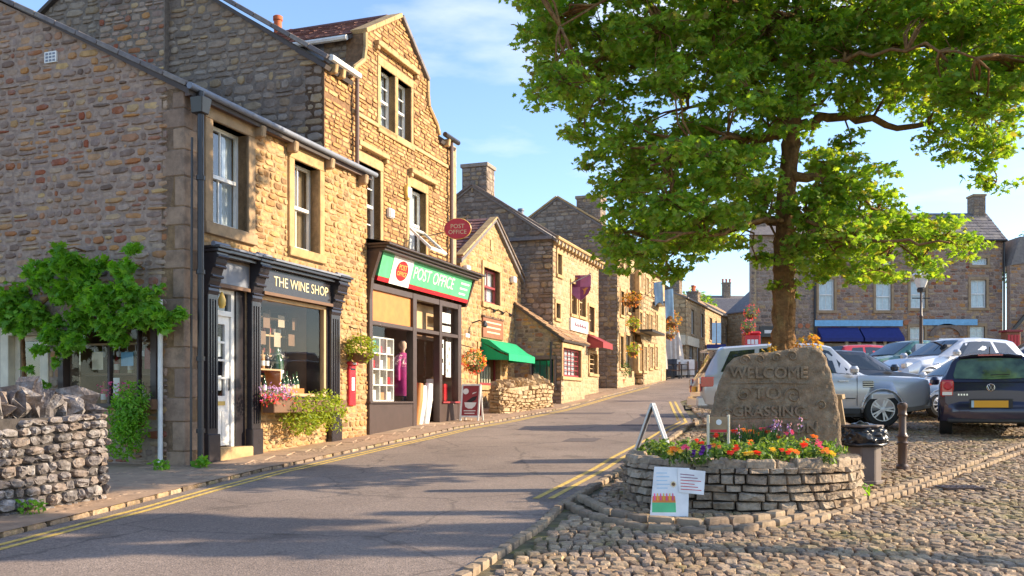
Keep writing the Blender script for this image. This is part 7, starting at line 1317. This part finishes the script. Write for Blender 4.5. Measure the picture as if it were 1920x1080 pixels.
for bi, (x, y, rx, ry) in enumerate(BL):
    offs = (0,) if rx < 40 else ((-.7,.7) if rx < 60 or rs.random() < .6 else (-1.5,0,1.5)); 
    if y > 420: offs = tuple(o*.75 for o in offs)
    for oi, dy in enumerate(offs):
        Y = TY+dy+rs.uniform(-.3,.3); Y = min(Y, 15.2); c = Zpt(x+rs.uniform(-8,8), y+rs.uniform(-6,6), Y); k3 = Y/F
        rr3 = (rx*k3, max(.3, rx*k3*.9), ry*k3); nsub = 1
        # sub-clumps: flattened sprays of leaves on drooping twigs
        nc = max(5, int(rx*ry/200)); dens = 26
        for j in range(nc):
            d = Vector((rs.gauss(0,1),rs.gauss(0,1),rs.gauss(0,1))).normalized(); q = rs.random()**.45; sc = c+Vector((d.x*rr3[0]*q, d.y*rr3[1]*q, d.z*rr3[2]*q))
            if sc.z < 2.6: continue
            r4 = rs.uniform(.1,.21); LP.append(blob(sc, (r4*1.3,r4*1.3,r4*.45), dens, seed=rs.randrange(10**6), shell=.1))
            if j % 2 == 0:
                bst, bd = None, 1e9
                if j % 6 == 0 or not limbs: 
                    for pth, rr_ in limbs:
                        for p in pth[2::2]:
                            dd_ = (p-c).length
                            if dd_ < bd: bd, bst = dd_, p
                    lastst = bst
                    if bd < 1.3: tw.tube([bst, bst.lerp(c,.35)+Vector((rs.uniform(-.12,.12),rs.uniform(-.1,.1),.06)), bst.lerp(c,.7)+Vector((rs.uniform(-.12,.12),rs.uniform(-.1,.1),.04)), c], [.02,.014,.011,.008], 5)
                tw.tube([c, c.lerp(sc,.5)+Vector((rs.uniform(-.06,.06),rs.uniform(-.06,.06),rs.uniform(0,.08))), sc], [.01,.007,.004], 4)
o = tw.build('twigs', 'bark', tree, smooth=True); o['kind'] = 'stuff'
LPc = np.concatenate(LP); leaves('crown', LPc, .086, 'leaf_tree', tree, 'lobed', up=.55, seed=9); print('LEAVES', len(LPc))
sp_ = np.concatenate([blob(Zpt(x,y,12.35), (.12,.1,.1), 26, seed=x) for x,y in ((1440,655),(1518,638),(1528,645),(1500,648))]); leaves('basal_shoots', sp_, .055, 'leaf_autumn', tree, 'lobed', up=.2)
tm = MB(); tm.lathe((tree.location.x,TY,0), [(.95,.2),(.95,.62),(.3,.7)], 20); o = tm.build('tree_mound', 'earth', None, smooth=40); tag(o, 'low mossy mound of earth round the foot of the sycamore', kind='structure')
# a second tree standing right of the picture; its crown dapples the near road
t2 = empty('shade_tree', (13,5.5,G(13,5.5)), 0, 'leafy tree standing just right of the picture, shading the near road', 'tree')
MB().tube([Vector((13,5.5,0)),Vector((12.9,5.7,2.6)),Vector((11.8,7.5,4.1)),Vector((10.2,8.5,5.0)),Vector((9.6,8.8,6.2))], [.22,.18,.14,.1,.05], 12).build('trunk', 'bark', t2, smooth=True)
rs = random.Random(31); pts = []
for i in range(120):
    x = rs.uniform(6.6,12.6); y = 8.6+rs.uniform(-1.1,1.0)+(x-9.5)*.08; z = 5.4+rs.uniform(-.7,.9); pts.append(blob((x,y,z), (rs.uniform(.15,.5),rs.uniform(.1,.25),rs.uniform(.08,.2)), 130, seed=i, shell=.1))
for i in range(14): a = Vector((10.2,8.5,5.0)); b = Vector((rs.uniform(6.8,12.4),rs.uniform(7.7,9.4),rs.uniform(4.9,6.1))); MB().tube([a,a.lerp(b,.5)+Vector((0,0,.15)),b], [.05,.03,.012], 6).build('branch', 'bark', t2)
leaves('crown', np.concatenate(pts), .11, 'leaf_tree', t2, 'lobed', up=.5, seed=3)
# ------------------------------------------------------------------ cars
def wheel(parent, x, y, r_, style='five', side=-1, w_=.22):
    wh = empty_local('wheel', parent, (x,y,r_)); f = -1 if side < 0 else 1
    MB().lathe((0,0,0), [(r_*.66,-w_/2),(r_*.92,-w_/2),(r_,-w_*.36),(r_,w_*.36),(r_*.92,w_/2),(r_*.66,w_/2)], 28, axis='y', cap=False).build('tyre', 'rubber', wh, smooth=40, local=True)
    rm_ = MB(); rm_.lathe((0,0,0), [(r_*.67,f*w_*.3),(r_*.67,f*w_*.5),(r_*.62,f*w_*.5),(r_*.6,f*w_*.1)], 28, axis='y', cap=False)
    n = 5 if style == 'five' else 9
    for i in range(n):
        for dd_ in ((-.16,.16) if style == 'five' else (0,)):
            t = i*2*math.pi/n; d = Vector((math.cos(t+dd_),0,math.sin(t+dd_))); s_ = Vector((-d.z,0,d.x))*.016; y0, y1 = Vector((0,f*w_*.3,0)), Vector((0,f*w_*.47,0)); a, b = d*.03, d*r_*.64
            rm_.add([a-s_+y0,a+s_+y0,b+s_+y0,b-s_+y0,a-s_*1.2+y1,a+s_*1.2+y1,b+s_+y1,b-s_+y1], [(0,1,2,3),(4,5,6,7),(0,1,5,4),(1,2,6,5),(2,3,7,6),(3,0,4,7)])
    rm_.lathe((0,0,0), [(.055,f*w_*.2),(.055,f*w_*.5),(.03,f*w_*.52)], 12, axis='y'); rm_.build('rim', 'alloy', wh, smooth=35, local=True)
    MB().lathe((0,0,0), [(r_*.6,f*w_*.08),(r_*.6,f*w_*.1)], 20, axis='y').build('brake_disc', 'black_trim', wh, local=True)
def empty_local(name, parent, loc):
    o = link(name, None, parent); o.location = loc; o.empty_display_size = .1; return o
LF = Fr((0,0,0),(1,0,0),(0,-1,0),(0,0,1))          # local: u = x, v = z, n = -y (right hand side)
def car(name, label, pos, ang, st, hw, paint, wheels, side_wins, screens, kind='hatch', cat='car', mirror=None):
    """st: stations (x, z_bottom, z_belt, z_top, half width low, belt, top), rear to front"""
    root = empty(name, pos, ang, label, cat)
    def ring(x):
        for a, b in zip(st, st[1:]):
            if x <= b[0]: break
        t = min(1, max(0, (x-a[0])/(b[0]-a[0]))); q = [a[i]+(b[i]-a[i])*t for i in range(7)]; _, zb, zs, zr, wl, wb, wt = q; zm = zb+(zs-zb)*.5
        return [(0,zb),(wl*.88,zb),(wl,zb+.1),(wb+.012,zm),(wb+.004,zs-.09),(wb-.03,zs),(wt,max(zs+.001,zr-.05)),(wt*.9,max(zs+.002,zr-.012)),(wt*.5,max(zs+.003,zr+.004)),(0,max(zs+.004,zr+.01))]
    xs = sorted(set([s[0] for s in st]+[st[0][0]+(st[-1][0]-st[0][0])*i/36 for i in range(37)])); mb = MB(); m_ = 18
    for x in xs:
        rg = ring(x); full = rg+[(-y,z) for y,z in rg[-2:0:-1]]
        for y, z in full: mb.v.append(Vector((x,y,z)))
    for i in range(len(xs)-1):
        for j in range(m_): mb.f.append((i*m_+j,i*m_+(j+1)%m_,(i+1)*m_+(j+1)%m_,(i+1)*m_+j))
    mb.f.append(tuple(range(m_))); mb.f.append(tuple((len(xs)-1)*m_+j for j in range(m_))[::-1])
    body = mb.build('body', paint, root, local=True); ct = []
    for wx, wr in wheels:
        c = MB().lathe((wx,0,wr), [(wr+.055,-hw-.2),(wr+.055,hw+.2)], 28, axis='y').build('cutter', 'black_trim', root, local=True); c2 = c
        bo_ = body.modifiers.new('arch','BOOLEAN'); bo_.operation = 'DIFFERENCE'; bo_.object = c; bo_.solver = 'EXACT'; ct.append(c)
    bpy.context.view_layer.update(); dg = bpy.context.evaluated_depsgraph_get(); nm = bpy.data.meshes.new_from_object(body.evaluated_get(dg)); body.modifiers.clear(); old = body.data; body.data = nm; bpy.data.meshes.remove(old)
    for c in ct: bpy.data.objects.remove(c)
    nm.polygons.foreach_set('use_smooth', [True]*len(nm.polygons)); nm.set_sharp_from_angle(angle=R(32))
    MB().box(LF,-st[-1][0]*.0+st[0][0]+.5,st[-1][0]-.5,.22,.5,-hw*.8,hw*.8).build('underbody', 'black_trim', root, local=True)
    for wx, wr in wheels:
        for s in (-1,1):
            wheel(root, wx, s*(hw-.11), wr, kind if kind in ('five','nine') else 'nine', s)
            arc = [Vector((wx+(wr+.06)*math.cos(R(a)), s*(hw+.012), wr+(wr+.06)*math.sin(R(a)))) for a in range(-10,191,12)]; MB().tube(arc, .018, 6).build('arch_trim', paint, root, smooth=True, local=True)
    def SP(x, t, s=-1, o=.006):
        rg = ring(x); y = rg[5][0]+(rg[6][0]-rg[5][0])*t+o; z = rg[5][1]+(rg[6][1]-rg[5][1])*t; return Vector((x, s*y, z))
    for poly in side_wins:
        for s in (-1,1):
            pts = []
            for (x0,t0),(x1,t1) in zip(poly, poly[1:]+poly[:1]):
                for k4 in range(4): pts.append(SP(x0+(x1-x0)*k4/4, t0+(t1-t0)*k4/4, s))
            MB().add(pts, [tuple(range(len(pts)))]).build('side_window', 'car_glass', root, local=True)
    for (xa, xb, up_) in screens:
        n = 6; mbs = MB()
        for i in range(n+1):
            x = xa+(xb-xa)*i/n; rg = ring(x)
            for yy, zz in [(rg[7][0]-.02,rg[7][1]),(rg[8][0],rg[8][1]),(0,rg[9][1]),(-rg[8][0],rg[8][1]),(-rg[7][0]+.02,rg[7][1])]: mbs.v.append(Vector((x+up_*.012, yy, zz+.008)))
        for i in range(n):
            for j in range(4): k5 = i*5+j; mbs.f.append((k5,k5+1,k5+6,k5+5))
        mbs.build('windscreen' if up_ > 0 else 'rear_window', 'car_glass', root, smooth=True, local=True)
    if mirror:
        for s in (-1,1): MB().lathe((mirror[0], s*(hw+.1), mirror[1]), [(.05,-.07),(.09,-.04),(.1,.03),(.06,.09)], 10).build('door_mirror', paint, root, smooth=40, local=True)
    return root, ring
def lb_(root, name, mat, x0, x1, z0, z1, y0, y1, bevel=.0):
    """box in the car's own axes"""
    return MB().box(Fr((0,0,0),(1,0,0),(0,1,0),(0,0,1)), x0, x1, z0, z1, y0, y1).build(name, mat, root, local=True, bevel=bevel)
# silver SUV
S4 = [(-2.38,.5,.86,.88,.78,.84,.8),(-2.33,.42,1.02,1.05,.86,.92,.84),(-2.28,.4,1.1,1.14,.9,.95,.8),(-2.0,.36,1.13,1.66,.93,.965,.69),(-1.85,.34,1.13,1.74,.93,.97,.7),(-.8,.3,1.11,1.81,.93,.97,.7),(.1,.3,1.1,1.81,.93,.97,.7),(.42,.3,1.1,1.74,.93,.97,.69),(1.06,.3,1.1,1.14,.93,.97,.76),(1.25,.3,1.09,1.11,.93,.97,.76),(2.0,.33,1.04,1.09,.93,.96,.78),(2.22,.36,1.03,1.08,.92,.95,.8),(2.36,.4,1.0,1.05,.91,.93,.79),(2.41,.45,.9,.95,.88,.9,.78)]
fx, fz = (1664-960)/F*19.0, 19.0; hd = R(-4); L0 = Vector((math.cos(hd),math.sin(hd),0)); SC = .965
pos = Vector((fx-1.42*SC*L0.x-.03, fz-1.42*SC*L0.y+.92, 0)); pos.z = G(pos.x, pos.y)+.03
suv, ring = car('silver_suv', 'large silver four by four parked behind the carved stone', pos, hd, S4, .965, 'car_silver', ((-1.36,.375),(1.42,.375)),
  [[(-1.95,.1),(-1.25,.08),(-1.2,.9),(-1.72,.88)],[(-1.15,.08),(-.22,.08),(-.2,.92),(-1.1,.91)],[(-.12,.08),(.98,.08),(.36,.88),(-.1,.92)]], [(.5,1.08,1),(-2.02,-2.26,-1)], kind='five', mirror=(.8,1.2))
suv.scale = (SC,SC,SC)
for s in (-1,1):
    lb_(suv,'tail_light','lamp_red',-2.37,-2.1,.86,1.07,s*.955-.012,s*.955+.012,.006); lb_(suv,'reversing_light','lamp_clear',-2.4,-2.36,.92,1.06,s*.82-.1,s*.82+.1,.006); lb_(suv,'tail_light','lamp_red',-2.4,-2.37,.76,.92,s*.84-.1,s*.84+.1,.006)
    lb_(suv,'headlight','lamp_clear',2.12,2.39,.8,.95,s*.88-.05,s*.88+.055,.02); lb_(suv,'door_seam','black_trim',-.19,-.18,.45,1.08,s*.978-.004,s*.978+.004); lb_(suv,'door_seam','black_trim',.88,.89,.45,1.08,s*.978-.004,s*.978+.004)
    lb_(suv,'side_vent','black_trim',1.0,1.22,.84,.98,s*.975-.006,s*.975+.01,.004); lb_(suv,'door_handle','car_silver',-.4,-.24,.96,.99,s*.99-.01,s*.99+.012,.006); lb_(suv,'door_handle','car_silver',.5,.7,.96,.99,s*.99-.01,s*.99+.012,.006); lb_(suv,'sill','black_trim',-.9,.95,.29,.4,s*.94-.03,s*.94+.03); lb_(suv,'rub_strip','black_trim',-.2,.85,.6,.62,s*.982-.004,s*.982+.006)
for i in range(3): lb_(suv,'vent_slat','chrome',1.0,1.22,.86+i*.045,.87+i*.045,-.995,-.975)
lb_(suv,'spoiler','car_silver',-2.2,-1.95,1.66,1.7,-.6,.6,.01); lb_(suv,'rear_bumper','car_silver',-2.46,-2.2,.42,.66,-.9,.9,.04); lb_(suv,'number_plate','plate_yellow',-2.42,-2.39,.76,.88,-.26,.26); lb_(suv,'grille','black_trim',2.36,2.42,.62,.84,-.5,.5,.01); lb_(suv,'front_bumper','car_silver',2.2,2.47,.4,.66,-.88,.88,.05)
MB().tube([Vector((-2.45,0,.36)),Vector((-2.6,0,.36)),Vector((-2.62,0,.46))], .025, 8).build('tow_bar', 'black_trim', suv, local=True)
# dark blue hatchback seen from behind
S5 = [(-1.94,.42,.78,.8,.66,.72,.66),(-1.9,.34,.92,.94,.78,.81,.72),(-1.86,.3,.98,1.0,.8,.825,.72),(-1.78,.28,1.0,1.12,.81,.83,.68),(-1.6,.26,1.0,1.4,.81,.835,.6),(-1.4,.25,1.0,1.44,.81,.835,.59),(-.5,.25,.97,1.48,.81,.835,.59),(.0,.25,.95,1.45,.81,.835,.59),(.8,.25,.93,.97,.81,.83,.66),(1.5,.27,.82,.88,.8,.82,.62),(1.85,.32,.66,.7,.74,.76,.58),(1.94,.4,.56,.58,.6,.64,.5)]
pos = Vector((9.84,19.35,0)); pos.z = G(9.5,18)+.02
polo, ring = car('blue_hatchback', 'dark blue hatchback seen from behind with orange number plate', pos, R(65), S5, .83, 'car_navy', ((-1.2,.3),(1.26,.3)), [[(-1.5,.12),(-.95,.1),(-.9,.88),(-1.3,.85)],[(-.85,.1),(.62,.1),(.05,.86),(-.8,.88)]], [(.1,.76,1),(-1.79,-1.6,-1)], mirror=(.55,1.02))
# big rear screen, built on the sloping hatch
rwf = Fr((-1.875,0,0),(0,-1,0),(-1,0,.36),(.33,0,.94)); RWL = lambda u,v,n: Vector((-1.9+.0,0,0))
def q_(y, z, o=.012): 
    t = (z-.98)/(1.42-.98); return Vector((-1.9+t*.27-o, y, z+o*.3))
MB().add([q_(-.58,1.02),q_(0,1.0),q_(.58,1.02),q_(.6,1.08),q_(.54,1.31),q_(.48,1.37),q_(0,1.39),q_(-.48,1.37),q_(-.54,1.31),q_(-.6,1.08)], [tuple(range(10))]).build('rear_window', 'rear_glass_green_reflection', polo, local=True)
tg = [(-.74,.96),(.74,.96),(.7,1.12),(.62,1.33),(.5,1.43),(-.5,1.43),(-.62,1.33),(-.7,1.12)]
MB().add([q_(y,z,.002) for y,z in tg]+[q_(y,z,-.12) for y,z in tg], [tuple(range(8)),tuple(range(8,16))]+[(i,(i+1)%8,8+(i+1)%8,8+i) for i in range(8)]).build('tailgate', 'car_navy', polo, local=True)
sp5 = [(-.52,1.44),(-.3,1.475),(0,1.485),(.3,1.475),(.52,1.44)]
MB().add([Vector((-1.4,y,z+.01)) for y,z in sp5]+[Vector((-1.71,y*.96,z-.025)) for y,z in sp5]+[Vector((-1.68,y*.96,z-.06)) for y,z in sp5], [(i,i+1,6+i,5+i) for i in range(4)]+[(5+i,6+i,11+i,10+i) for i in range(4)]).build('roof_spoiler', 'car_navy', polo, smooth=40, local=True); lb_(polo,'brake_light','lamp_red',-1.735,-1.715,1.425,1.45,-.2,.2)
for s in (-1,1):
    lb_(polo,'light_cluster','lamp_red',-1.955,-1.86,.7,1.0,s*.7-.11,s*.7+.11,.03); MB().lathe((-1.965,s*.69,.9), [(.075,0)], 2) if False else None
    c = Vector((-1.957,s*.69,.89)); mb = MB(); k6 = 16; mb.v = [c+Vector((0,.075*math.cos(j*2*math.pi/k6),.075*math.sin(j*2*math.pi/k6))) for j in range(k6)]+[c+Vector((-.02,.055*math.cos(j*2*math.pi/k6),.055*math.sin(j*2*math.pi/k6))) for j in range(k6)]; mb.f = [(j,(j+1)%k6,k6+(j+1)%k6,k6+j) for j in range(k6)]+[tuple(k6+j for j in range(k6))]; mb.build('round_light', 'red_paint', polo, local=True)
    lb_(polo,'reversing_light','lamp_clear',-1.962,-1.955,.725,.785,s*.7-.08,s*.7+.08,.002)
bpl = [(-1.8,-.82),(-1.93,-.74),(-2.0,-.5),(-2.02,0),(-2.0,.5),(-1.93,.74),(-1.8,.82)]; MB().add([Vector((x+.03,y,.27)) for x,y in bpl]+[Vector((x,y,.4)) for x,y in bpl]+[Vector((x+.01,y,.56)) for x,y in bpl]+[Vector((x+.08,y*.99,.63)) for x,y in bpl], [(7*k7+i,7*k7+i+1,7*k7+8+i,7*k7+7+i) for k7 in range(3) for i in range(6)]).build('rear_bumper', 'car_navy', polo, smooth=50, local=True); lb_(polo,'plate_recess','black_trim',-2.03,-2.018,.5,.66,-.34,.34); lb_(polo,'number_plate','plate_yellow',-2.045,-2.03,.51,.63,-.27,.27); lb_(polo,'plate_band','flag_blue',-2.047,-2.03,.51,.63,.27,.31)
lb_(polo,'lower_bumper','black_trim',-2.0,-1.85,.24,.32,-.7,.7,.02); MB().tube([Vector((-1.9,.0,1.08)),Vector((-1.88,-.3,1.09))], .008, 5).build('wiper', 'black_trim', polo, local=True)
mb = MB(); c = Vector((-1.955,0,.86)); mb.tube([c+Vector((0,.062*math.cos(j*.4189),.062*math.sin(j*.4189))) for j in range(16)], .008, 6, False)
for pth in (((-.03,.05),(-.0,-.0),(.03,.05)),((-.052,.02),(-.025,-.045),(0,.0),(.025,-.045),(.052,.02))): mb.tube([c+Vector((-.002,-a,b)) for a,b in pth], .006, 5)
mb.build('badge', 'chrome', polo, local=True); lb_(polo,'badge_disc','black_trim',-1.953,-1.94,.8,.92,-.05,.05)
for i in range(4): lb_(polo,'model_letter','chrome',-1.966,-1.955,.72,.75,.5-i*.045,.525-i*.045)
MB().tube([Vector((-1.35,0,1.47)),Vector((-1.42,0,1.6))], .008, 5).build('aerial', 'black_trim', polo, local=True)
# white small car facing left
pos = Vector((11.1,22.8,0)); pos.z = G(11.2,22.4)+.02
polo.scale = (1.06,1.06,1.07)
wc, ring = car('white_small_car', 'small white hatchback facing left behind the dark blue hatchback', pos, R(190), S5, .83, 'car_white', ((-1.2,.3),(1.26,.3)), [[(-1.5,.12),(-.95,.1),(-.9,.88),(-1.3,.85)],[(-.85,.1),(.62,.1),(.05,.86),(-.8,.88)]], [(.1,.76,1),(-1.79,-1.6,-1)], mirror=(.55,1.02))
for s in (-1,1): lb_(wc,'headlight','lamp_clear',1.66,1.9,.62,.76,s*.66-.1,s*.66+.1,.03); lb_(wc,'indicator','lamp_red',1.45,1.62,.74,.8,s*.8-.02,s*.8+.02,.01)
lb_(wc,'grille','black_trim',1.86,1.97,.4,.52,-.4,.4,.01)
def plaincar(name, label, x, y, ang, paint, st=S5, sc=1.0, src=None):
    p = Vector((x,y,G(x,y)+.02)); c, _ = car(name, label, p, ang, st, .83, paint, ((-1.2,.3),(1.26,.3)), [[(-1.5,.12),(-.95,.1),(-.9,.88),(-1.3,.85)],[(-.85,.1),(.62,.1),(.05,.86),(-.8,.88)]], [(.1,.76,1),(-1.79,-1.6,-1)], mirror=(.55,1.02)); c.scale = (sc*1.08,sc,sc)
    for s in (-1,1): lb_(c,'headlight','lamp_clear',1.66,1.9,.62,.76,s*.62-.1,s*.62+.1,.03); lb_(c,'tail_light','lamp_red',-1.93,-1.82,.74,.95,s*.7-.09,s*.7+.09,.02)
    lb_(c,'number_plate','paper_white',1.9,1.97,.42,.52,-.25,.25); return c
px_ = lambda x, Y: (x-960)/F*Y
plaincar('silver_estate', 'silver estate car parked right of the lamp post', px_(1775,29), 29, R(200), 'car_silver', sc=1.15)
plaincar('dark_pickup', 'dark car with pale roof frame just behind the silver four by four', px_(1598,24.5), 24.5, R(8), 'car_dark', sc=1.05)
plaincar('red_car', 'bright red car between the dark cars in front of the blue awnings', px_(1640,35), 35, R(15), 'car_red', sc=.98)
plaincar('green_glass_car', 'dark green car parked left of the lamp post', px_(1690,33), 33, R(200), 'car_green', sc=1.1)
plaincar('blue_car', 'blue car only just in view at the right edge', px_(1935,33), 33, R(175), 'blue_car', sc=1.1)
